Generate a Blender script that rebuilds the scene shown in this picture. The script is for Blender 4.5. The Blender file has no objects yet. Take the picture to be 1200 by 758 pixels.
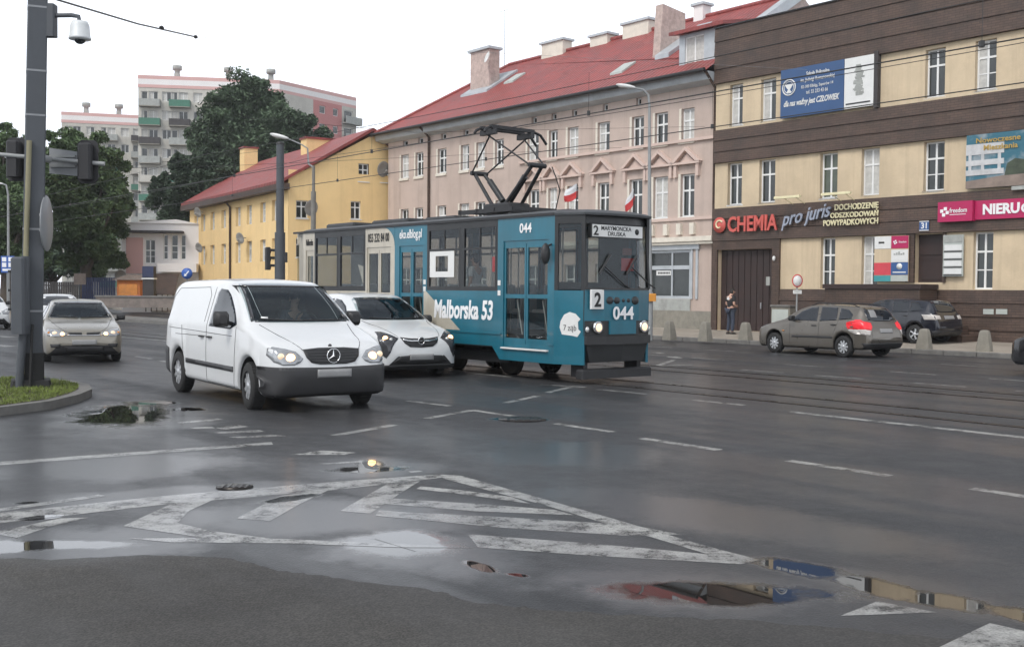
import bpy, bmesh, math, random
import numpy as np
from mathutils import Vector, Matrix
from mathutils.bvhtree import BVHTree
from mathutils.geometry import delaunay_2d_cdt
PI = math.pi
HAZE = .00035
random.seed(7)
scene = bpy.context.scene
C = scene.collection

# ------------------------------------------------------------------ camera and survey of the place
FOC, CAMH, HZ, ROLL = 1300.0, 1.72, 341.0, math.radians(0.5)
PITCH = math.atan((379 - HZ) / FOC)
def ray(u, v):
    x, y = (u - 600) / FOC, (379 - v) / FOC
    c, s = math.cos(ROLL), math.sin(ROLL)
    x, y = x * c - y * s, x * s + y * c
    return (x, math.cos(PITCH) + y * math.sin(PITCH), -math.sin(PITCH) + y * math.cos(PITCH))
def G(u, v, z=0.0):
    d = ray(u, v); k = (z - CAMH) / d[2]
    return Vector((d[0] * k, d[1] * k, z))
def atY(u, v, Y):
    d = ray(u, v); k = Y / d[1]
    return Vector((d[0] * k, Y, CAMH + d[2] * k))
_d = ray(-443, 332); _l = math.hypot(_d[0], _d[1])
EX, EY = -_d[0] / _l, -_d[1] / _l            # along the street (towards the right and the viewer)
NX, NY = -EY, EX                             # across the street (away from the viewer)
ROT = math.atan2(EY, EX)
def W(s, t, z=0.0): return Vector((s * EX + t * NX, s * EY + t * NY, z))
def ST(p): return (p[0] * EX + p[1] * EY, p[0] * NX + p[1] * NY)
def F(u, v, t):
    d = ray(u, v); k = t / (d[0] * NX + d[1] * NY)
    return (d[0] * k * EX + d[1] * k * EY, CAMH + d[2] * k)

# ------------------------------------------------------------------ mesh building
class MB:
    def __init__(self): self.v = []; self.f = []; self.m = []; self.sm = []
    def add(self, vs, fs, mi=0, smooth=False):
        o = len(self.v); self.v += [tuple(p) for p in vs]
        for f in fs: self.f.append([o + i for i in f]); self.m.append(mi); self.sm.append(smooth)
        return self
    def box(self, x0, x1, y0, y1, z0, z1, mi=0):
        vs = [(x, y, z) for z in (z0, z1) for y in (y0, y1) for x in (x0, x1)]
        return self.add(vs, [(0, 2, 3, 1), (4, 5, 7, 6), (0, 1, 5, 4), (2, 6, 7, 3), (0, 4, 6, 2), (1, 3, 7, 5)], mi)
    def cbox(self, x0, x1, y0, y1, z0, z1, c=0.02, mi=0):
        """box with its four upright and top edges chamfered"""
        def ring(x0, x1, y0, y1, c): return [(x0 + c, y0), (x1 - c, y0), (x1, y0 + c), (x1, y1 - c), (x1 - c, y1), (x0 + c, y1), (x0, y1 - c), (x0, y0 + c)]
        L = [[(x, y, z0) for x, y in ring(x0, x1, y0, y1, c)], [(x, y, z1 - c) for x, y in ring(x0, x1, y0, y1, c)],
             [(x, y, z1) for x, y in ring(x0 + c, x1 - c, y0 + c, y1 - c, c * .6)]]
        return self.loft(L, True, mi)
    def loft(self, rings, caps=True, mi=0, smooth=False, closed=True):
        n = len(rings[0]); vs = [p for r in rings for p in r]; fs = []
        for i in range(len(rings) - 1):
            for j in range(n if closed else n - 1):
                a = i * n + j; b = i * n + (j + 1) % n
                fs.append((a, b, b + n, a + n))
        self.add(vs, fs, mi, smooth)
        if caps and closed:
            self.add(rings[0], [tuple(reversed(range(n)))], mi); self.add(rings[-1], [tuple(range(n))], mi)
        return self
    def prism(self, poly, y0, y1, mi=0, axis='y'):
        f = {'y': lambda a, b, y: (a, y, b), 'z': lambda a, b, y: (a, b, y), 'x': lambda a, b, y: (y, a, b)}[axis]
        return self.loft([[f(a, b, y0) for a, b in poly], [f(a, b, y1) for a, b in poly]], True, mi)
    def tube(self, pts, r, n=8, mi=0, smooth=True):
        pts = [Vector(p) for p in pts]; rs = r if isinstance(r, (list, tuple)) else [r] * len(pts)
        rings = []; up = None
        for i, p in enumerate(pts):
            d = (pts[min(i + 1, len(pts) - 1)] - pts[max(i - 1, 0)]).normalized()
            if up is None:
                up = Vector((0, 0, 1)) if abs(d.z) < .9 else Vector((1, 0, 0))
            a = d.cross(up)
            if a.length < 1e-4: a = d.cross(Vector((0, 1, 0)))
            a.normalize(); b = a.cross(d).normalized(); up = b
            rings.append([p + (a * math.cos(2 * PI * k / n) + b * math.sin(2 * PI * k / n)) * rs[i] for k in range(n)])
        return self.loft(rings, True, mi, smooth)
    def lathe(self, prof, o=(0, 0, 0), axis='z', n=20, mi=0, smooth=True, caps=True):
        rings = []
        for r, h in prof:
            ring = []
            for k in range(n):
                a = 2 * PI * k / n; c, s = r * math.cos(a), r * math.sin(a)
                q = {'z': (c, s, h), 'y': (c, h, s), 'x': (h, c, s)}[axis]
                ring.append((q[0] + o[0], q[1] + o[1], q[2] + o[2]))
            rings.append(ring)
        return self.loft(rings, caps, mi, smooth)
    def bar(self, p, q, w, h, mi=0, up=(0, 0, 1)):
        p, q = Vector(p), Vector(q); d = (q - p).normalized(); a = d.cross(Vector(up)).normalized(); b = a.cross(d)
        R = lambda c: [c - a * w / 2 - b * h / 2, c + a * w / 2 - b * h / 2, c + a * w / 2 + b * h / 2, c - a * w / 2 + b * h / 2]
        return self.loft([R(p), R(q)], True, mi)
    def ball(self, c, rx, ry, rz, n=14, m=8, mi=0):
        prof = [(max(1e-3, math.sin(PI * i / m)), -math.cos(PI * i / m)) for i in range(m + 1)]
        rings = [[(c[0] + rx * r * math.cos(2 * PI * k / n), c[1] + ry * r * math.sin(2 * PI * k / n), c[2] + rz * h) for k in range(n)] for r, h in prof]
        return self.loft(rings, True, mi, True)
    def build(self, name, mats, parent=None, bevel=0.0, recalc=True):
        me = bpy.data.meshes.new(name); me.from_pydata(self.v, [], self.f)
        ms = mats if isinstance(mats, (list, tuple)) else [mats]
        for m in ms: me.materials.append(m)
        me.polygons.foreach_set('material_index', self.m); me.polygons.foreach_set('use_smooth', self.sm)
        if recalc:
            bm = bmesh.new(); bm.from_mesh(me); bmesh.ops.recalc_face_normals(bm, faces=bm.faces); bm.to_mesh(me); bm.free()
        me.update()
        o = bpy.data.objects.new(name, me); C.objects.link(o)
        if parent: o.parent = parent
        if bevel:
            md = o.modifiers.new('bevel', 'BEVEL'); md.width = bevel; md.segments = 2; md.limit_method = 'ANGLE'; md.angle_limit = math.radians(40)
        return o

def thing(name, label, cat, loc=(0, 0, 0), rot=0.0, group=None):
    o = bpy.data.objects.new(name, None); C.objects.link(o)
    o.location = loc; o.rotation_euler = (0, 0, rot); o.empty_display_size = .2
    o['label'] = label; o['category'] = cat
    if group: o['group'] = group
    return o
def tag(o, label=None, cat=None, group=None, kind=None):
    for k, v in (('label', label), ('category', cat), ('group', group), ('kind', kind)):
        if v: o[k] = v
    return o
def copy_tree(o, parent=None):
    c = o.copy(); C.objects.link(c)
    if parent: c.parent = parent
    for ch in list(o.children): copy_tree(ch, c)
    return c
def instance(src, parent, loc, rot=None, scale=None):
    c = copy_tree(src, parent); c.location = loc
    if rot is not None: c.rotation_euler = rot
    if scale: c.scale = scale
    return c

# ------------------------------------------------------------------ materials
M = {}
def nd(nt, t, loc=None, **kw):
    n = nt.nodes.new(t)
    for k, v in kw.items(): setattr(n, k, v)
    return n
def mat(name, col, rough=.6, metal=0.0, var=.12, scale=3.0, bump=0.0, bscale=40.0, coat=0.0, emit=None, estr=0, spec=.5, dirt=0.0, rvar=.1, streak=0.0):
    m = bpy.data.materials.new(name); m.use_nodes = True; nt = m.node_tree; L = nt.links
    b = nt.nodes['Principled BSDF']; b.inputs['Roughness'].default_value = rough; b.inputs['Metallic'].default_value = metal
    b.inputs['Coat Weight'].default_value = coat; b.inputs['Coat Roughness'].default_value = .06; b.inputs['Specular IOR Level'].default_value = spec
    tc = nd(nt, 'ShaderNodeTexCoord')
    n1 = nd(nt, 'ShaderNodeTexNoise'); n1.inputs['Scale'].default_value = scale; n1.inputs['Detail'].default_value = 8; n1.inputs['Roughness'].default_value = .65
    L.new(tc.outputs['Object'], n1.inputs['Vector'])
    mr = nd(nt, 'ShaderNodeMapRange'); mr.inputs['From Min'].default_value = .3; mr.inputs['From Max'].default_value = .7
    mr.inputs['To Min'].default_value = 1 - var; mr.inputs['To Max'].default_value = 1 + var
    L.new(n1.outputs['Fac'], mr.inputs['Value'])
    mx = nd(nt, 'ShaderNodeMix', data_type='RGBA', blend_type='MULTIPLY'); mx.inputs['Factor'].default_value = 1
    mx.inputs['A'].default_value = (*col, 1); L.new(mr.outputs['Result'], mx.inputs['B'])
    out = mx.outputs['Result']
    if dirt:
        n2 = nd(nt, 'ShaderNodeTexNoise'); n2.inputs['Scale'].default_value = scale * .4; n2.inputs['Detail'].default_value = 10; n2.inputs['Roughness'].default_value = .75
        mp = nd(nt, 'ShaderNodeMapping'); mp.inputs['Scale'].default_value = (1, 1, .25)
        L.new(tc.outputs['Object'], mp.inputs['Vector']); L.new(mp.outputs['Vector'], n2.inputs['Vector'])
        r2 = nd(nt, 'ShaderNodeMapRange'); r2.inputs['From Min'].default_value = .48; r2.inputs['From Max'].default_value = .75; r2.inputs['To Max'].default_value = dirt
        L.new(n2.outputs['Fac'], r2.inputs['Value'])
        m2 = nd(nt, 'ShaderNodeMix', data_type='RGBA'); L.new(r2.outputs['Result'], m2.inputs['Factor']); L.new(out, m2.inputs['A'])
        m2.inputs['B'].default_value = (col[0] * .45 + .02, col[1] * .42 + .018, col[2] * .38 + .014, 1); out = m2.outputs['Result']
    if streak:                      # rain streaks and patched areas
        for sc_, lo, hi, am in (((2.6, 2.6, .09), .50, .70, streak), ((.35, .35, .5), .46, .62, streak * .55)):
            mp = nd(nt, 'ShaderNodeMapping'); mp.inputs['Scale'].default_value = sc_; L.new(tc.outputs['Object'], mp.inputs['Vector'])
            n4 = nd(nt, 'ShaderNodeTexNoise'); n4.inputs['Scale'].default_value = 1; n4.inputs['Detail'].default_value = 7; n4.inputs['Roughness'].default_value = .7; L.new(mp.outputs[0], n4.inputs['Vector'])
            r4 = nd(nt, 'ShaderNodeMapRange'); r4.inputs['From Min'].default_value = lo; r4.inputs['From Max'].default_value = hi; r4.inputs['To Max'].default_value = am; L.new(n4.outputs['Fac'], r4.inputs['Value'])
            m4 = nd(nt, 'ShaderNodeMix', data_type='RGBA'); L.new(r4.outputs['Result'], m4.inputs['Factor']); L.new(out, m4.inputs['A']); m4.inputs['B'].default_value = (col[0] * .42, col[1] * .40, col[2] * .38, 1); out = m4.outputs['Result']
    L.new(out, b.inputs['Base Color'])
    if rvar:
        rr = nd(nt, 'ShaderNodeMapRange'); rr.inputs['From Min'].default_value = .3; rr.inputs['From Max'].default_value = .7
        rr.inputs['To Min'].default_value = max(.0, rough - rvar); rr.inputs['To Max'].default_value = min(1, rough + rvar)
        L.new(n1.outputs['Fac'], rr.inputs['Value']); L.new(rr.outputs['Result'], b.inputs['Roughness'])
    if bump:
        n3 = nd(nt, 'ShaderNodeTexNoise'); n3.inputs['Scale'].default_value = bscale; n3.inputs['Detail'].default_value = 6
        L.new(tc.outputs['Object'], n3.inputs['Vector'])
        bp = nd(nt, 'ShaderNodeBump'); bp.inputs['Strength'].default_value = bump; bp.inputs['Distance'].default_value = .02
        L.new(n3.outputs['Fac'], bp.inputs['Height']); L.new(bp.outputs['Normal'], b.inputs['Normal'])
    if emit:
        b.inputs['Emission Color'].default_value = (*emit, 1); b.inputs['Emission Strength'].default_value = estr
    M[name] = m
    return m
def glass(name, tint, refl_rough=.03):
    m = bpy.data.materials.new(name); m.use_nodes = True; nt = m.node_tree; L = nt.links
    for n in list(nt.nodes):
        if n.type != 'OUTPUT_MATERIAL': nt.nodes.remove(n)
    out = nt.nodes['Material Output']
    t = nd(nt, 'ShaderNodeBsdfTransparent'); t.inputs['Color'].default_value = (*tint, 1)
    g = nd(nt, 'ShaderNodeBsdfGlossy'); g.inputs['Roughness'].default_value = refl_rough; g.inputs['Color'].default_value = (.55, .58, .62, 1)
    lw = nd(nt, 'ShaderNodeLayerWeight'); lw.inputs['Blend'].default_value = .5
    pw = nd(nt, 'ShaderNodeMath', operation='POWER'); L.new(lw.outputs['Facing'], pw.inputs[0]); pw.inputs[1].default_value = 4.5
    fr = nd(nt, 'ShaderNodeMath', operation='MULTIPLY_ADD'); L.new(pw.outputs[0], fr.inputs[0]); fr.inputs[1].default_value = .95; fr.inputs[2].default_value = .045
    mx = nd(nt, 'ShaderNodeMixShader'); L.new(fr.outputs[0], mx.inputs['Fac']); L.new(t.outputs[0], mx.inputs[1]); L.new(g.outputs[0], mx.inputs[2]); L.new(mx.outputs[0], out.inputs['Surface'])
    M[name] = m; return m

# vehicles
mat('white_paint', (.64, .65, .65), .3, var=.012, coat=.6, scale=.8, rvar=0, streak=.05)
mat('silver_paint', (.26, .24, .20), .3, metal=.5, var=.04, coat=.6, dirt=.05, rvar=.04)
mat('bronze_paint', (.145, .13, .11), .3, metal=.5, var=.05, coat=.6, dirt=.08, rvar=.05)
mat('navy_paint', (.006, .007, .013), .2, var=.05, coat=.8, rvar=.05)
mat('black_paint', (.012, .012, .014), .2, var=.05, coat=.8, rvar=.05)
mat('teal_paint', (.007, .132, .192), .36, var=.1, coat=.3, scale=1.5, dirt=.3, rvar=.08, streak=.25)
mat('cream_paint', (.5, .46, .38), .4, var=.08, coat=.2, dirt=.5, streak=.4)
mat('black_plastic', (.022, .022, .023), .5, var=.15, bump=.05, bscale=120)
mat('grey_plastic', (.034, .034, .036), .55, var=.15, dirt=.3, bump=.05)
mat('rubber', (.018, .018, .018), .8, var=.2, scale=8, dirt=.2)
mat('steel', (.42, .42, .42), .38, metal=.9, var=.12, scale=9, rvar=.12)
mat('alloy', (.55, .56, .57), .35, metal=.6, var=.1, scale=9)
mat('chrome', (.75, .75, .75), .1, metal=1, var=.03, rvar=.03)
mat('dark_metal', (.03, .03, .032), .5, metal=.3, var=.3, scale=6, dirt=.4)
mat('car_glass', (.010, .014, .02), .02, var=.1, coat=.0, spec=.7, rvar=.01)
mat('plate_white', (.26, .26, .26), .5, var=.1)
mat('lamp_glass', (.35, .36, .37), .12, metal=.4, var=.25, scale=14, rvar=.05)
mat('lamp_lit', (.9, .8, .6), .2, emit=(1, .50, .16), estr=4.2)
mat('lamp_dark', (.07, .07, .075), .12, metal=.4, var=.3, scale=14, rvar=.05)
mat('cabin_dark', (.03, .03, .033), .8, var=.2)
mat('tram_lamp', (.9, .7, .5), .2, emit=(1, .62, .34), estr=1.1)
mat('lamp_bulb', (.7, .7, .68), .12, metal=.5, var=.1)
mat('lamp_glow', (.6, .52, .42), .15, metal=.2, emit=(1, .72, .45), estr=.55)
mat('red_lens', (.5, .02, .03), .15, var=.2, emit=(1, .05, .06), estr=.35)
mat('dull_red_lens', (.28, .012, .015), .15, var=.2)
mat('amber_lens', (.6, .22, .03), .15, var=.2)
mat('clear_lens', (.5, .47, .44), .15, var=.2)
glass('windscreen_glass', (.72, .78, .78), .015)
glass('tram_glass', (.74, .76, .75))
mat('tram_dark', (.016, .017, .018), .45, var=.2, coat=.1)
mat('tram_roof', (.06, .065, .07), .6, var=.3, dirt=.5)
mat('tram_inside', (.3, .29, .26), .6)
mat('seat_red', (.16, .05, .04), .6)
mat('seat_dark', (.055, .055, .06), .85, var=.2)
mat('seat_grey', (.45, .45, .46), .5)
mat('letter_white', (.78, .78, .78), .5, var=.05)
mat('letter_black', (.015, .015, .015), .5, var=.05)
mat('sign_white', (.68, .68, .66), .5, var=.06)
mat('sign_red', (.55, .05, .05), .5)
# people
mat('skin', (.5, .3, .22), .5, var=.06)
mat('hair_dark', (.02, .015, .012), .7)
mat('cloth_black', (.018, .018, .02), .85)
mat('cloth_driver', (.10, .11, .13), .9)
mat('cloth_denim', (.04, .05, .075), .9)
mat('cloth_white', (.65, .65, .66), .9)
mat('leather_dark', (.03, .025, .02), .6)

# ------------------------------------------------------------------ lettering
def text(string, name, mt, parent, o, xd, zd, w, h, depth=.01, bold=0.0, shear=0.0, kind_text=True):
    """lettering as a mesh: fills the w x h rectangle from corner o along directions xd and zd"""
    cu = bpy.data.curves.new('t', 'FONT'); cu.body = string; cu.align_x = 'CENTER'; cu.offset = bold; cu.shear = shear; cu.resolution_u = 3; cu.extrude = .5
    cu.space_line = .95
    ob = bpy.data.objects.new('t', cu); C.objects.link(ob)
    dg = bpy.context.evaluated_depsgraph_get()
    me = bpy.data.meshes.new_from_object(ob.evaluated_get(dg)); bpy.data.objects.remove(ob); bpy.data.curves.remove(cu)
    n = len(me.vertices); co = np.empty(n * 3); me.vertices.foreach_get('co', co); co = co.reshape(-1, 3)
    lo, hi = co.min(0), co.max(0)
    q = (co - lo) / np.maximum(hi - lo, 1e-6)
    o, xd, zd = Vector(o), Vector(xd).normalized(), Vector(zd).normalized(); nn = xd.cross(zd)
    pos = np.array(o)[None] + q[:, :1] * w * np.array(xd)[None] + q[:, 1:2] * h * np.array(zd)[None] + (q[:, 2:3] - .2) * depth * np.array(nn)[None]
    me.vertices.foreach_set('co', pos.ravel()); me.materials.clear(); me.materials.append(mt); me.name = name; me.update()
    r = bpy.data.objects.new(name, me); C.objects.link(r); r.parent = parent
    return r

# ------------------------------------------------------------------ walls with openings
def wall(mb, outer, holes, yf, yb, mi=0, rmi=None, emit_back=False):
    """rectangular wall in x-z at y=yf (front) with rectangular openings whose reveals run back to yb"""
    x0, x1, z0, z1 = outer; rmi = mi if rmi is None else rmi
    xs = sorted({x0, x1} | {min(max(a, x0), x1) for h in holes for a in h[:2]}); zs = sorted({z0, z1} | {min(max(a, z0), z1) for h in holes for a in h[2:]})
    for i in range(len(xs) - 1):
        j = 0
        while j < len(zs) - 1:
            cx = (xs[i] + xs[i + 1]) / 2
            inside = lambda k: any(h[0] < cx < h[1] and h[2] < (zs[k] + zs[k + 1]) / 2 < h[3] for h in holes)
            if inside(j): j += 1; continue
            k = j
            while k < len(zs) - 1 and not inside(k): k += 1
            mb.add([(xs[i], yf, zs[j]), (xs[i + 1], yf, zs[j]), (xs[i + 1], yf, zs[k]), (xs[i], yf, zs[k])], [(0, 1, 2, 3)], mi); j = k
    for a, b, c, d in holes:
        R = [(a, c), (b, c), (b, d), (a, d)]
        for k in range(4):
            p, q = R[k], R[(k + 1) % 4]
            mb.add([(p[0], yf, p[1]), (q[0], yf, q[1]), (q[0], yb, q[1]), (p[0], yb, p[1])], [(3, 2, 1, 0)], rmi)
    return mb
# ------------------------------------------------------------------ wetness of the road (shared by asphalt and paint)
def ell(a, b, dv):
    A, B = G(*a), G(*b); c = (A + B) / 2; d = B - A
    cu, cv = (a[0] + b[0]) / 2, (a[1] + b[1]) / 2
    q = G(cu, cv + dv) - G(cu, cv - dv); dn = d.normalized(); per = Vector((-dn.y, dn.x, 0))
    return (c.x, c.y, d.length / 2, max(.03, abs(q.dot(per)) / 2), math.atan2(d.y, d.x))
PUDDLES = [ell((82, 487), (206, 484), 14), ell((150, 470), (200, 474), 5), ell((205, 481), (238, 478), 3),
           ell((385, 551), (482, 549), 4.5), ell((415, 545), (452, 544), 6), ell((-60, 640), (152, 637), 5.5), ell((395, 628), (540, 650), 15), ell((430, 625), (520, 637), 13),
           ell((540, 655), (585, 672), 5), ell((592, 671), (622, 676), 2.6), ell((670, 690), (1000, 697), 15), ell((885, 655), (990, 676), 11), ell((975, 672), (1085, 704), 11),
           ell((1055, 695), (1175, 716), 11), ell((1145, 708), (1290, 740), 11), ell((300, 590), (380, 578), 3.5), ell((20, 609), (75, 604), 2.5), ell((255, 571), (292, 569), 1.8),
           ell((578, 491), (645, 491), 2.6), ell((15, 590), (48, 588), 1.6), ell((-50, 640), (60, 641), 8)]
HALOS = [ell((20, 492), (270, 488), 24), ell((-80, 640), (300, 632), 26), ell((330, 625), (660, 665), 32), ell((600, 680), (1060, 700), 30), ell((860, 650), (1300, 745), 26),
         ell((330, 550), (540, 548), 16), ell((-80, 560), (330, 535), 20), ell((-80, 596), (420, 566), 14), ell((560, 560), (1250, 670), 26), ell((540, 520), (800, 545), 22), ell((120, 600), (620, 610), 30)]
def wet_group():
    g = bpy.data.node_groups.new('wetness', 'ShaderNodeTree'); L = g.links
    for nm in ('Wet', 'Puddle'): g.interface.new_socket(nm, in_out='OUTPUT', socket_type='NodeSocketFloat')
    out = nd(g, 'NodeGroupOutput'); geo = nd(g, 'ShaderNodeNewGeometry')
    def noise(scale, det=5, rough=.6, vec=None):
        n = nd(g, 'ShaderNodeTexNoise'); n.inputs['Scale'].default_value = scale; n.inputs['Detail'].default_value = det; n.inputs['Roughness'].default_value = rough
        L.new(vec or geo.outputs['Position'], n.inputs['Vector']); return n.outputs['Fac']
    def math_(op, a, b=None, clamp=False):
        n = nd(g, 'ShaderNodeMath', operation=op, use_clamp=clamp)
        for i, x in enumerate((a, b)):
            if x is None: continue
            if isinstance(x, (int, float)): n.inputs[i].default_value = x
            else: L.new(x, n.inputs[i])
        return n.outputs[0]
    wob = math_('ADD', math_('MULTIPLY', math_('SUBTRACT', noise(1.3, 6, .62), .5), 1.5), math_('MULTIPLY', math_('SUBTRACT', noise(9, 6, .7), .5), .7))
    def field(E, lo, hi, amt):
        acc = None
        for cx, cy, rx, ry, an in E:
            mp = nd(g, 'ShaderNodeMapping', vector_type='TEXTURE'); mp.inputs['Location'].default_value = (cx, cy, 0); mp.inputs['Rotation'].default_value = (0, 0, an); mp.inputs['Scale'].default_value = (rx, ry, 1)
            L.new(geo.outputs['Position'], mp.inputs['Vector'])
            ln = nd(g, 'ShaderNodeVectorMath', operation='LENGTH'); L.new(mp.outputs[0], ln.inputs[0])
            acc = ln.outputs['Value'] if acc is None else math_('MINIMUM', acc, ln.outputs['Value'])
        d = math_('ADD', acc, math_('MULTIPLY', wob, amt))
        r = nd(g, 'ShaderNodeMapRange', interpolation_type='SMOOTHSTEP'); r.inputs['From Min'].default_value = hi; r.inputs['From Max'].default_value = lo
        L.new(d, r.inputs['Value']); return r.outputs['Result']
    pud = field(PUDDLES, .62, 1.16, .95)
    halo = field(HALOS, .45, 1.25, .8)
    st = nd(g, 'ShaderNodeMapping', vector_type='TEXTURE'); st.inputs['Rotation'].default_value = (0, 0, ROT); st.inputs['Scale'].default_value = (9, 1.3, 1)
    L.new(geo.outputs['Position'], st.inputs['Vector'])
    s = nd(g, 'ShaderNodeMapRange', interpolation_type='SMOOTHSTEP'); s.inputs['From Min'].default_value = .36; s.inputs['From Max'].default_value = .60
    L.new(noise(1.0, 5, .55, st.outputs[0]), s.inputs['Value'])
    wet = math_('MAXIMUM', math_('MULTIPLY', halo, 1.0), math_('MULTIPLY', s.outputs['Result'], .6))
    L.new(math_('MAXIMUM', wet, pud), out.inputs['Wet']); L.new(pud, out.inputs['Puddle'])
    return g
WETG = wet_group()
def road_mat(name, c0, c1, dry, wetr, dark, worn=None, grain=.35, bumpd=.006, film=.55):
    m = bpy.data.materials.new(name); m.use_nodes = True; nt = m.node_tree; L = nt.links; b = nt.nodes['Principled BSDF']
    geo = nd(nt, 'ShaderNodeNewGeometry'); wg = nd(nt, 'ShaderNodeGroup'); wg.node_tree = WETG
    def noise(s, d=6, r=.6):
        n = nd(nt, 'ShaderNodeTexNoise'); n.inputs['Scale'].default_value = s; n.inputs['Detail'].default_value = d; n.inputs['Roughness'].default_value = r
        L.new(geo.outputs['Position'], n.inputs['Vector']); return n.outputs['Fac']
    def rng(v, a, b_, c=0., d=1.):
        r = nd(nt, 'ShaderNodeMapRange'); r.inputs['From Min'].default_value = a; r.inputs['From Max'].default_value = b_; r.inputs['To Min'].default_value = c; r.inputs['To Max'].default_value = d
        L.new(v, r.inputs['Value']); return r.outputs['Result']
    def mix(f, a, b_, blend='MIX'):
        x = nd(nt, 'ShaderNodeMix', data_type='RGBA', blend_type=blend)
        for k, v in (('Factor', f), ('A', a), ('B', b_)):
            if isinstance(v, tuple): x.inputs[k].default_value = v
            elif isinstance(v, (int, float)): x.inputs[k].default_value = v
            else: L.new(v, x.inputs[k])
        return x.outputs['Result']
    def fmix(f, a, b_):
        x = nd(nt, 'ShaderNodeMix'); L.new(f, x.inputs['Factor'])
        for k, v in (('A', a), ('B', b_)):
            if isinstance(v, (int, float)): x.inputs[k].default_value = v
            else: L.new(v, x.inputs[k])
        return x.outputs['Result']
    col = mix(rng(noise(.35, 8, .7), .35, .65), (*c0, 1), (*c1, 1))
    g = nd(nt, 'ShaderNodeTexVoronoi'); g.inputs['Scale'].default_value = 75; L.new(geo.outputs['Position'], g.inputs['Vector'])
    gm = mix(1.0, col, rng(g.outputs['Distance'], .1, .8, 1 - grain, 1 + grain), 'MULTIPLY')
    col = mix(1.0, gm, rng(noise(28, 4, .8), .3, .7, .75, 1.25), 'MULTIPLY')
    if worn:
        w = rng(noise(3.5, 10, .82), worn - .06, worn + .08); col = mix(w, col, (.075, .073, .07, 1))
    col = mix(wg.outputs['Wet'], col, mix(1.0, col, (dark, dark, dark * 1.03, 1), 'MULTIPLY'))
    col = mix(wg.outputs['Puddle'], col, (.016, .015, .014, 1)) if not worn else mix(wg.outputs['Puddle'], col, mix(1.0, col, (.55, .55, .55, 1), 'MULTIPLY'))
    L.new(col, b.inputs['Base Color'])
    ro = fmix(wg.outputs['Wet'], rng(noise(2.2, 6, .65), .3, .7, dry - .12, dry + .08), wetr); ro = fmix(wg.outputs['Puddle'], ro, .012); L.new(ro, b.inputs['Roughness'])
    L.new(fmix(wg.outputs['Puddle'], rng(wg.outputs['Wet'], .15, 1, 0, film), .2), b.inputs['Coat Weight']); L.new(fmix(wg.outputs['Puddle'], .20, .01), b.inputs['Coat Roughness']); b.inputs['Coat IOR'].default_value = 1.4
    bp = nd(nt, 'ShaderNodeBump'); bp.inputs['Distance'].default_value = bumpd
    L.new(fmix(wg.outputs['Puddle'], rng(wg.outputs['Wet'], 0, 1, .6, .09), .0), bp.inputs['Strength'])
    h = nd(nt, 'ShaderNodeMath', operation='ADD'); L.new(g.outputs['Distance'], h.inputs[0]); L.new(noise(14, 6, .7), h.inputs[1]); L.new(h.outputs[0], bp.inputs['Height']); L.new(bp.outputs['Normal'], b.inputs['Normal'])
    if worn:                         # paint scuffed through to the stone, more so in fine grain
        tr = nd(nt, 'ShaderNodeBsdfTransparent'); ms = nd(nt, 'ShaderNodeMixShader'); ad = nd(nt, 'ShaderNodeMath', operation='ADD'); L.new(noise(3.5, 10, .82), ad.inputs[0])
        ml = nd(nt, 'ShaderNodeMath', operation='MULTIPLY'); L.new(noise(38, 3, .7), ml.inputs[0]); ml.inputs[1].default_value = .45; L.new(ml.outputs[0], ad.inputs[1])
        L.new(rng(ad.outputs[0], .74, .92), ms.inputs['Fac']); L.new(b.outputs[0], ms.inputs[1]); L.new(tr.outputs[0], ms.inputs[2]); L.new(ms.outputs[0], nt.nodes['Material Output'].inputs['Surface'])
    M[name] = m; return m
road_mat('asphalt', (.017, .018, .020), (.038, .039, .041), .66, .36, .6)
road_mat('asphalt_patch', (.023, .023, .024), (.036, .036, .036), .6, .36, .65)
road_mat('asphalt_dry', (.030, .028, .026), (.054, .051, .046), .88, .62, .72, grain=.5, film=.12)
road_mat('road_paint', (.20, .20, .19), (.36, .36, .34), .6, .26, .8, worn=.52, grain=.3, bumpd=.002)
mat('paving', (.30, .265, .22), .75, var=.25, scale=1.5, dirt=.5, bump=.3)
mat('kerbstone', (.15, .145, .135), .8, var=.25, scale=4, dirt=.5, bump=.3)
mat('concrete', (.23, .215, .18), .85, var=.2, scale=5, dirt=.45, bump=.4)
mat('rail_steel', (.05, .045, .042), .32, metal=.9, var=.3, scale=3)
mat('soil', (.05, .04, .025), .9, var=.4, scale=4, bump=.5)
mat('grass_blade', (.13, .17, .03), .6, var=.45, scale=2.5)

def sheet(name, pts, z, m, sub=None):
    mb = MB(); mb.add([(p[0], p[1], z) for p in pts], [tuple(range(len(pts)))])
    return tag(mb.build(name, m, recalc=False), kind='structure')
sheet('road', [(-700, -30), (700, -30), (700, 900), (-700, 900)], 0, M['asphalt'])

# older, lighter surfacing nearest to the viewer, with a ragged edge
edge = [G(u, v) for u, v in [(-300, 640), (-40, 652), (60, 655), (180, 650), (260, 653), (330, 668), (400, 678), (500, 690), (560, 705), (620, 712), (760, 722), (900, 728), (1050, 742), (1250, 765), (1500, 800)]]
pts = []
for a, b in zip(edge, edge[1:]):
    for k in range(8):
        p = a.lerp(b, k / 8); pts.append((p.x + random.uniform(-.02, .02), p.y + random.uniform(-.025, .025)))
sheet('road_resurfacing', pts + [(6, -3), (-6, -3)], .0006, M['asphalt_dry'])
# darker repair strips along the tram lanes
def strip(s0, s1, t0, t1): return [W(s0, t0), W(s1, t0), W(s1, t1), W(s0, t1)]
sheet('tram_lane', strip(-260, 60, 13.9, 19.9), .0006, M['asphalt_patch'])

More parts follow.
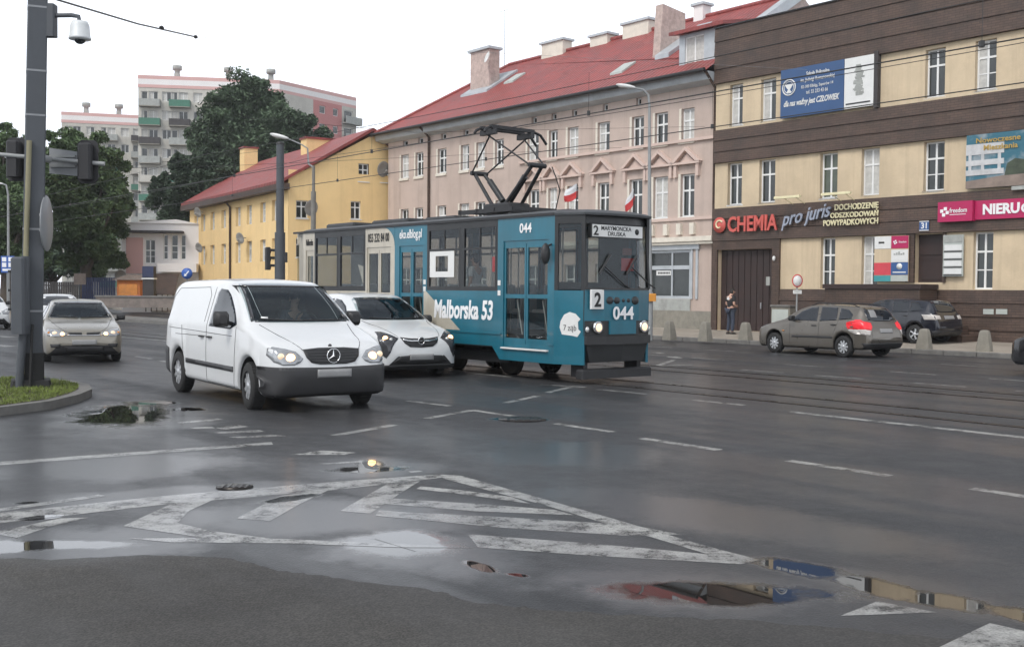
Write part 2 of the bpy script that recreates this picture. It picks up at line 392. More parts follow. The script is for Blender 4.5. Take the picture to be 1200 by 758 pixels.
# --- paint
mk = MB(); ZP = .0012
def quad(*px):
    global ZP
    ZP += .00001; mk.add([G(u, v, ZP) for u, v in px], [tuple(range(len(px)))])
def line(a, b, w=.13):
    global ZP
    ZP += .000008
    A, B = G(*a, ZP), G(*b, ZP); d = (B - A).normalized(); p = Vector((-d.y, d.x, 0)) * w / 2
    mk.add([A - p, B - p, B + p, A + p], [(0, 1, 2, 3)])
def stline(s0, s1, t, w=.13): mk.add([W(s0, t - w / 2, ZP), W(s1, t - w / 2, ZP), W(s1, t + w / 2, ZP), W(s0, t + w / 2, ZP)], [(0, 1, 2, 3)])
stline(-10.05, 40, 13.25, .17)                                  # edge line of the tram lane
line((812, 468.5), (872, 474.5), .13)
for s in (-9.2, -7.1, -5.1, -3.0, -1.0, 1.0): stline(s, s + 1.18, 9.36, .14)
line((650, 496), (718, 506), .13)
line((392, 510), (462, 497.5), .14); line((500, 490), (554, 480.5), .13); line((553, 480.3), (602, 487.5), .13)
line((478, 469.5), (527, 475.5), .13); line((592, 472), (631, 463.5), .12)
line((634, 450.5), (686, 453.5), .13); line((641, 460), (668, 453.5), .12); line((700, 456), (757, 461.5), .12)
line((550, 437), (600, 441.5), .12)
for t, ss in ((22.03, [-24.9 - 3.0 * k for k in range(6)] + [-22, -19.9, -16.9, -14.0, -11.7, -9.2, -6.4, -3.5, -.5]), (19.62, [-16.2, -14.2, -12, -9.9, -7.8, -5.7, -3.5]), (25.55, [-31, -28, -25, -22.5, -19.9, -17.3, -14.8, -12.7, -10.3, -8])):
    for s in ss: stline(s, s + 1.15, t, .12)
line((770, 428.5), (790, 421.5), .14); line((770, 428.5), (811, 427.2), .14); line((768, 413), (778, 414), .25); line((786, 417.5), (794, 419.5), .3)
# left side
mk.add([G(u, v, ZP) for u, v in [(-90, 547.2), (318, 517.7), (320, 520.6), (-90, 551.5)]], [(0, 1, 2, 3)])
quad((205, 494.8), (255, 490.2), (263, 491.8), (214, 495.8)); quad((253, 501), (279, 497.3), (291, 499.8), (262, 503.2)); quad((250, 506.2), (304, 503.6), (311, 505.8), (258, 507.6))
quad((268, 512), (318, 509), (339, 510.6), (282, 513)); quad((222, 500.8), (248, 499.6), (252, 501.4), (228, 502.2))
quad((340, 532.6), (378, 527.6), (417, 530), (404, 532.6)); quad((374, 543), (436, 538.5), (442, 541), (384, 543.6)); quad((455, 548), (478, 545.6), (486, 547.4), (462, 549.6)); quad((478, 552), (492, 551), (496, 552.4), (482, 553.4))
line((-20, 600), (120, 580), .12)
line((-400, 351), (198, 399.5), .16); line((157, 417), (177, 420.4), .14); line((189, 422.8), (202, 424.8), .14); line((118, 410), (134, 413), .14)
line((-30, 392), (14, 395), .4); line((-30, 402), (13, 406), .4); line((-30, 383), (14, 385), .35); line((-30, 446), (24, 450), .3)
# hatched island
quad((-120, 617), (0, 600.5), (200, 580), (400, 563.5), (515, 555.5), (528, 558), (400, 573), (200, 590), (0, 612.5), (-120, 629))
quad((515, 555.5), (540, 557), (700, 602), (830, 640), (892, 656), (868, 660.5), (790, 637), (640, 592), (520, 560.5))
quad((548, 625.5), (700, 637), (810, 647), (892, 656), (868, 660.5), (700, 651), (560, 641))
quad((444, 597.5), (480, 600), (600, 606), (740, 615), (800, 626), (730, 627), (590, 618), (440, 604))
quad((456, 583.5), (560, 590), (650, 597), (672, 603), (560, 599), (450, 590)); quad((493, 569.5), (540, 574), (600, 582), (622, 590), (560, 581), (488, 572.5))
quad((398, 598.5), (455, 566), (492, 563.5), (470, 577), (434, 601.5)); quad((277, 607), (330, 580), (386, 573.5), (352, 590), (316, 610.5))
quad((144, 616), (205, 588), (262, 579.5), (222, 598), (208, 612.5)); quad((144, 616), (208, 612.5), (250, 622), (330, 632), (270, 634)); quad((-10, 624), (70, 607), (104, 606), (60, 616), (20, 630)); quad((150, 630.5), (260, 629.5), (330, 631), (470, 637), (560, 641.5), (470, 641), (330, 636), (200, 635))
quad((985, 721), (1028, 704), (1098, 717)); quad((1100, 758), (1160, 729.5), (1215, 742), (1240, 760))
tag(mk.build('road_markings', M['road_paint'], recalc=False), kind='structure')

# --- tram rails with their grooves
for nm, tc in (('tram_rail', 14.7), ('tram_rail', 18.3)):
    mb = MB()
    for q in (-.5, .5):
        mb.box(-260, 60, tc + q - .035, tc + q + .035, -.1, .009); mb.box(-260, 60, tc + q + .07, tc + q + .1, -.1, .008)
    o = mb.build(nm, M['rail_steel']); o.rotation_euler = (0, 0, ROT); tag(o, kind='structure')

# --- pavement by the houses, rising slightly to the walls, with granite kerb
KT = 29.45
mb = MB(); mb.add([W(-75, KT + .16, .125), W(60, KT + .16, .125), W(60, 36, .21), W(-75, 36, .21)], [(0, 1, 2, 3)])
tag(mb.build('pavement', M['paving'], recalc=False), kind='structure')
mb = MB(); s = -75
while s < 60:
    mb.cbox(s, s + .985, KT, KT + .15, -.1, .135, .02); s += 1.0
o = mb.build('kerb', M['kerbstone']); o.rotation_euler = (0, 0, ROT); tag(o, kind='structure')
# far pavement on the left and the pale-kerbed refuge
def slab(name, px, h, m):
    mb = MB(); mb.prism([tuple(G(u, v)[:2]) for u, v in px], -.05, h, axis='z'); return tag(mb.build(name, m), kind='structure')
slab('far_pavement', [(-500, 352), (60, 357), (205, 368), (330, 384), (500, 360), (-500, 344.5)], .12, M['paving'])
slab('traffic_island', [(100, 374), (230, 383), (330, 393), (330, 389.5), (230, 379), (110, 370.5)], .15, M['kerbstone'])

# --- grass island at the left with its kerb
isl = [(-260, 500), (0, 487.5), (60, 479.5), (92, 471.5), (108, 464.5), (104, 458), (84, 453.5), (40, 449.5), (-260, 448)]
P = [G(u, v) for u, v in isl]
mb = MB(); mb.prism([(p.x, p.y) for p in P], -.05, .12, axis='z'); ki = mb.build('island_kerb', M['kerbstone'], bevel=.015); tag(ki, kind='structure')
cen = sum(P, Vector()) / len(P); Q = [p + (cen - p).normalized() * .2 for p in P]
mb = MB(); mb.add([(q.x, q.y, .124) for q in Q], [tuple(range(len(Q)))]); tag(mb.build('island_soil', M['soil'], recalc=False), kind='structure')
def inpoly(x, y, poly):
    r = False; n = len(poly)
    for i in range(n):
        a, b = poly[i], poly[(i + 1) % n]
        if (a[1] > y) != (b[1] > y) and x < (b[0] - a[0]) * (y - a[1]) / (b[1] - a[1]) + a[0]: r = not r
    return r
mb = MB(); QQ = [(q.x, q.y) for q in Q]; rnd = random.Random(3)
xs = [q[0] for q in QQ]; ys = [q[1] for q in QQ]; n = 0; vs = []; fs = []
while n < 26000:
    x = rnd.uniform(max(min(xs), -11.5), max(xs)); y = rnd.uniform(min(ys), max(ys))
    if not inpoly(x, y, QQ): continue
    a = rnd.uniform(0, 2 * PI); h = rnd.uniform(.02, .055) * (1.5 if rnd.random() < .05 else 1); w = rnd.uniform(.004, .009); l = rnd.uniform(0, .05); b = rnd.uniform(0, 2 * PI)
    o = len(vs); vs += [(x - w * math.cos(a), y - w * math.sin(a), .122), (x + w * math.cos(a), y + w * math.sin(a), .122), (x + l * math.cos(b), y + l * math.sin(b), .122 + h)]; fs.append((o, o + 1, o + 2)); n += 1
mb.add(vs, fs); tag(mb.build('grass', M['grass_blade'], recalc=False), 'short grass covering the kerbed island under the big grey pole', 'grass', kind='stuff')
# ------------------------------------------------------------------ car bodies: lofted sections; lamps, glass and trim are projected on to them
def pchip(pts):
    x = np.array([p[0] for p in pts], float); y = np.array([p[1] for p in pts], float)
    h = np.diff(x); dl = np.diff(y) / h; m = np.zeros_like(y)
    m[0], m[-1] = dl[0], dl[-1]
    for i in range(1, len(x) - 1):
        if dl[i - 1] * dl[i] > 0:
            w1, w2 = 2 * h[i] + h[i - 1], h[i] + 2 * h[i - 1]; m[i] = (w1 + w2) / (w1 / dl[i - 1] + w2 / dl[i])
    def f(q):
        i = int(np.clip(np.searchsorted(x, q) - 1, 0, len(h) - 1)); t = min(max((q - x[i]) / h[i], 0), 1)
        return float(y[i] * (1 + 2 * t) * (1 - t) ** 2 + m[i] * h[i] * t * (1 - t) ** 2 + y[i + 1] * t * t * (3 - 2 * t) + m[i + 1] * h[i] * t * t * (t - 1))
    return f
def fillet(ctrl, rad, seg=4):
    out = [Vector(ctrl[0])]
    for i in range(1, len(ctrl) - 1):
        a, b, c = Vector(ctrl[i - 1]), Vector(ctrl[i]), Vector(ctrl[i + 1])
        la, lc = (a - b).length, (c - b).length; r = rad[i]
        p = b + (a - b) * (min(r, .45 * la) / la if la > 1e-6 else 0); q = b + (c - b) * (min(r, .45 * lc) / lc if lc > 1e-6 else 0)
        for k in range(seg + 1):
            t = k / seg; out.append(p * (1 - t) ** 2 + b * 2 * t * (1 - t) + q * t * t)
        if i < len(ctrl) - 2:
            d = Vector(ctrl[i + 1]); nxt = q.lerp(d, .35), q.lerp(d, .6)
            out.append(nxt[0])
    out.append(Vector(ctrl[-1])); return out

def patch(bvh, poly, view, mt, name, parent, off=.006, thick=.02, res=.05, mi=0):
    """a polygon seen from the front/rear (y,z) or from the left/right side (x,z), laid on to the body as a solid skin"""
    B = []
    for a, b in zip(poly, poly[1:] + poly[:1]):
        k = max(1, int(math.hypot(b[0] - a[0], b[1] - a[1]) / res))
        B += [(a[0] + (b[0] - a[0]) * i / k, a[1] + (b[1] - a[1]) * i / k) for i in range(k)]
    nb = len(B); xs = [p[0] for p in B]; ys = [p[1] for p in B]; I = []
    x = min(xs) + res / 2
    while x < max(xs):
        y = min(ys) + res / 2
        while y < max(ys):
            if inpoly(x, y, B) and min((x - p[0]) ** 2 + (y - p[1]) ** 2 for p in B) > (res * .45) ** 2: I.append((x, y))
            y += res
        x += res
    r = delaunay_2d_cdt([Vector(p) for p in B + I], [(i, (i + 1) % nb) for i in range(nb)], [], 1, 1e-6)
    V, Fc = r[0], r[2]
    D = {'front': Vector((-1, 0, 0)), 'rear': Vector((1, 0, 0)), 'left': Vector((0, -1, 0)), 'right': Vector((0, 1, 0)), 'top': Vector((0, 0, -1))}[view]
    up = lambda p: {'front': Vector((6, p[0], p[1])), 'rear': Vector((-6, p[0], p[1])), 'left': Vector((p[0], 3, p[1])), 'right': Vector((p[0], -3, p[1])), 'top': Vector((p[0], p[1], 4))}[view]
    H = []; dist = []
    for p in V:
        h = bvh.ray_cast(up(p), D); H.append(h); dist.append(h[3] if h[0] is not None else None)
    good = sorted(d for d in dist if d is not None); med = good[len(good) // 2] if good else 3
    top, bot = [], []
    for p, h, d in zip(V, H, dist):
        if h[0] is None or d > med + .9:
            bd, bh = 1e9, med
            for q, e in zip(V, dist):
                if e is not None and e <= med + .9:
                    dd = (q[0] - p[0]) ** 2 + (q[1] - p[1]) ** 2
                    if dd < bd: bd, bh = dd, e
            loc, nr = up(p) + D * (bh + .01), -D
        else:
            loc, nr = h[0], h[1]
            if nr.dot(D) > 0: nr = -nr
        nn = (nr * .6 - D * .4).normalized()
        top.append(loc + nn * off); bot.append(loc - nn * (thick - off))
    mb = MB(); n = len(V)
    edges = {}
    for f in Fc:
        for a, b in zip(f, list(f[1:]) + [f[0]]): edges[(a, b)] = 1
    mb.add(top + bot, [], mi)
    for f in Fc: mb.f.append(list(f)); mb.m.append(mi); mb.sm.append(True)
    for f in Fc: mb.f.append([i + n for i in reversed(f)]); mb.m.append(mi); mb.sm.append(True)
    for (a, b) in edges:
        if (b, a) not in edges: mb.f.append([b, a, a + n, b + n]); mb.m.append(mi); mb.sm.append(False)
    return mb.build(name, mt, parent)
def seam(mb, bvh, pts, view, r=.005, res=.05):
    D = {'front': Vector((-1, 0, 0)), 'rear': Vector((1, 0, 0)), 'left': Vector((0, -1, 0)), 'right': Vector((0, 1, 0)), 'top': Vector((0, 0, -1))}[view]
    up = lambda p: {'front': Vector((6, p[0], p[1])), 'rear': Vector((-6, p[0], p[1])), 'left': Vector((p[0], 3, p[1])), 'right': Vector((p[0], -3, p[1])), 'top': Vector((p[0], p[1], 4))}[view]
    P = []
    for a, b in zip(pts, pts[1:]):
        k = max(1, int(math.hypot(b[0] - a[0], b[1] - a[1]) / res))
        for i in range(k + (b == pts[-1])):
            q = (a[0] + (b[0] - a[0]) * i / k, a[1] + (b[1] - a[1]) * i / k); h = bvh.ray_cast(up(q), D)
            if h[0] is not None: P.append(h[0])
    if len(P) > 1: mb.tube(P, r, 5)

WHEELS = {}
def wheel(parent, x, y, R, style, side):
    key = (round(R, 3), style)
    if key not in WHEELS:
        w = R * .62; prof = [(R * .62, -w / 2), (R * .9, -w / 2), (R * .975, -w * .42), (R, -w * .3), (R, w * .3), (R * .975, w * .42), (R * .9, w / 2), (R * .64, w / 2), (R * .62, w * .3), (R * .62, -w / 2)]
        mb = MB(); mb.lathe([(.02, -w * .3), (R * .6, -w * .3), (R * .62, w * .25), (R * .02, w * .25)], axis='y', n=24); hub = mb.build('wheel', M['dark_metal'])
        ty = MB(); rings = []
        ty.lathe(prof, axis='y', n=36, caps=False)
        for k in range(36):   # tread blocks
            a = 2 * PI * k / 36; 
            c, s = math.cos(a), math.sin(a); p = Vector((R * c * 1.0, 0, R * s)); tgt = Vector((-s, 0, c))
            ty.bar(p - Vector((0, w * .38, 0)), p + Vector((0, w * .38, 0)), R * .1, .012, up=(c, 0, s))
        ty.build('tyre', M['rubber'], hub)
        rm = MB(); n = {'cap': 9, 'alloy': 5, 'steel': 8}[style]; yo = -w * .42
        rm.lathe([(R * .56, yo + .05), (R * .66, yo - .005), (R * .675, yo + .012), (R * .6, yo + .03), (R * .56, yo + .05)], axis='y', n=32, caps=False)
        rm.lathe([(.001, yo - .012), (R * .13, yo - .01), (R * .2, yo + .012), (R * .2, yo + .05)], axis='y', n=20)
        for k in range(n):
            a = 2 * PI * k / n; c, s = math.cos(a), math.sin(a); d = Vector((c, 0, s))
            rm.bar(d * R * .14 + Vector((0, yo + .012, 0)), d * R * .62 + Vector((0, yo + .016, 0)), R * (.17 if style != 'alloy' else .15), .025, up=(0, 1, 0))
            if style == 'alloy':
                e = Vector((math.cos(a + .22), 0, math.sin(a + .22))); rm.bar(d * R * .3 + Vector((0, yo + .012, 0)), e * R * .62 + Vector((0, yo + .016, 0)), R * .08, .02, up=(0, 1, 0))
        rm.build('rim', M['alloy'], hub)
        for o in [hub] + list(hub.children): C.objects.unlink(o)
        WHEELS[key] = hub
    w = copy_tree(WHEELS[key], parent); w.location = (x, y, R)
    if side > 0: w.rotation_euler = (0, 0, PI)
    return w

def cabin(root, spec, X):
    xa, xb, zf, zr_, hw_, seats = spec['cab']
    mb = MB(); wz = max(p[1] for p in spec['windshield'])
    prof = [(xa + .02, zf), (xa + .02, min(p[1] for p in spec['windshield']) - .08), (spec['cab_top'], wz - .03), (xb, wz - .02), (xb, zf)]
    P = [[(X(a), y, b) for a, b in prof] for y in (-hw_, hw_)]; n = len(prof)
    mb.add(P[0] + P[1], [(0, 1, 2, 3, 4), (5, 6, 7, 8, 9), (2, 3, 8, 7), (3, 4, 9, 8), (4, 0, 5, 9)]); mb.build('cabin_lining', M['cabin_dark'], root, recalc=False)
    zb_ = min(p[1] for p in spec['windshield']); mb = MB(); mb.loft([[(X(xa + .12), y, zb_ - .03), (X(xa + .45), y, zb_ + .0), (X(xa + .62), y, zb_ - .08), (X(xa + .62), y, zb_ - .35), (X(xa + .12), y, zb_ - .35)] for y in (-hw_ + .02, -.2, .2, hw_ - .02)]); mb.build('dashboard', M['black_plastic'], root)
    mb = MB(); c = Vector((X(xa + .72), .38, zb_ - .02)); a = Vector((-.45, 0, .89)); b = Vector((0, 1, 0)); mb.tube([c + (a * math.cos(2 * PI * k / 20) + b * math.sin(2 * PI * k / 20)) * .185 for k in range(21)], .016, 6); mb.tube([c - b * .18, c + b * .18], .018, 6); mb.build('steering_wheel', M['black_plastic'], root)
    for y in seats:
        mb = MB(); x0 = X(xa + 1.28); mb.cbox(x0 - .02, x0 + .5, y - .24, y + .24, zf, zb_ - .5 if zb_ - .5 > zf + .1 else zf + .15, .05)
        mb.loft([[(x0 - .1 - k * .12, y - w, z), (x0 + .03 - k * .12, y - w, z), (x0 + .03 - k * .12, y + w, z), (x0 - .1 - k * .12, y + w, z)] for k, z, w in ((0, zf + .1, .22), (.6, zb_ - .05, .24), (1, zb_ + .16, .2))]); mb.cbox(x0 - .24, x0 - .13, y - .12, y + .12, zb_ + .18, zb_ + .36, .03); mb.build('seat', M['seat_dark'], root)
def car(name, label, cat, spec, loc, heading, paint, group=None, scale=1.0, style='cap', steer=0.0):
    """origin on the ground under the middle; local +x is the way the car faces"""
    root = thing(name, label, cat, loc, heading, group); root.scale = (scale,) * 3
    Ln = spec['L']; ax = spec['axles']; R = spec['R']; Ra = spec.get('Ra', R + .055)
    zt, zb, Wd, zs, wr = (pchip(spec[k]) for k in ('zt', 'zb', 'W', 'zs', 'wr')); cr = pchip(spec['crown'])
    st = set(np.linspace(0, Ln, 56)) | {0, .004, .012, .025, .045, .07, .1, .14, .18} | {Ln - q for q in (0, .004, .012, .025, .045, .07, .1, .14)}
    for k in spec['zt']: st.add(k[0])
    for a in ax:
        for th in np.linspace(0, PI, 19): st.add(a - Ra * math.cos(th))
        st |= {a - Ra - .004, a + Ra + .004}
    st = sorted(x for x in st if 0 <= x <= Ln)
    def arch(x):
        z = 0
        for a in ax:
            if abs(x - a) < Ra: z = max(z, R + math.sqrt(Ra * Ra - (x - a) ** 2) * 1.0)
        return z
    rad = [0, .05, .06, .14, spec.get('rs', .05), spec.get('rr', .09), .2, 0]
    rings = []; flags = None
    for x in st:
        b0 = zb(x); a = arch(x); b = max(b0, a); T = zt(x); S = min(zs(x), T - .004); w = Wd(x); b = min(b, S - .012)
        r = min(wr(x), w - .01); zr = T - cr(x); zr = max(zr, S + .002)
        mid = b0 + .5 * (S - b0); mid = max(mid, b + .3 * (S - b))
        ctrl = [(0, b + .01), (.88 * w, b), (w * (.985 if not a else 1.0), min(b + .05, mid - .002)), (w * (1.0 if not a else 1.008), mid), (w * .975, S), (r, zr), (r * .55, zr + (T - zr) * .72), (0, T)]
        rings.append([(Ln / 2 - x, p[0], p[1]) for p in fillet(ctrl, rad)])
    n = len(rings[0]); full = [[(x, -y, z) for x, y, z in reversed(r[1:])] + r[:] for r in rings]   # right side then left side
    full = [[p for p in r] for r in full]; mb = MB(); N = len(full[0])
    vs = [p for r in full for p in r]; fs = []; mi = []
    low = 7                                       # faces of the floor and the inside of the arches
    for i in range(len(full) - 1):
        for j in range(N - 1):
            a = i * N + j; fs.append((a, a + N, a + N + 1, a + 1)); jj = j if j < n - 1 else N - 2 - j
            k = (n - 2) - j if j < n - 1 else j - (n - 1)
            mi.append(1 if k < low else 0)
        a = i * N; fs.append((a, a + N - 1, a + 2 * N - 1, a + N)); mi.append(1)
    mb.v = vs; mb.f = [list(f) for f in fs]; mb.m = mi; mb.sm = [True] * len(fs)
    mb.f.append(list(range(N))); mb.m.append(0); mb.sm.append(True); o = (len(full) - 1) * N
    mb.f.append(list(range(o + N - 1, o - 1, -1))); mb.m.append(0); mb.sm.append(True)
    body = mb.build('body', [paint, M['black_plastic']], root)
    bm = bmesh.new(); bm.from_mesh(body.data); bvh = BVHTree.FromBMesh(bm)
    cut = 'cab' in spec
    if cut:                                       # open the shell behind the windscreen
        wz = [p[1] for p in spec['windshield']]; z0, z1 = min(wz) + .035, max(wz) - .045; hb = max(p[0] for p in spec['windshield']) - .06; ht = min(p[0] for p in spec['windshield'] if p[0] > 0 and p[1] > (z0 + z1) / 2 + .12 and p[0] > .4) - .03
        nrm_ = Vector((0, z1 - z0, hb - ht)).normalized()
        for co_, no_ in (((0, 0, z0), (0, 0, 1)), ((0, 0, z1), (0, 0, 1)), ((0, hb, z0), nrm_), ((0, -hb, z0), (0, -nrm_.y, nrm_.z))):
            bmesh.ops.bisect_plane(bm, geom=bm.verts[:] + bm.edges[:] + bm.faces[:], plane_co=co_, plane_no=no_)
        dl = []
        for f in bm.faces:
            c = f.calc_center_median(); w_ = hb + (ht - hb) * (c.z - z0) / (z1 - z0)
            if z0 < c.z < z1 and abs(c.y) < w_ and c.x > Ln / 2 - spec['cab'][1] and f.normal.x > .05: dl.append(f)
        bmesh.ops.delete(bm, geom=dl, context='FACES'); bm.to_mesh(body.data)
    bm.free()
    md = body.modifiers.new('split', 'EDGE_SPLIT'); md.split_angle = math.radians(38)
    X = lambda x: Ln / 2 - x
    sd = lambda poly: [(X(p[0]), p[1]) for p in poly]
    mir = lambda poly: [(-p[0], p[1]) for p in poly]
    for a, i in ((ax[0], 0), (ax[1], 1)):
        for s in (-1, 1):
            ww = wheel(root, X(a), s * (Wd(a) - R * .31 + .0), R, style, s)
            if i == 0 and steer: ww.rotation_euler = (0, 0, ww.rotation_euler.z + steer)
    for s, view in ((1, 'left'), (-1, 'right')):
        for poly in spec['sidewin']: patch(bvh, sd(poly), view, M['car_glass'], 'side_window', root)
    for s in (1, -1):
        for key, nm, mt in (('pillar', 'pillar_trim', 'black_plastic'), ('sidetrim', 'side_moulding', 'black_plastic'), ('sill', 'sill', 'black_plastic')):
            for poly in spec.get(key, []): patch(bvh, sd(poly), 'left' if s > 0 else 'right', M[spec.get('trimmat', mt)], nm, root, off=.012, thick=.03)
    patch(bvh, spec['windshield'], 'front', M['windscreen_glass' if cut else 'car_glass'], 'windshield', root, res=.09, thick=.012 if cut else .02)
    if cut:
        cabin(root, spec, X); e = .055
        for poly in ([(-hb - e, z0 - .02), (-hb, z0 - .0), (-ht, z1), (-ht - e * .6, z1 + .02)], [(hb + e, z0 - .02), (hb, z0), (ht, z1), (ht + e * .6, z1 + .02)],
                     [(-hb, z0 - .022), (hb, z0 - .022), (hb, z0 + .006), (-hb, z0 + .006)], [(-ht, z1 - .006), (ht, z1 - .006), (ht, z1 + .026), (-ht, z1 + .026)]):
            patch(bvh, poly, 'front', M['black_paint'], 'windscreen_edge', root, off=.005, thick=.008, res=.09)
    if 'rearwin' in spec: patch(bvh, spec['rearwin'], 'rear', M['car_glass'], 'rear_window', root, res=.08)
    for it in spec.get('front', []): patch(bvh, it[2], 'front', M[it[1]], it[0], root, off=it[3] if len(it) > 3 else .01, thick=.03, res=.045)
    for it in spec.get('rear', []): patch(bvh, it[2], 'rear', M[it[1]], it[0], root, off=it[3] if len(it) > 3 else .01, thick=.03, res=.05)
    for it in spec.get('lamps', []):              # headlamps: glass cover with reflector and bulb bowls
        for s in (1, -1):
            hl = patch(bvh, it['poly'] if s > 0 else mir(it['poly']), 'front', M[spec.get('lampmat', 'lamp_glass')], 'headlight', root, off=.008, thick=.03, res=.04)
            for bx, bz, br, bmn in it['bulbs']:
                h = bvh.ray_cast(Vector((6, s * bx, bz)), Vector((-1, 0, 0)))
                if h[0] is None: continue
                q = MB(); q.ball((h[0].x + .006, h[0].y, h[0].z), .02, br, br * .92, 14, 6); q.build('bulb', M[bmn if s in it.get('lit', (1, -1)) else 'lamp_bulb'], hl)
    for it in spec.get('sidelamps', []):          # wrap-round lamps seen from the side
        for s in (1, -1): patch(bvh, sd(it[2]), 'left' if s > 0 else 'right', M[it[1]], it[0], root, off=.01, thick=.03, res=.04)
    se = MB()
    for pts in spec.get('seams', []):
        for vw in ('left', 'right'): seam(se, bvh, sd(pts), vw)
    for pts in spec.get('fseams', []): seam(se, bvh, pts, 'front'); seam(se, bvh, mir(pts), 'front')
    for pts in spec.get('rseams', []): seam(se, bvh, pts, 'rear'); seam(se, bvh, mir(pts), 'rear')
    if se.v: se.build('panel_gap', M['black_plastic'], root)
    for hx, hz in spec.get('handles', []):
        for s in (1, -1):
            h = bvh.ray_cast(Vector((X(hx), 3 * s, hz)), Vector((0, -s, 0)))
            if h[0] is None: continue
            q = MB(); q.tube([(X(hx) - .09, h[0].y, hz), (X(hx) - .06, h[0].y + s * .03, hz + .003), (X(hx) + .06, h[0].y + s * .03, hz + .003), (X(hx) + .09, h[0].y, hz)], [.012, .017, .017, .012], 8); q.build('door_handle', M[spec.get('handlemat', 'black_plastic')], root)
    mx, mz, mw, mh = spec['mirror']
    for s in (1, -1):
        h = bvh.ray_cast(Vector((X(mx), 3 * s, mz)), Vector((0, -s, 0))); y = h[0].y if h[0] is not None else s * .8
        q = MB(); q.loft([[(X(mx) + dx_, y + s * (.06 + mw) + a_ * mw * k_, mz + .03 + b_ * mh * k_) for a_, b_ in ((-1, -.7), (-.75, -1), (.75, -1), (1, -.7), (1, .6), (.7, 1), (-.8, 1), (-1, .7))] for dx_, k_ in ((-.075, .93), (-.05, 1), (.0, .97), (.05, .8), (.08, .5))], smooth=True); q.tube([(X(mx) - .02, y - s * .03, mz - .05), (X(mx), y + s * .1, mz - .02)], .03, 8)
        q.build('wing_mirror', M[spec.get('mirrormat', 'black_plastic')], root)
    if 'wiper' in spec:
        for a, b in spec['wiper']:
            q = MB(); seam(q, bvh, [a, b], 'front', .011)
            if q.v: q.build('wiper', M['black_plastic'], root).location = (.018, 0, .012)
    if 'rails' in spec:
        for s in (1, -1):
            x0, x1 = spec['rails']; P = []
            for k in range(9):
                x = x0 + (x1 - x0) * k / 8; e = min(k, 8 - k); P.append((X(x), s * (wr(x) - .06), zt(x) - cr(x) + (.0 if e == 0 else .055)))
            q = MB(); q.tube(P, .016, 8); q.build('roof_rail', M['dark_metal'], root)
    if 'antenna' in spec:
        q = MB(); x, hh = spec['antenna']; q.tube([(X(x), 0, zt(x) - .01), (X(x) - .1, 0, zt(x) + hh)], [.006, .003], 6); q.build('aerial', M['black_plastic'], root)
    return root, bvh
def emblem_star(root, x, y, z, r):
    q = MB(); n = 28
    q.tube([(x, y + r * math.cos(2 * PI * k / n), z + r * math.sin(2 * PI * k / n)) for k in range(n + 1)], r * .09, 6)
    for k in range(3):
        a = PI / 2 + 2 * PI * k / 3; d = Vector((0, math.cos(a), math.sin(a))); p = Vector((x, y, z)); w = Vector((0, -d.z, d.y)) * r * .16
        q.add([p - w, p + w, p + d * r, p + Vector((.018, 0, 0))], [(0, 1, 3), (1, 2, 3), (2, 0, 3), (0, 2, 1)])
    return q.build('emblem', M['chrome'], root)

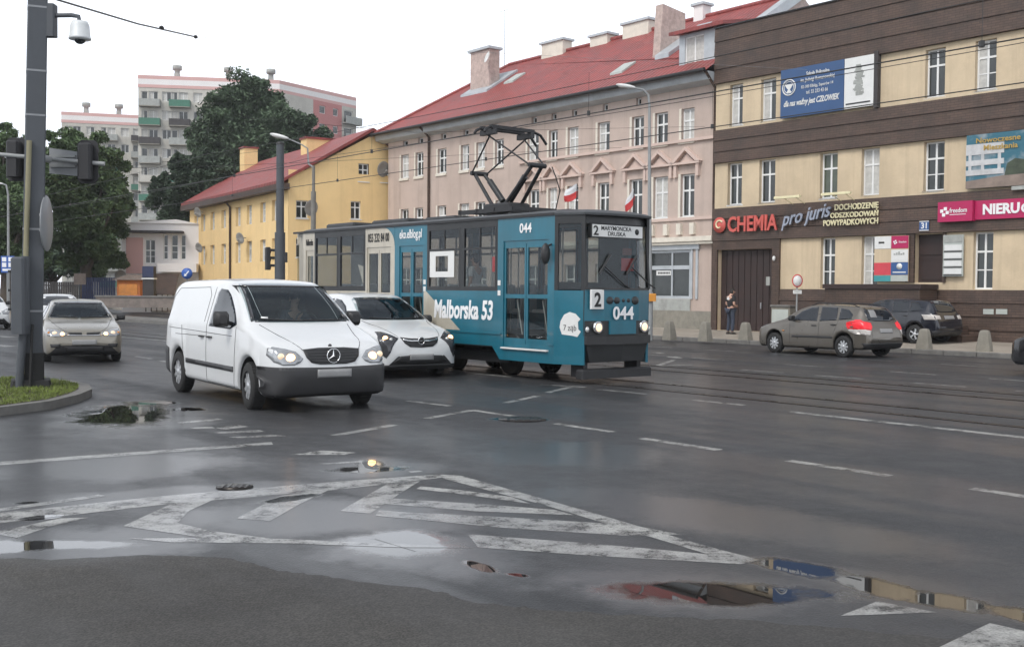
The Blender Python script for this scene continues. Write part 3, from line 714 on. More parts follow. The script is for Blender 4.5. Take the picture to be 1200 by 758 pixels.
# ---- kinds
def estate(L=4.2, W=.86, H=1.5, cowl=(1.02, .98), roofstart=1.75, rearroof=3.75, tail=.35):
    return None
VAN = dict(cab=(1.05, 2.62, .5, 1.8, .72, (-.38, .38)), cab_top=1.92, L=4.9, R=.335, Ra=.385, axles=(.86, 4.0),
  zt=[(0, .60), (.02, .72), (.06, .83), (.12, .91), (.25, .99), (.6, 1.09), (.95, 1.2), (1.05, 1.235), (1.3, 1.41), (1.75, 1.70), (1.98, 1.81), (2.2, 1.86), (3, 1.89), (4.3, 1.88), (4.62, 1.83), (4.76, 1.70), (4.84, 1.3), (4.9, .8)],
  zb=[(0, .50), (.03, .36), (.08, .25), (.16, .2), (.6, .21), (4.4, .25), (4.7, .28), (4.85, .42), (4.9, .6)],
  W=[(0, .60), (.03, .72), (.08, .80), (.18, .87), (.4, .915), (.8, .945), (1.4, .95), (4.3, .95), (4.65, .93), (4.8, .88), (4.9, .78)],
  zs=[(0, .56), (.06, .76), (.12, .85), (.25, .92), (.6, 1.03), (1.0, 1.12), (1.4, 1.16), (4.6, 1.16), (4.8, 1.0), (4.9, .7)],
  wr=[(0, .46), (.1, .60), (.3, .70), (1.0, .80), (1.25, .80), (1.98, .735), (2.3, .75), (4.4, .76), (4.7, .72), (4.9, .6)],
  crown=[(0, .02), (.5, .035), (1.2, .03), (2, .04), (4.5, .06), (4.9, .03)], rr=.12,
  windshield=[(-.79, 1.25), (-.5, 1.228), (0, 1.222), (.5, 1.228), (.79, 1.25), (.68, 1.74), (.64, 1.785), (.3, 1.80), (-.3, 1.80), (-.64, 1.785), (-.68, 1.74)],
  sidewin=[[(1.36, 1.19), (1.62, 1.40), (1.95, 1.63), (2.1, 1.70), (2.36, 1.72), (2.44, 1.66), (2.52, 1.14), (1.6, 1.12)]],
  sidetrim=[[(1.42, .50), (3.56, .52), (3.56, .595), (1.42, .575)], [(.06, .63), (.56, .63), (.56, .22), (.2, .21), (.08, .3)], [(4.44, .30), (4.84, .42), (4.86, .78), (4.44, .72)]],
  trimmat='grey_plastic',
  front=[('bumper', 'grey_plastic', [(-.95, .645), (-.5, .635), (0, .625), (.5, .635), (.95, .645), (.95, .34), (.86, .25), (-.86, .25), (-.95, .34)], .03),
         ('grille', 'black_plastic', [(-.43, .875), (-.2, .895), (.2, .895), (.43, .875), (.40, .77), (.33, .695), (.2, .67), (-.2, .67), (-.33, .695), (-.40, .77)], .012),
         ('licence_plate', 'plate_white', [(-.26, .49), (.26, .49), (.26, .60), (-.26, .60)], .04)],
  lamps=[dict(poly=[(.45, .755), (.50, .70), (.58, .67), (.74, .668), (.84, .71), (.885, .80), (.875, .90), (.82, .915), (.68, .89), (.54, .85)], bulbs=[(.63, .765, .07, 'lamp_lit'), (.76, .79, .05, 'lamp_glow')])],
  seams=[[(2.56, 1.74), (2.62, 1.1), (2.58, .3)], [(1.35, 1.16), (1.37, .6), (1.4, .28), (2.58, .28)], [(3.6, .36), (3.72, .8), (3.82, 1.12)], [(2.62, .98), (4.1, .97)], [(1.5, 1.02), (4.5, 1.07)],
         [(2.75, 1.2), (2.72, 1.62), (2.85, 1.74), (4.3, 1.72), (4.55, 1.58), (4.62, 1.2)]],
  fseams=[[(.40, .84), (.55, 1.0), (.70, 1.2)], [(0, .845), (.4, .83)]], handles=[(2.44, .97), (2.80, .97)], mirror=(1.55, 1.24, .115, .115), wiper=[((.62, 1.25), (-.1, 1.25)), ((-.02, 1.24), (-.65, 1.27))])
MPV = dict(cab=(1.12, 3.6, .4, 1.5, .58, (-.34, .34)), cab_top=2.05, lampmat='lamp_dark', L=4.6, R=.325, axles=(.95, 3.7),
  zt=[(0, .56), (.02, .66), (.06, .75), (.12, .81), (.3, .90), (.7, 1.01), (1.0, 1.07), (1.12, 1.10), (1.5, 1.31), (2.0, 1.55), (2.3, 1.63), (2.9, 1.66), (3.7, 1.61), (4.15, 1.5), (4.4, 1.25), (4.55, .95), (4.6, .75)],
  zb=[(0, .42), (.03, .28), (.08, .20), (.2, .17), (4.3, .2), (4.5, .3), (4.6, .5)],
  W=[(0, .52), (.03, .68), (.08, .77), (.2, .85), (.5, .91), (1, .925), (3.8, .925), (4.3, .89), (4.52, .8), (4.6, .68)],
  zs=[(0, .5), (.06, .68), (.15, .76), (.4, .86), (1, .98), (1.4, 1.01), (3.9, 1.1), (4.4, 1.0), (4.6, .7)],
  wr=[(0, .4), (.1, .58), (.4, .72), (1.05, .79), (1.3, .77), (2.1, .63), (2.5, .62), (3.8, .62), (4.3, .6), (4.6, .5)],
  crown=[(0, .02), (1.1, .035), (2, .03), (4.6, .03)],
  windshield=[(-.76, 1.13), (-.4, 1.105), (0, 1.10), (.4, 1.105), (.76, 1.13), (.6, 1.51), (.52, 1.55), (.2, 1.565), (-.2, 1.565), (-.52, 1.55), (-.6, 1.51)],
  sidewin=[[(1.55, 1.06), (2.0, 1.38), (2.3, 1.50), (2.6, 1.53), (2.62, 1.06)], [(2.7, 1.07), (2.68, 1.53), (3.5, 1.50), (3.55, 1.1)], [(3.65, 1.12), (3.6, 1.48), (4.05, 1.38), (4.15, 1.18)]],
  front=[('grille', 'black_plastic', [(-.42, .80), (-.2, .775), (0, .77), (.2, .775), (.42, .80), (.36, .69), (.25, .615), (0, .60), (-.25, .615), (-.36, .69)], .01),
         ('grille_bar', 'chrome', [(-.39, .775), (-.2, .745), (.2, .745), (.39, .775), (.36, .735), (.2, .71), (-.2, .71), (-.36, .735)], .022),
         ('lower_intake', 'black_plastic', [(-.6, .32), (-.45, .44), (0, .46), (.45, .44), (.6, .32), (.3, .29), (-.3, .29)], .01),
         ('licence_plate', 'plate_white', [(-.26, .36), (.26, .36), (.26, .47), (-.26, .47)], .03),
         ('lip', 'black_plastic', [(-.8, .27), (.8, .27), (.76, .17), (-.76, .17)], .02)],
  lamps=[dict(poly=[(.46, .78), (.56, .70), (.62, .62), (.66, .52), (.74, .40), (.80, .46), (.82, .6), (.84, .78), (.80, .90), (.7, .90), (.58, .85)], bulbs=[(.72, .78, .06, 'lamp_lit'), (.62, .76, .04, 'lamp_bulb')])],
  fseams=[[(.45, .8), (.6, .98), (.74, 1.1)]], seams=[[(2.65, 1.5), (2.68, .3)], [(1.5, 1.02), (1.52, .3)], [(3.5, 1.1), (3.3, .5)]], handles=[(2.5, .92), (3.45, .95)],
  mirror=(1.68, 1.08, .1, .085), mirrormat='black_plastic', wiper=[((.6, 1.14), (0, 1.12)), ((-.05, 1.12), (-.55, 1.15))], antenna=(3.9, .08))
SALOON = dict(cab=(1.2, 3.2, .35, 1.3, .54, (-.33, .33)), cab_top=1.95, L=4.3, R=.305, axles=(.85, 3.4),
  zt=[(0, .52), (.02, .62), (.05, .69), (.1, .735), (.3, .80), (.7, .88), (1.1, .95), (1.22, .985), (1.6, 1.19), (1.95, 1.36), (2.2, 1.42), (2.6, 1.44), (3.2, 1.37), (3.6, 1.18), (3.85, 1.02), (4.15, .98), (4.25, .9), (4.3, .7)],
  zb=[(0, .4), (.03, .27), (.08, .21), (.2, .17), (4.0, .2), (4.2, .3), (4.3, .45)],
  W=[(0, .56), (.03, .69), (.08, .755), (.2, .81), (.5, .845), (1, .85), (3.6, .85), (4.1, .8), (4.25, .74), (4.3, .66)],
  zs=[(0, .47), (.05, .62), (.15, .69), (.4, .76), (1.1, .88), (1.5, .91), (3.6, .97), (4.1, .95), (4.3, .65)],
  wr=[(0, .42), (.1, .58), (.4, .66), (1.15, .74), (1.4, .72), (2.0, .59), (2.6, .57), (3.2, .57), (3.7, .62), (4.1, .64), (4.3, .55)],
  crown=[(0, .02), (1.1, .03), (2, .03), (4.3, .025)],
  windshield=[(-.71, 1.01), (0, .985), (.71, 1.01), (.58, 1.32), (.52, 1.355), (0, 1.375), (-.52, 1.355), (-.58, 1.32)],
  sidewin=[[(1.65, .95), (1.95, 1.2), (2.2, 1.32), (2.55, 1.35), (2.58, .96)], [(2.66, .96), (2.64, 1.35), (3.1, 1.3), (3.45, 1.12), (3.42, 1.0)]],
  front=[('grille', 'black_plastic', [(-.35, .70), (-.05, .69), (-.05, .645), (-.3, .645)], .012), ('grille', 'black_plastic', [(.35, .70), (.05, .69), (.05, .645), (.3, .645)], .012),
         ('grille_bar', 'chrome', [(-.38, .645), (-.05, .635), (.05, .635), (.38, .645), (.3, .622), (-.3, .622)], .016),
         ('lower_intake', 'black_plastic', [(-.42, .38), (.42, .38), (.38, .26), (-.38, .26)], .01), ('fog_recess', 'black_plastic', [(.5, .44), (.72, .44), (.7, .36), (.52, .36)], .01), ('fog_recess', 'black_plastic', [(-.5, .44), (-.72, .44), (-.7, .36), (-.52, .36)], .01),
         ('licence_plate', 'plate_white', [(-.26, .42), (.26, .42), (.26, .53), (-.26, .53)], .03)],
  lamps=[dict(poly=[(.37, .70), (.36, .63), (.6, .60), (.76, .62), (.80, .69), (.76, .765), (.6, .755)], bulbs=[(.46, .66, .05, 'lamp_lit'), (.62, .68, .055, 'lamp_glow'), (.74, .69, .03, 'amber_lens')])],
  fseams=[[(.37, .71), (.55, .82), (.7, .97)]], seams=[[(2.62, 1.33), (2.64, .3)], [(1.5, .9), (1.5, .3)]], handles=[(2.5, .84), (3.3, .86)], mirror=(1.72, .97, .1, .07), wiper=[((.6, 1.02), (0, 1.0)), ((-.05, 1.0), (-.5, 1.03))], antenna=(2.15, .1))
def ESTATE_(L=4.2):
    return dict(L=L, R=.30, axles=(.8, 3.38),
  zt=[(0, .56), (.03, .68), (.08, .74), (.3, .84), (.7, .95), (1.0, 1.02), (1.1, 1.05), (1.5, 1.28), (1.9, 1.43), (2.2, 1.475), (2.8, 1.47), (3.5, 1.44), (3.72, 1.41), (3.86, 1.3), (4.03, 1.02), (4.1, .88), (4.16, .75), (4.2, .6)],
  zb=[(0, .42), (.03, .28), (.08, .22), (.2, .18), (3.9, .22), (4.1, .28), (4.2, .42)],
  W=[(0, .52), (.03, .66), (.1, .75), (.25, .81), (.6, .85), (1, .86), (3.5, .86), (3.9, .82), (4.1, .76), (4.2, .68)],
  zs=[(0, .5), (.08, .68), (.3, .77), (1.0, .91), (1.4, .93), (3.6, 1.02), (4.0, .95), (4.1, .84), (4.2, .56)],
  wr=[(0, .4), (.1, .58), (.4, .68), (1.05, .75), (1.4, .72), (2.0, .59), (2.6, .58), (3.6, .565), (3.86, .56), (4.03, .62), (4.1, .68), (4.2, .6)],
  crown=[(0, .02), (1.1, .03), (2, .03), (4.2, .02)], rr=.07,
  windshield=[(-.72, 1.08), (0, 1.055), (.72, 1.08), (.58, 1.36), (.5, 1.40), (0, 1.42), (-.5, 1.40), (-.58, 1.36)],
  rearwin=[(-.58, 1.06), (-.55, 1.28), (-.46, 1.38), (.46, 1.38), (.55, 1.28), (.58, 1.06), (.3, 1.02), (-.3, 1.02)],
  sidewin=[[(1.42, 1.0), (1.75, 1.26), (2.05, 1.37), (2.3, 1.39), (2.42, .99)], [(2.52, .99), (2.42, 1.39), (3.0, 1.385), (3.12, 1.03)], [(3.2, 1.04), (3.1, 1.37), (3.4, 1.33), (3.6, 1.2), (3.62, 1.08)]],
  sidetrim=[[(1.5, .50), (3.0, .52), (3.0, .575), (1.5, .555)]],
  rear=[('tail_light', 'red_lens', [(.52, .98), (.86, 1.04), (.86, .80), (.6, .78), (.52, .86)]), ('tail_light', 'red_lens', [(-.52, .98), (-.86, 1.04), (-.86, .80), (-.6, .78), (-.52, .86)]),
        ('reversing_lamp', 'clear_lens', [(.6, .775), (.86, .79), (.86, .66), (.68, .64)]), ('reversing_lamp', 'clear_lens', [(-.6, .775), (-.86, .79), (-.86, .66), (-.68, .64)]),
        ('licence_plate', 'plate_white', [(-.26, .70), (.26, .70), (.26, .81), (-.26, .81)], .02), ('rear_bumper', 'black_plastic', [(-.8, .42), (.8, .42), (.76, .27), (-.76, .27)], .025)],
  sidelamps=[('tail_light', 'red_lens', [(3.66, .98), (3.72, .84), (3.86, .8), (4.08, .81), (4.02, .98), (3.88, 1.06), (3.74, 1.06)]), ('reversing_lamp', 'clear_lens', [(3.86, .795), (3.96, .66), (4.11, .64), (4.09, .8)]), ('side_indicator', 'amber_lens', [(1.12, .66), (1.2, .66), (1.2, .69), (1.12, .69)])],
  lamps=[dict(poly=[(.42, .72), (.46, .62), (.66, .60), (.76, .7), (.8, .84), (.66, .82)], bulbs=[(.6, .7, .06, 'lamp_bulb')])],
  front=[('grille', 'black_plastic', [(-.38, .66), (.38, .66), (.34, .58), (-.34, .58)]), ('lower_intake', 'black_plastic', [(-.5, .42), (.5, .42), (.45, .28), (-.45, .28)])],
  rseams=[[(.46, 1.4), (.58, 1.05), (.6, .55), (0, .5)]], seams=[[(2.47, 1.37), (2.5, .96), (2.48, .28)], [(1.4, .96), (1.42, .3)], [(3.15, 1.36), (3.17, .98), (3.02, .62)]], handles=[(2.32, .86), (3.02, .9)],
  mirror=(1.55, 1.02, .09, .075), wiper=[((.5, 1.08), (0, 1.06))], antenna=(2.0, .12))
ESTATE = ESTATE_()
CLIO = dict(ESTATE, rails=(1.95, 3.65))
HATCH = dict(ESTATE, rear=[('tail_light', 'clear_lens', [(.5, .92), (.84, .95), (.84, .78), (.5, .80)]), ('tail_light', 'clear_lens', [(-.5, .92), (-.84, .95), (-.84, .78), (-.5, .80)]), ('licence_plate', 'plate_white', [(-.27, .80), (.27, .80), (.27, .91), (-.27, .91)], .02), ('rear_bumper', 'black_plastic', [(-.8, .42), (.8, .42), (.76, .27), (-.76, .27)], .025)],
  sidelamps=[('tail_light', 'clear_lens', [(3.8, .92), (3.86, .8), (4.08, .8), (4.02, .94)])], sidetrim=[])
del HATCH['lamps']; HATCH['lamps'] = []

def dirangle(u_vp):   # heading of a car whose long side runs to image column u_vp; faces the viewer
    d = ray(u_vp, 335); return math.atan2(-d[1], -d[0])
def front_at(px, Ln, hd):   # ground point under the middle of the front -> car centre
    p = G(*px); return (p.x - math.cos(hd) * Ln / 2, p.y - math.sin(hd) * Ln / 2, 0)
hd = dirangle(-290)
van, vb = car('delivery_van', 'white panel van with dark grey bumper and lit headlights, turning in front of the tram', 'van', VAN, front_at((391, 482), 4.9, hd), hd, M['white_paint'], style='cap', steer=-.12)
h = vb.ray_cast(Vector((6, 0, .785)), Vector((-1, 0, 0))); gx = h[0].x + .02
gr = [o for o in van.children if o.name.startswith('grille')][0]
emblem_star(gr, gx + .012, 0, .785, .098)
mb = MB()
for z in (.71, .75, .79, .83, .87):
    seam(mb, vb, [(-.38 + abs(z - .79) * .6, z), (.38 - abs(z - .79) * .6, z)], 'front', .008)
o = mb.build('grille_slat', M['grey_plastic'], gr); o.location = (.012, 0, 0)
q = MB(); h = vb.ray_cast(Vector((6, 0, .92)), Vector((-1, 0, 0))); q.ball(h[0], .012, .03, .03, 12, 6); q.build('bonnet_badge', M['grey_plastic'], van)
q = patch(vb, [(-.62, 1.275), (-.52, 1.27), (-.51, 1.305), (-.61, 1.31)], 'front', M['sign_white'], 'windscreen_sticker', van, off=.009, thick=.012)

hd = dirangle(-230)
mpv, vb = car('family_car', 'white people carrier with wide dark headlights, between the van and the tram', 'car', MPV, front_at((494, 443), 4.6, hd), hd, M['white_paint'], style='alloy', steer=0)
h = vb.ray_cast(Vector((6, 0, .73)), Vector((-1, 0, 0)))
gr = [o for o in mpv.children if o.name.startswith('grille_bar')][0]; q = MB(); n = 24; r = .068; x0 = h[0].x + .034
q.tube([(x0, r * math.cos(2 * PI * k / n), .73 + r * math.sin(2 * PI * k / n)) for k in range(n + 1)], .009, 6)
q.prism([(-.085, .722), (.0, .728), (-.01, .742), (.085, .738), (.0, .732), (.01, .718)], x0 - .005, x0 + .008, axis='x'); q.build('emblem', M['chrome'], gr)
q = MB(); q.lathe([(.001, x0 - .008), (r, x0 - .008), (r, x0 - .004), (.001, x0 - .004)], (0, 0, .73), 'x', 24); q.build('emblem_ground', M['black_plastic'], gr)

hd = dirangle(-10)
sal, vb = car('saloon_car', 'silver beige saloon with one bright headlight, just beyond the big grey pole', 'car', SALOON, front_at((99, 425.5), 4.3, hd), hd, M['silver_paint'], style='alloy')
hd = dirangle(-60)
p = G(66, 392, 0)
wag, _ = car('estate_car', 'pale estate car with roof rails, half hidden behind the silver saloon', 'car', CLIO, (p.x, p.y, 0), hd, M['white_paint'])
hd = dirangle(-300)
p = G(-22, 384, 0)
lc, _ = car('small_car', 'white car cut by the left border of the view', 'car', ESTATE, (p.x, p.y, 0), hd, M['white_paint'])
p = G(18, 368, 0)
dk, _ = car('dark_car', 'black car parked under the trees behind the grey signal post', 'car', ESTATE, (p.x, p.y, 0), dirangle(900), M['black_paint'])
# driving away to the left on the far side
ah = math.atan2(.835, -.55)
A, B = G(910, 413), G(988, 418.5); n_ = Vector((-math.sin(ah), math.cos(ah), 0)); mid = (A + B) / 2
fw = Vector((math.cos(ah), math.sin(ah), 0))
ctr = mid - n_ * .76 - fw * 0.01
cl, vb = car('estate_car', 'grey bronze estate car with a lit red tail light, driving along the far kerb', 'car', CLIO, (ctr.x, ctr.y, 0), ah, M['bronze_paint'], style='cap', scale=.97)
q = patch(vb, [(.16, 1.12), (.42, 1.12), (.38, 1.33), (.14, 1.33)], 'rear', M['plate_white'], 'window_notice', cl, off=.009, thick=.012)
p = W(-20.7, 32.9, .178); ah2 = math.atan2(.80, -.60)
da, _ = car('hatchback', 'dark navy hatchback parked on the pavement below the brown steps', 'car', HATCH, p, ah2, M['navy_paint'], style='alloy', scale=.96)
ah3 = math.atan2(.82, -.57); p = G(1186, 431) + Vector((math.cos(ah3), math.sin(ah3), 0)) * -2.1
p = G(1312, 442)
ed, _ = car('small_car', 'black car entering from the right border of the view', 'car', HATCH, p, ah, M['black_paint'], style='cap')
# ------------------------------------------------------------------ tram: local x along the street (front = +x), y across (near side = -1.2), z up
S0, T0 = -20.0, 14.7
tram = thing('tram', 'teal and cream tram with raised pantograph and route 2 plate, crossing the junction', 'tram', W(S0, T0, 0), ROT)
def TX(u, v=300): return F(u, v, 13.6)[0] - S0
ZR, ZB = 3.17, 1.74
YN = -1.1
wins = [(TX(369) + .03, TX(396) - .02), (TX(398), TX(427)), (TX(502), TX(539)), (TX(543), TX(581.5))]
doors = [(TX(430), TX(458)), (TX(468), TX(496)), (TX(590), TX(643))]
rdoor = (TX(358.5), TX(367.5))
XS, XC, XE = -5.5, TX(462.5), 4.3           # rear, colour change, start of the front taper
def holes(a, b):
    H = [(w0, w1, ZB + .03, 3.03) for w0, w1 in wins if a <= w0 and w1 <= b]
    H += [(d0, d1, .62, 2.70) for d0, d1 in doors + [rdoor] if a <= d0 and d1 <= b]
    return H
def skirt(mb, a, b, y, mi, z=.86): pass
WA, WB, WC, WD = wins[0][0] - .05, wins[1][1] + .05, wins[2][0] - .05, wins[3][1] + .05
for a, b, z0, z1, m in ((XS, WA, .62, ZR, 'cream_paint'), (WA, WB, ZB - .05, ZR, 'tram_dark'), (WA, WB, .62, ZB - .051, 'cream_paint'), (WB, XC, .62, ZR, 'cream_paint'),
                        (XC, WC, .62, ZR, 'teal_paint'), (WC, WD, ZB - .02, ZR, 'tram_dark'), (WC, WD, .62, ZB - .021, 'teal_paint'), (WD, XE, .62, ZR, 'teal_paint')):
    mb = MB(); H = holes(a, b) if z1 > 2 else []; wall(mb, (a, b, z0, z1), H, YN, YN + .07); mb.build('side_panel', M[m], tram)
mb = MB(); wall(mb, (XS, XC, .62, ZR), [(w0, w1, ZB + .03, 3.03) for w0, w1 in wins[:2]] + [(-2.4, -1.3, ZB + .03, 3.03)], 1.1, 1.03)
mb.build('side_panel', M['cream_paint'], tram)
mb = MB(); wall(mb, (XC, XE, .62, ZR), [(-.9, .0, ZB + .03, 3.03)] + [(w0, w1, ZB + .03, 3.03) for w0, w1 in wins[2:]] + [(2.8, 4.1, ZB + .03, 3.03)], 1.1, 1.03)
mb.build('side_panel', M['teal_paint'], tram)
# skirts under the doors; the side is cut higher over the bogies
mb = MB()
mb.prism([(doors[2][0] - .35, .62), (doors[2][0] - .1, .36), (XE, .36), (XE, .62)], YN, YN + .05)
mb.prism([(doors[2][0] - .35, .62), (doors[2][0] - .1, .36), (XE, .36), (XE, .62)], 1.05, 1.1)
mb.build('skirt', M['teal_paint'], tram)
mb = MB(); mb.prism([(XS, .62), (XS, .4), (-4.6, .4), (-4.4, .62)], YN, YN + .05); mb.prism([(-2.6, .62), (-2.5, .4), (-.0, .4), (.15, .62)], YN, YN + .05); mb.build('skirt', M['tram_dark'], tram)
mb = MB()   # rub rail along the waist of the lower side
mb.box(doors[1][1] + .02, doors[2][0] - .05, YN - .02, YN - .002, .855, .885); mb.box(doors[2][1] + .03, XE, YN - .02, YN - .002, .70, .725); mb.build('rub_rail', M['teal_paint'], tram)
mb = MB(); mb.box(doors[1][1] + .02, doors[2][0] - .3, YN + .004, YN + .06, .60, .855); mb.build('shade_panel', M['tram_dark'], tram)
# floor, ceiling, roof
mb = MB(); mb.box(-6.0, 4.5, -1.0, 1.0, .8, .88); mb.build('floor', M['tram_dark'], tram)
mb = MB(); mb.box(-6.0, 4.5, -1.0, 1.0, 3.07, 3.11); mb.build('ceiling', M['tram_inside'], tram)
OUT = lambda e: [(-6.3 + e, -.8 + e), (-5.5, -1.1 + e), (4.3, -1.1 + e), (4.86 - e, -.85 + e), (4.98 - e, -.45), (5.0 - e, 0), (4.98 - e, .45), (4.86 - e, .85 - e), (4.3, 1.1 - e), (-5.5, 1.1 - e), (-6.3 + e, .8 - e)]
mb = MB(); mb.loft([[(x, y, z) for x, y in OUT(e)] for e, z in ((-.02, ZR - .03), (-.025, ZR + .01), (.06, ZR + .05), (.22, ZR + .085), (.5, ZR + .10))]); mb.build('roof', M['tram_roof'], tram)
for x0, x1, y0, y1, h in ((-5.6, -4.2, -.4, .4, .16), (-3.2, -1.6, -.5, .5, .14), (-1.0, .2, -.45, .45, .12), (3.0, 4.0, -.5, .4, .06)): mb = MB(); mb.cbox(x0, x1, y0, y1, ZR + .08, ZR + .08 + h, .04); mb.build('roof_equipment', M['tram_dark'], tram)
mb = MB(); mb.box(-6.0, XE, YN - .03, YN + .02, ZR - .03, ZR + .02); mb.build('gutter', M['dark_metal'], tram)
# tapered cab sides, front and tail
def sidepanel(name, p, q, z0, z1, mt, inset=0.0, thick=.05):
    p, q = Vector(p), Vector(q); d = (q - p).normalized(); n = Vector((d.y, -d.x, 0))
    if n.dot(Vector(((p.x + q.x) / 2, (p.y + q.y) / 2, 0))) < 0: n = -n
    mb = MB(); a, b = p + n * inset, q + n * inset
    mb.prism([tuple((a)[:2]), tuple((b)[:2]), tuple((b - n * thick)[:2]), tuple((a - n * thick)[:2])], z0, z1, axis='z')
    return mb.build(name, mt, tram)
for sg in (-1, 1):
    A_, B_ = (4.3, sg * 1.1, 0), (4.86, sg * .84, 0)
    sidepanel('cab_panel', A_, B_, .36, 1.74, M['teal_paint']); sidepanel('cab_panel', A_, B_, 2.98, ZR, M['tram_dark'])
    a, b = Vector(A_), Vector(B_)
    sidepanel('cab_pillar', a, a.lerp(b, .12), 1.74, 2.98, M['tram_dark']); sidepanel('cab_pillar', a.lerp(b, .88), b, 1.74, 2.98, M['tram_dark'])
    sidepanel('cab_window', a.lerp(b, .12), a.lerp(b, .88), 1.76, 2.97, M['tram_glass'], -.015, .012)
    R_ = [(-6.3, sg * .8, 0), (-5.5, sg * 1.1, 0)]; sidepanel('tail_panel', R_[0], R_[1], .5, ZR, M['cream_paint'])
sidepanel('tail_panel', (-6.3, -.85, 0), (-6.3, .85, 0), .5, 1.75, M['cream_paint']); sidepanel('tail_window', (-6.3, -.85, 0), (-6.3, .85, 0), 1.75, 2.9, M['tram_glass'], 0, .012); sidepanel('tail_panel', (-6.3, -.85, 0), (-6.3, .85, 0), 2.9, ZR, M['cream_paint'])
def front(e, z): return [(4.86 + e, -.84, z), (4.98 + e, -.45, z), (5.0 + e, 0, z), (4.98 + e, .45, z), (4.86 + e, .84, z)]
def frontband(name, z0, z1, mt, e0=0.0, e1=0.0, th=.05):
    mb = MB(); rings = []
    for (x0, y0, _), (x1, _, _) in zip(front(e0, 0), front(e1, 0)):
        rings.append([(x0, y0, z0), (x1, y0, z1), (x1 - th, y0, z1), (x0 - th, y0, z0)])
    mb.loft(rings); return mb.build(name, mt, tram)
frontband('front_panel', 1.18, 1.76, M['teal_paint'])
frontband('front_header', 2.98, ZR, M['tram_dark'], -.10, -.12)
frontband('windscreen', 1.78, 2.98, M['tram_glass'], 0, -.10, .012)
frontband('windscreen_sill', 1.755, 1.80, M['tram_dark'], .015, .012)
frontband('lamp_band', .90, 1.178, M['tram_dark'], .004, .004)
mb = MB(); mb.box(4.98, 5.025, -.34, .34, .93, 1.179); mb.build('number_panel', M['teal_paint'], tram)
frontband('bumper', .74, .898, M['black_plastic'], .06, .06, .16)
mb = MB(); mb.loft([[(4.3, -.7, .36), (4.86, -.7, .40), (4.98, 0, .42), (4.86, .7, .40), (4.3, .7, .36)], [(4.3, -.85, .74), (4.88, -.8, .74), (5.02, 0, .74), (4.88, .8, .74), (4.3, .85, .74)]]); mb.build('underrun', M['tram_dark'], tram)
mb = MB(); mb.cbox(4.7, 4.9, -.92, .92, .10, .28, .03); mb.box(4.4, 4.75, -.75, -.65, .12, .4); mb.box(4.4, 4.75, .65, .75, .12, .4); mb.build('track_guard', M['dark_metal'], tram)
for y in (-.82, .82): mb = MB(); mb.tube([(4.885, y, 1.78), (4.79, y * .985, 2.98)], .028, 6); mb.build('screen_pillar', M['tram_dark'], tram)
for y in (-.6, .6):
    mb = MB(); mb.lathe([(.001, 4.93), (.115, 4.94), (.12, 4.99), (.1, 5.0)], (0, y, 1.06), 'x', 20); h = mb.build('headlight', M['chrome'], tram)
    mb = MB(); mb.lathe([(.001, 5.006), (.06, 5.004), (.092, 4.995), (.09, 4.98)], (0, y, 1.06), 'x', 20); mb.build('lens', M['tram_lamp'], h)
for y in (-.8, .8):
    mb = MB(); mb.ball((4.9, y, 1.02), .03, .045, .055); mb.build('marker_light', M['lamp_bulb'], tram)
mb = MB()
for y0, y1 in ((-.35, .25), (.35, .55)):
    mb.tube([(5.02, y0 + .5, 1.80), (5.03, y0 + .35, 1.86), (4.99, y0 - .12, 2.2)], .014, 6); mb.tube([(5.0, y0 - .25, 2.05), (4.97, y0 + .05, 2.42)], .02, 6)
mb.build('wiper', M['black_plastic'], tram)
# destination box, route plate, numbers
mb = MB(); mb.cbox(4.80, 4.92, -.74, .62, 2.72, 2.99, .015); db = mb.build('destination_box', M['tram_dark'], tram)
mb = MB(); mb.box(4.921, 4.927, -.72, .58, 2.745, 2.965); mb.build('destination_blind', M['sign_white'], db)
YD, ZD = (0, 1, 0), (0, 0, 1)
text('2', 'lettering', M['letter_black'], db, (4.928, -.70, 2.765), YD, ZD, .13, .18, .004, .02)
text('MARYMONCKA', 'lettering', M['letter_black'], db, (4.928, -.50, 2.865), YD, ZD, .78, .08, .004, .012); text('DRUSKA', 'lettering', M['letter_black'], db, (4.928, -.33, 2.765), YD, ZD, .46, .08, .004, .012)
mb = MB(); mb.lathe([(.001, 4.927), (.055, 4.927), (.055, 4.931), (.001, 4.931)], (0, .43, 2.86), 'x', 16); mb.build('crest', M['letter_black'], db)
mb = MB(); mb.cbox(4.93, 4.985, -.78, -.46, 1.40, 1.76, .01); rp = mb.build('route_plate', M['sign_white'], tram)
text('2', 'lettering', M['letter_black'], rp, (4.987, -.71, 1.44), YD, ZD, .17, .27, .004, .03)
text('044', 'lettering', M['letter_white'], tram, (5.026, -.27, 1.2), YD, ZD, .54, .25, .006, .02)
mb = MB()
for k, (y, r) in enumerate(((-.32, .09), (-.14, .085), (.02, .05), (.16, .05), (.34, .1))): mb.ball((4.99, y, 1.56), .02, r, r * .8, 14, 6)
mb.build('old_letter_stain', M['tram_dark'], tram)
mb = MB(); mb.box(4.90, 4.905, .05, .38, 2.12, 2.36); mb.build('windscreen_notice', M['sign_red'], tram)
mb = MB(); mb.box(4.88, 4.885, .1, .34, 2.42, 2.55); mb.build('windscreen_notice', M['seat_red'], tram)
XD = (1, 0, 0)
text('044', 'lettering', M['letter_white'], tram, (TX(609), YN - .006, 2.84), XD, ZD, TX(623) - TX(609), .19, .006, .02)
text('Malborska 53', 'lettering', M['letter_white'], tram, (TX(509, 362), YN - .006, 1.13), XD, ZD, TX(578) - TX(509), .40, .006, .03, .12)
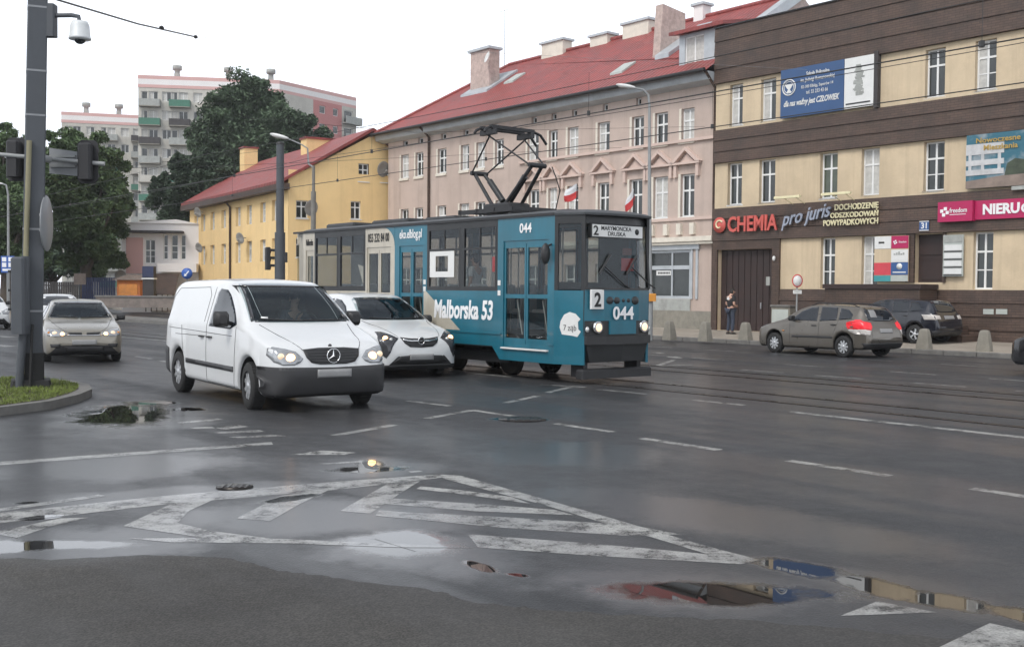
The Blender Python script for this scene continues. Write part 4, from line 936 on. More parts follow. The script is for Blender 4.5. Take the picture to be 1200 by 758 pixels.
text('eko.elblog.pl', 'lettering', M['letter_white'], tram, (TX(468.5), YN - .006, 2.80), XD, ZD, TX(494.5) - TX(468.5), .26, .006, .012)
text('055 232 84 00', 'lettering', M['letter_black'], tram, (TX(431.5), YN - .006, 2.82), XD, ZD, TX(456) - TX(431.5), .2, .006, .012)
text('Malborska', 'lettering', M['letter_black'], tram, (TX(359), YN - .006, 2.82), XD, ZD, TX(367) - TX(359), .16, .006, .012)
# colour fields of the livery that run over the joints
mb = MB(); a = []
for k in range(9):
    th = PI / 2 * k / 8; a.append((XC - .5 + .5 * math.sin(th), 2.72 + .42 * math.cos(th)))
mb.prism([(XC + .0, 3.15)] + a, YN - .004, YN - .001); mb.build('livery_field', M['teal_paint'], tram)
mb = MB(); mb.prism([(doors[1][1] + .03, 1.74), (doors[1][1] + .03, .9), (TX(540), .9), (doors[1][1] + .12, 1.70)], YN - .005, YN - .001); mb.build('livery_field', M['cream_paint'], tram)
mb = MB(); mb.prism([(wins[1][1] - .02, 1.78), (wins[1][1] - .02, 2.25), (wins[1][1] - .33, 2.32), (wins[1][1] - .12, 1.9)], YN + .022, YN + .026); mb.build('livery_field', M['cream_paint'], tram)
# white helmet-shaped sticker on the cab side
dcab = Vector((.56, .26, 0)).normalized(); nc = Vector((dcab.y, -dcab.x, 0)); base = Vector((4.3, -1.1, 0))
hel = [(.05, .92), (.0, 1.05), (.02, 1.17), (.09, 1.29), (.2, 1.34), (.32, 1.31), (.42, 1.21), (.37, 1.16), (.38, 1.02), (.43, .98), (.36, .88), (.26, .90)]
mb = MB(); P0 = [base + dcab * (.12 + a) + nc * .008 + Vector((0, 0, b)) for a, b in hel]; P1 = [p - nc * .006 for p in P0]; mb.loft([P0, P1]); st_ = mb.build('helmet_sticker', M['sign_white'], tram)
text('7 ząb', 'lettering', M['grey_plastic'], st_, base + dcab * .2 + nc * .009 + Vector((0, 0, .96)), dcab, ZD, .26, .14, .003)
# windows: glass, frames, transom of the upper sliding lights
def win(x0, x1, y, sg=-1):
    mb = MB(); f = .035
    for a, b, c, d in ((x0, x1, ZB + .03, ZB + .03 + f), (x0, x1, 3.03 - f, 3.03), (x0, x0 + f, ZB + .03 + f, 3.03 - f), (x1 - f, x1, ZB + .03 + f, 3.03 - f), (x0 + f, x1 - f, 2.555, 2.60)): mb.box(a, b, y - .015, y + .035, c, d)
    xm = (x0 + x1) / 2; mb.box(xm - .015, xm + .015, y - .006, y + .022, 2.60, 3.03 - f)
    w = mb.build('window', M['tram_dark'], tram)
    g = MB(); g.box(x0 + f, x1 - f, y + .006, y + .012, ZB + .03 + f, 2.555); g.box(x0 + f, x1 - f, y + .006, y + .012, 2.60, 3.03 - f); g.build('pane', M['tram_glass'], w)
    return w
for w0, w1 in wins: win(w0, w1, YN + .012); win(w0, w1, 1.07)
for w0, w1 in ((-2.4, -1.3), (-.9, .0), (2.8, 4.1)): win(w0, w1, 1.07)
def door(x0, x1, paint, leaf=2):
    y = YN + .02; mb = MB(); f = .045
    mb.box(x0, x1, y, y + .05, 2.64, 2.70); mb.box(x0, x1, y, y + .05, .62, .70); mb.box(x0, x0 + .006, y, y + .05, .70, 2.64); mb.box(x1 - .006, x1, y, y + .05, .70, 2.64)
    d = mb.build('door', paint, tram)
    for k in range(leaf):
        a = x0 + (x1 - x0) * k / leaf + .008; b = x0 + (x1 - x0) * (k + 1) / leaf - .008; q = MB()
        for p, r, s, t in ((a, a + f, .7, 2.64), (b - f, b, .7, 2.64), (a + f, b - f, .7, .80), (a + f, b - f, 2.56, 2.64), (a + f, b - f, 1.58, 1.66)): q.box(p, r, y + .003, y + .045, s, t)
        l = q.build('door_leaf', paint, d)
        g = MB(); g.box(a + f, b - f, y + .02, y + .026, .80, 1.58); g.box(a + f, b - f, y + .02, y + .026, 1.66, 2.56); g.build('pane', M['tram_glass'], l)
    return d
door(*doors[0], M['cream_paint']); door(*doors[1], M['teal_paint']); d3 = door(*doors[2], M['teal_paint']); door(*rdoor, M['cream_paint'], 1)
mb = MB(); mb.box(doors[2][0] - .02, doors[2][1] + .02, YN - .05, YN + .01, .585, .615); mb.build('step_edge', M['sign_white'], tram)
for d0, d1 in (doors[2], doors[1]):
    for x in (d0 + .3, d1 - .3): mb = MB(); mb.tube([(x, YN + .12, 1.55), (x + .12, YN + .16, .85)], .017, 6); mb.build('door_handrail', M['sign_white'], tram)
for x, z in ((TX(585.5), 1.88), (TX(585.5), 1.68), (TX(498), 1.9), (TX(498), 1.75)): mb = MB(); mb.cbox(x - .045, x + .045, YN - .012, YN - .001, z - .05, z + .05, .004); mb.build('door_button', M['sign_white'], tram)
# framed poster in the third window
wx0, wx1 = wins[2]; xa, xb = TX(503.5), TX(532); mb = MB()
for a, b, c, d in ((xa, xb, 2.0, 2.12), (xa, xb, 2.45, 2.57 - .02), (xa, xa + .22, 2.12, 2.45), (xb - .22, xb, 2.12, 2.45)): mb.box(a, b, YN + .003, YN + .009, c, d)
mb.build('window_poster', M['sign_white'], tram)
mb = MB(); mb.box(TX(576), TX(580), YN + .02, YN + .03, 2.1, 2.4); mb.build('notice', M['sign_red'], tram)
# seats and grab poles
sm = MB(); sm.cbox(-.22, .22, -.22, .22, .38, .45, .02); sm.cbox(.16, .24, -.22, .22, .45, .98, .02); sm.tube([(0, 0, 0), (0, 0, .38)], .03, 6)
seat = sm.build('seat', M['seat_grey'], tram); pl = [(.35, .75), (1.1, .75), (1.9, .75), (.45, -.72), (1.25, -.72), (2.1, -.72), (-3.0, .75), (-3.8, .75), (-4.5, .75), (-3.1, -.72), (-4.1, -.72)]
for i, (x, y) in enumerate(pl):
    o = seat if i == 0 else copy_tree(seat, tram); o.location = (x, y, .88)
for x, y in ((.75, -.6), (1.75, -.6), (2.5, -.7), (-.6, -.55), (-1.9, -.55), (-3.4, .5), (1.2, .55), (2.6, .6)):
    mb = MB(); mb.tube([(x, y, .88), (x, y, 3.08)], .017, 6); mb.build('grab_pole', M['steel'], tram)
mb = MB(); mb.box(4.1, 4.14, -1.0, 1.0, .88, 1.9); mb.box(4.1, 4.14, .2, 1.0, 1.9, 3.05); mb.build('cab_bulkhead', M['tram_dark'], tram)
mb = MB(); mb.loft([[(4.45, -.85, .9), (4.85, -.85, .9), (4.85, .85, .9), (4.45, .85, .9)], [(4.5, -.85, 1.7), (4.86, -.85, 1.74), (4.86, .85, 1.74), (4.5, .85, 1.7)]]); mb.build('driving_desk', M['tram_dark'], tram)
mb = MB(); mb.ball((TX(646), YN - .14, 2.42), .07, .1, .2, 14, 8); mb.tube([(TX(646), YN, 2.6), (TX(646), YN - .14, 2.55)], .02, 6); mb.build('mirror', M['black_plastic'], tram)
# bogies
for xc in (-3.2, 3.35 - 2.0):
    mb = MB(); mb.cbox(xc - 1.25, xc + 1.25, -.85, -.7, .28, .5, .03); mb.cbox(xc - 1.25, xc + 1.25, .7, .85, .28, .5, .03); mb.box(xc - .3, xc + .3, -.8, .8, .3, .62)
    for x in (xc - .95, xc + .95): mb.tube([(x, -.6, .33), (x, .6, .33)], .07, 8)
    bg = mb.build('bogie', M['dark_metal'], tram)
    for x in (xc - .95, xc + .95):
        for y in (-.52, .52):
            q = MB(); q.lathe([(.05, -.06), (.3, -.06), (.33, -.05), (.33, .03), (.36, .035), (.36, .06), (.05, .06)], (x, y, .34), 'y', 24); q.build('wheel', M['rail_steel'], bg)
mb = MB(); mb.box(-5.3, 4.3, -.5, .5, .5, .8); mb.box(-1.9, .2, -.98, .98, .4, .8); mb.cbox(2.75, 4.2, -.98, .98, .42, .8, .03); mb.build('underframe', M['tram_dark'], tram)
# one more axle end that shows under the front skirt
# pantograph
px_, zb_ = 1.46, ZR + .10
mb = MB()
for y in (-.55, .55): mb.bar((px_ - .95, y, zb_ + .12), (px_ + .95, y, zb_ + .12), .07, .09)
for x in (-.9, -.3, .3, .9): mb.bar((px_ + x, -.6, zb_ + .14), (px_ + x, .6, zb_ + .14), .06, .07, up=(0, 0, 1))
for x in (-.8, .8):
    for y in (-.5, .5): mb.lathe([(.05, 0), (.09, .02), (.05, .04), (.09, .06), (.05, .08)], (px_ + x, y, zb_ - .02), 'z', 10)
mb.cbox(px_ - .45, px_ + .45, -.3, .3, zb_ + .1, zb_ + .3, .04)
pan = mb.build('pantograph', M['dark_metal'], tram)
KL, KR = Vector((px_ - .98, 0, 4.28)), Vector((px_ + 1.0, 0, 4.30)); TZ = 5.07
mb = MB()
for K, sg in ((KL, -1), (KR, 1)):
    mb = MB()
    for y in (-.13, .13): mb.tube([(px_ + sg * .15, y * 1.7, zb_ + .2), (K.x, y, K.z)], .04, 8)
    mb.tube([(K.x, -.22, K.z), (K.x, .22, K.z)], .05, 8)
    mb.build('lower_arm', M['dark_metal'], pan)
for K, sg in ((KL, -1), (KR, 1)):
    mb = MB(); d = (K - Vector((px_ + sg * .15, 0, zb_ + .2))); a = Vector((px_ + sg * .08, 0, zb_ + .32)); mb.tube([a + d * .05, a + d * .62], .068, 10)
    mb.build('lifting_spring', M['tram_dark'], pan)
for K, sg in ((KL, -1), (KR, 1)):
    mb = MB()
    for y in (-.5, .5): mb.tube([(K.x, y * .4, K.z), (px_ - sg * .08, y, TZ - .06)], .019, 7)
    mb.build('upper_arm', M['dark_metal'], pan)
mb = MB()
for x in (-.17, .17):
    mb.tube([(px_ + x, -.74, TZ - .06), (px_ + x, -.7, TZ + .0), (px_ + x, -.6, TZ + .05), (px_ + x, .6, TZ + .05), (px_ + x, .78, TZ + .0), (px_ + x, .95, TZ - .18)], .03, 8)
    mb.box(px_ + x - .045, px_ + x + .045, -.58, .58, TZ + .03, TZ + .10)
for y in (-.5, .5): mb.cbox(px_ - .26, px_ + .26, y - .05, y + .05, TZ - .09, TZ + .03, .02)
mb.build('collector_head', M['dark_metal'], pan)
mb = MB(); mb.tube([KR + Vector((0, .4, 0)), KR + Vector((.12, .42, -.25)), (px_ + 1.2, .45, 3.8), (px_ + 1.0, .5, zb_ + .1)], .012, 6); mb.build('pantograph_cable', M['rubber'], pan)
# flags held on the roof edge
def flag(label, x, y, z, h, dx, droop):
    r = thing('flag', label, 'flag', tram.matrix_basis @ Vector((x, y, z)), ROT, 'flags on the tram roof'); r.scale = (.78, .78, .85)
    mb = MB(); mb.tube([(0, 0, 0), (.02, 0, h)], .012, 6); mb.build('flagpole', M['dark_metal'], r)
    def cloth(nm, m, f0, f1):
        mb = MB(); n = 14; rings = []
        for k in range(n + 1):
            a = k / n; X = .02 + dx * a; Y = .07 * math.sin(a * 6.5) * a; dz = -droop * a ** 1.4 + .035 * math.sin(a * 7 + 1) * a; hh = .30 * (1 - .12 * a)
            P = [(X + .03 * math.sin(f * 3 + a * 4) * a, Y + .03 * math.sin(f * 4 + a * 3), h - .31 + hh * f + dz) for f in (f0, (f0 + f1) / 2, f1)]
            rings.append(P + [(p[0], p[1] + .005, p[2]) for p in reversed(P)])
        mb.loft(rings, smooth=False); mb.build(nm, M[m], r)
    cloth('white_half', 'cloth_white', .5, 1); cloth('red_half', 'sign_red', 0, .5); return r
x = F(680, 246, 14.2)[0] - S0
flag('white and red flag at the near corner of the tram roof, nearest the pantograph', x, -.6, ZR + .06, .62, -.44, .12)
flag('white and red flag at the far front corner of the tram roof', 4.55, .7, ZR + .04, .62, -.26, .30)
# ------------------------------------------------------------------ buildings
mat('brown_cladding', (.092, .058, .043), .6, var=.35, scale=1.2, dirt=.45, streak=.35, bump=.25, bscale=9)
mat('dark_timber', (.03, .016, .014), .6, var=.35, scale=1.5, dirt=.3)
mat('cream_render', (.59, .475, .325), .9, var=.09, scale=1.1, dirt=.3, streak=.3, bump=.3, bscale=14)
mat('pink_render', (.50, .40, .345), .9, var=.07, scale=.6, dirt=.35, streak=.28, bump=.2, bscale=12)
mat('pink_pale', (.58, .45, .39), .9, var=.07, scale=.6, dirt=.2, bump=.2, bscale=12)
mat('yellow_render', (.82, .59, .29), .9, var=.06, scale=.5, dirt=.2, streak=.16, bump=.15, bscale=12)
mat('red_tile', (.27, .060, .054), .5, var=.3, scale=1.3, dirt=.35, streak=.3)
mat('brick_chimney', (.47, .37, .33), .9, var=.25, scale=5, dirt=.4, bump=.4)
mat('zinc', (.46, .49, .51), .5, metal=.3, var=.15, scale=1.5, dirt=.3)
mat('white_frame', (.74, .74, .72), .45, var=.05, dirt=.1)
mat('plaster_white', (.68, .63, .54), .85, var=.1, dirt=.2)
mat('window_glass', (.028, .033, .032), .05, var=.5, scale=.7, spec=.7, rvar=.02)
mat('window_glass_green', (.07, .085, .06), .08, var=.4, scale=.9, spec=.6, rvar=.02)
mat('curtain', (.5, .49, .46), .8, var=.2, scale=6)
mat('block_wall', (.50, .48, .43), .9, var=.1, scale=.15, dirt=.3, streak=.25)
mat('block_red', (.46, .20, .19), .9, var=.08, scale=.2, dirt=.1)
mat('block_pink', (.60, .37, .345), .9, var=.06, scale=.2)
mat('block_white', (.75, .72, .70), .9, var=.05, scale=.2)
mat('green_board', (.05, .16, .11), .7, var=.2); mat('grey_board', (.33, .34, .32), .8, var=.2, dirt=.3); mat('dark_board', (.05, .045, .045), .8, var=.3)
mat('banner_blue', (.035, .085, .20), .5, var=.1, scale=1); mat('magenta', (.42, .012, .09), .45, var=.06); mat('letter_red', (.55, .10, .08), .45); mat('letter_grey', (.30, .33, .40), .45); mat('letter_cream', (.72, .66, .42), .5)
mat('tile_red', (.6, .06, .08), .5); mat('tile_teal', (.05, .28, .30), .5); mat('tile_blue', (.04, .10, .26), .5); mat('board_pale', (.42, .45, .42), .5, var=.1)
# roof tiles: rows of pantiles as bump
def add_tile_bump(m, sc, ang=0.0):
    nt = m.node_tree; L = nt.links; b = nt.nodes['Principled BSDF']; tc = nd(nt, 'ShaderNodeTexCoord')
    w = nd(nt, 'ShaderNodeTexWave', wave_type='BANDS', bands_direction='X', wave_profile='SIN'); w.inputs['Scale'].default_value = sc; w2 = nd(nt, 'ShaderNodeTexWave', wave_type='BANDS', bands_direction='Z', wave_profile='SAW'); w2.inputs['Scale'].default_value = sc * 1.1
    ad = nd(nt, 'ShaderNodeMath', operation='ADD')
    for i, q in enumerate((w, w2)): L.new(tc.outputs['Object'], q.inputs['Vector']); L.new(q.outputs['Fac'], ad.inputs[i])
    bp = nd(nt, 'ShaderNodeBump'); bp.inputs['Strength'].default_value = .6; bp.inputs['Distance'].default_value = .05
    L.new(ad.outputs[0], bp.inputs['Height']); L.new(bp.outputs['Normal'], b.inputs['Normal'])
add_tile_bump(M['red_tile'], 1.1)
def add_plank(m, sc):
    nt = m.node_tree; L = nt.links; b = nt.nodes['Principled BSDF']; tc = nd(nt, 'ShaderNodeTexCoord')
    br = nd(nt, 'ShaderNodeTexBrick'); br.inputs['Scale'].default_value = 1; br.inputs['Brick Width'].default_value = .28; br.inputs['Row Height'].default_value = sc; br.inputs['Mortar Size'].default_value = .008; br.inputs['Color1'].default_value = (1, 1, 1, 1); br.inputs['Color2'].default_value = (.72, .72, .72, 1); br.inputs['Mortar'].default_value = (.3, .3, .3, 1)
    mp = nd(nt, 'ShaderNodeMapping'); mp.inputs['Rotation'].default_value = (PI / 2, 0, 0); L.new(tc.outputs['Object'], mp.inputs['Vector']); L.new(mp.outputs[0], br.inputs['Vector'])
    src = b.inputs['Base Color'].links[0].from_socket; mx = nd(nt, 'ShaderNodeMix', data_type='RGBA', blend_type='MULTIPLY'); mx.inputs['Factor'].default_value = .8
    L.new(src, mx.inputs['A']); L.new(br.outputs['Color'], mx.inputs['B']); L.new(mx.outputs['Result'], b.inputs['Base Color'])
add_plank(M['brown_cladding'], .085)

WIN = {}
def window(parent, x0, x1, z0, z1, y, mullions=1, transom=.68, fm='white_frame', gm='window_glass', sill=True, fw=.06, depth=.07, sash=None, curtain=0):
    """window part with frame bars; the pane is its sub-part. front of the frame at y, facing -y"""
    w, h = x1 - x0, z1 - z0; key = (round(w, 2), round(h, 2), mullions, transom, fm, gm, sill, fw, sash, curtain)
    if key not in WIN:
        mb = MB()
        def fr(a, b, c, d, f, y0, y1):
            mb.box(a, a + f, y0, y1, c, d); mb.box(b - f, b, y0, y1, c, d); mb.box(a + f, b - f, y0, y1, c, c + f); mb.box(a + f, b - f, y0, y1, d - f, d)
        fr(0, w, 0, h, fw, 0, depth)
        zt = h * transom if transom else None
        for k in range(1, mullions + 1):
            xm = w * k / (mullions + 1); mb.box(xm - fw * .6, xm + fw * .6, .006, depth - .006, fw, h - fw)
        if zt: mb.box(fw, w - fw, .003, depth - .003, zt - fw * .55, zt + fw * .55)
        if sash: mb.box(fw, w - fw, .016, depth - .016, h * sash - .018, h * sash + .018)
        if sill: mb.box(-.05, w + .05, -.16, .0, -.05, 0)
        fo = mb.build('window', M[fm])
        g = MB(); g.box(fw * .5, w - fw * .5, depth * .45, depth * .55, fw * .5, h - fw * .5); g.build('pane', M[gm], fo)
        if curtain:
            g = MB(); n = 10; top = h - fw; bot = fw
            a = fw * .9; b = w * (.5 if curtain == 1 else 1) - fw * .9
            pts = [(a + (b - a) * k / 20, depth * .44 - .003) for k in range(21)]
            g.loft([[(x, yy, bot) for x, yy in pts] + [(x, yy + .002, bot) for x, yy in reversed(pts)], [(x, yy, top) for x, yy in pts] + [(x, yy + .002, top) for x, yy in reversed(pts)]])
            g.build('curtain', M['curtain'], fo)
        for o in [fo] + list(fo.children): C.objects.unlink(o)
        WIN[key] = fo
    return instance(WIN[key], parent, (x0, y, z0))

# ---- brown and cream tenement no. 31
TB = 35.0
s0 = F(838, 200, TB)[0]; A = s0
bld = thing('tenement_house', 'brown and cream two colour office house with number 31 and shop signs', 'building', W(A, TB, 0), ROT)
LB = 17.5
def fz(u, v): s, z = F(u, v, TB); return (s - A, z)
def frect(u0, u1, v0, v1): a = fz(u0, v0); b = fz(u1, v1); c = fz(u0, v1); return [a[0], b[0], (b[1] * .0 + c[1]), a[1]]
ZTOP = fz(840, 38)[1]; zb1 = fz(840, 99.5)[1]; zt2 = fz(840, 153.6)[1]; zb2 = fz(840, 192)[1]; zt3 = fz(840, 245)[1]; zb3 = fz(839, 283)[1]; zpl = fz(915, 338.7)[1]
wr = [frect(*r) for r in [(855.5, 870, 98, 150), (892, 909, 91.5, 143), (1085, 1107, 53, 114), (1143.5, 1167, 41, 104),
      (853, 869, 191.5, 241), (890, 908, 187.5, 238), (961.5, 981, 179.5, 233.5), (1010, 1030, 173.5, 229), (1083, 1106, 165.5, 224.5),
      (962, 978, 280.5, 335), (1010, 1028, 279, 331), (1141, 1163, 274, 334)]]
for k, (lo, hi) in enumerate(((zt2 + .07, zb1 - .12), (zt3 + .07, zb2 - .05), (zpl + .02, zb3 - .02))):
    for i in ((0, 1, 2, 3), (4, 5, 6, 7, 8), (9, 10, 11))[k]: wr[i][2] = lo + (.05 if k < 2 else 0); wr[i][3] = hi
for k, off in ((3, 2.0), (8, 2.7), (11, 2.1), (11, 4.2), (3, 4.0), (8, 5.4)):
    r = wr[k]; wr.append([r[0] + off, r[1] + off, r[2], r[3]])
dr = frect(1073, 1105, 277, 331); dr[2] = fz(1073, 331)[1]; dr[3] = zb3 - .03
gate = frect(842, 905, 293, 388); gate[2] = .2; gate[3] = fz(845, 293)[1]
mb = MB(); wall(mb, (0, LB, .0, ZTOP), wr + [dr, gate], 0, .28)
mb.box(0, .02, .05, 11, .0, ZTOP - .02); mb.box(LB - .02, LB, .0, 11, 0, ZTOP); mb.box(0.02, LB, 10.9, 11, 0, ZTOP)
mb.build('wall', M['cream_render'], bld)
def band(name, z0, z1, x0=0, x1=LB, y=-.06, m='brown_cladding', holes=[]):
    mb = MB(); mb.box(x0, x1, y, -.002, z0, z1); return mb.build(name, M[m], bld)
def boards(name, z0, z1, x0, x1, n, y):
    mb = MB(); h = (z1 - z0) / n
    for k in range(n): mb.prism([(y - .035, z0 + k * h + .012), (y + .002, z0 + (k + 1) * h), (-.002, z0 + (k + 1) * h), (-.002, z0 + k * h + .012)], x0, x1, axis='x')
    mb.box(x0, x1, y + .03, -.001, z0, z1); return mb.build(name, M['brown_cladding'], bld)
boards('parapet_cladding', zb1, ZTOP + .1, 0, LB, 4, -.12); boards('floor_band', zb2, zt2, 0, LB, 3, -.10); boards('sign_band', zb3, zt3, 0, LB, 3, -.10)
mb = MB(); mb.box(0, LB, .0, 11, ZTOP - .1, ZTOP); mb.build('flat_roof', M['tram_roof'], bld)
mb = MB(); mb.box(-.02, LB, -.18, .3, ZTOP + .1, ZTOP + .15); mb.build('coping', M['dark_metal'], bld)
boards('plinth', .1, zpl, gate[1] + .36, LB, 4, -.05)
# gate
mb = MB(); mb.box(-.0, gate[0], -.09, -.002, .1, zb3); mb.box(gate[1], gate[1] + .35, -.09, -.002, .1, zb3); mb.box(gate[0], gate[1], -.09, -.002, gate[3], zb3); mb.build('gate_surround', M['brown_cladding'], bld)
mb = MB(); w = gate[1] - gate[0]
mb.box(gate[0], gate[1], .2, .27, gate[2] - .1, gate[3])
for k in range(9): x = gate[0] + w * (k + .5) / 9; mb.box(x - w / 18 + .02, x + w / 18 - .02, .175, .199, gate[2], gate[3] - .05)
gt = mb.build('gate', M['dark_timber'], bld); mb = MB(); mb.cbox(gate[0] + w * .74, gate[0] + w * .76, .13, .175, 1.1, 1.35, .008); mb.build('handle', M['steel'], gt)
x_, z_ = fz(902, 328); mb = MB(); mb.cbox(x_ - .08, x_ + .1, -.14, -.091, z_ - .22, z_ + .12, .01); mb.build('intercom', M['grey_board'], bld)
x_, z_ = fz(910, 303); mb = MB(); mb.ball((x_, -.16, z_), .06, .07, .1); mb.build('gate_lamp', M['sign_white'], bld)
# windows
for i, r in enumerate(wr):
    window(bld, *r, .16, 1, .66, sash=.34 if i in (3, 8, 9, 10, 11) else None, gm='window_glass_green' if i in (6, 7) else 'window_glass', curtain=(1, 1, 0, 1, 0, 0, 0, 2, 0, 0, 1, 0)[i % 12], sill=i < 9 or i > 11)
# street door in its recess
mb = MB(); mb.box(dr[0], dr[1], .22, .27, dr[2], dr[3]); mb.box(dr[0] + .12, dr[1] - .12, .19, .219, dr[2] + .1, dr[3] - .9); mb.box(dr[0] + .08, dr[1] - .08, .19, .219, dr[3] - .7, dr[3] - .1); mb.build('street_door', M['dark_timber'], bld)
mb = MB(); mb.box(dr[0] - .32, dr[0], -.08, -.002, dr[2], zb3); mb.box(dr[1], dr[1] + .1, -.08, -.002, dr[2], zb3); mb.build('door_surround', M['brown_cladding'], bld)
# terrace with steps
ta, tb = fz(998, 335)[0] - .3, fz(1130, 335)[0] - .9
zt_ = F(1060, 333, 33.9)[1]
mb = MB(); mb.box(ta, tb, -1.2, -.13, .1, zt_ - .16); mb.build('terrace', M['brown_cladding'], bld)
mb = MB(); mb.cbox(ta - .07, tb + .07, -1.27, -.135, zt_ - .16, zt_, .02); mb.build('terrace_coping', M['dark_timber'], bld)
mb = MB()
for k in range(4): mb.box(tb, tb + .35 * (4 - k) + .1, -1.15, -.14, .1, .1 + .3 * (k + 1))
mb.build('steps', M['brown_cladding'], bld)
for u0, u1 in ((1154, 1166), (1169, 1182)):
    r = frect(u0, u1, 362, 368); mb = MB(); mb.box(r[0], r[1], -.1, -.088, r[2], r[3]); mb.build('basement_window', M['board_pale'], bld)
# lamp brackets above the shop sign
for u0, u1, v0, v1 in ((921, 951, 233, 231), (976, 1010, 229, 226.5)):
    a, b = fz(u0, v0), fz(u1, v1); mb = MB(); mb.cbox(a[0], b[0], -.75, -.62, a[1] - .06, a[1] + .03, .01)
    for t in (.35, .8): x = a[0] + (b[0] - a[0]) * t; mb.tube([(x, -.08, a[1] - .25), (x, -.68, a[1] - .03)], .015, 6)
    mb.build('sign_lamp', M['letter_cream'], bld)
# ---- signs on the brown house: each one can be lifted off
def sgn(name, label, u0, u1, v0, v1, y, d, m, cat='sign'):
    a = fz(u0, v0); b = fz(u1, v0); z0 = fz(u0, v1)[1]
    r = thing(name, label, cat, bld.matrix_basis @ Vector((a[0], y, z0)), ROT)
    w, h = b[0] - a[0], a[1] - z0
    if m:
        mb = MB(); mb.cbox(0, w, 0, d, 0, h, .012) if False else mb.box(0, w, 0, d, 0, h); mb.build('panel', M[m], r)
    return r, w, h
X3, Z3 = (1, 0, 0), (0, 0, 1)
r, w, h = sgn('shop_lettering', 'red letters reading CHEMIA with round swirl above the brown gate', 840, 916, 255.5, 273.5, -.2, .05, None)
mb = MB(); cx, cz, rr = h * .52, h * .5, h * .5; mb.lathe([(.001, -.03), (rr, -.03), (rr, .03), (.001, .03)], (cx, 0, cz), 'y', 26); dsc = mb.build('roundel', M['letter_red'], r)
mb = MB(); mb.tube([(cx + (.42 - .28 * k / 20) * h * .75 * math.cos(.6 + k * .34), -.04, cz + (.42 - .28 * k / 20) * h * .75 * math.sin(.6 + k * .34)) for k in range(15)], h * .055, 6); mb.build('swirl', M['letter_cream'], dsc)
text('CHEMIA', 'lettering', M['letter_red'], r, (h * 1.28, -.03, 0), X3, Z3, w - h * 1.28, h, .06, .022)
mb = MB(); mb.box(0, w, .03, .045, h * .3, h * .34); mb.box(0, w, .03, .045, h * .7, h * .74); mb.build('mounting_rail', M['dark_metal'], r)
r, w, h = sgn('shop_lettering', 'slanted grey letters reading pro juris on the brown band', 921, 979, 245, 271, -.2, .05, None)
text('pro juris', 'lettering', M['letter_grey'], r, (0, -.03, 0), (.992, 0, .13), Z3, w, h * .78, .06, .012, .32)
mb = MB(); mb.box(0, w, .03, .045, h * .45, h * .5); mb.build('mounting_rail', M['dark_metal'], r)
r, w, h = sgn('shop_lettering', 'three rows of cream letters about compensation claims on the brown band', 970, 1034, 240, 265.5, -.2, .05, None)
for k, (tx, x0) in enumerate((('POWYPADKOWYCH', 0), ('ODSZKODOWAŃ', .13), ('DOCHODZENIE', .21))): text(tx, 'lettering', M['letter_cream'], r, (w * x0, -.03, h * (k * .345)), X3, Z3, w * (1 - x0), h * (.27 if k != 1 else .32), .04, .018)
mb = MB(); mb.box(0, w, .03, .045, h * .12, h * .15); mb.box(0, w, .03, .045, h * .8, h * .83); mb.build('mounting_rail', M['dark_metal'], r)
r, w, h = sgn('house_number', 'small blue plate with white number 31 above the street door', 1080.5, 1091.5, 259.5, 271, -.16, .03, 'tile_blue')
text('31', 'lettering', M['letter_white'], r, (w * .2, -.006, h * .22), X3, Z3, w * .6, h * .6, .01, .02)
mb = MB(); f = .03; mb.box(0, w, -.006, -.002, 0, f); mb.box(0, w, -.006, -.002, h - f, h); mb.build('border', M['sign_white'], r)
r, w, h = sgn('estate_agent_sign', 'magenta box sign with white cross and the word freedom', 1105.5, 1146, 238, 261, -.34, .22, 'magenta')
def cross(par, cx, cz, s, y):
    mb = MB()
    for dx, dz in ((-.5, .15), (.15, .5), (.5, -.15), (-.15, -.5)): mb.box(cx + (dx - .28) * s, cx + (dx + .28) * s, y - .008, y - .001, cz + (dz - .28) * s, cz + (dz + .28) * s)
    return mb.build('emblem', M['letter_white'], par)
cross(r, w * .2, h * .5, h * .3, 0); text('freedom', 'lettering', M['letter_white'], r, (w * .35, -.008, h * .43), X3, Z3, w * .5, h * .25, .01, .01); mb = MB(); mb.box(w * .35, w * .82, -.006, -.001, h * .33, h * .36); mb.build('rule', M['letter_white'], r)
r, w, h = sgn('estate_agent_sign', 'long magenta panel with large white letters NIERU running out of view', 1146.5, 1330, 236, 258, -.2, .08, 'magenta')
NI = fz(1156, 250)[0] - fz(1146.5, 250)[0]; WU = fz(1199, 250)[0] - fz(1156, 250)[0]
text('NIERU', 'lettering', M['letter_white'], r, (NI, -.008, h * .24), X3, Z3, WU, h * .56, .02, .04)
text('CHOMOŚCI', 'lettering', M['letter_white'], r, (NI + WU * 1.04, -.008, h * .24), X3, Z3, WU * 1.75, h * .66, .02, .04)
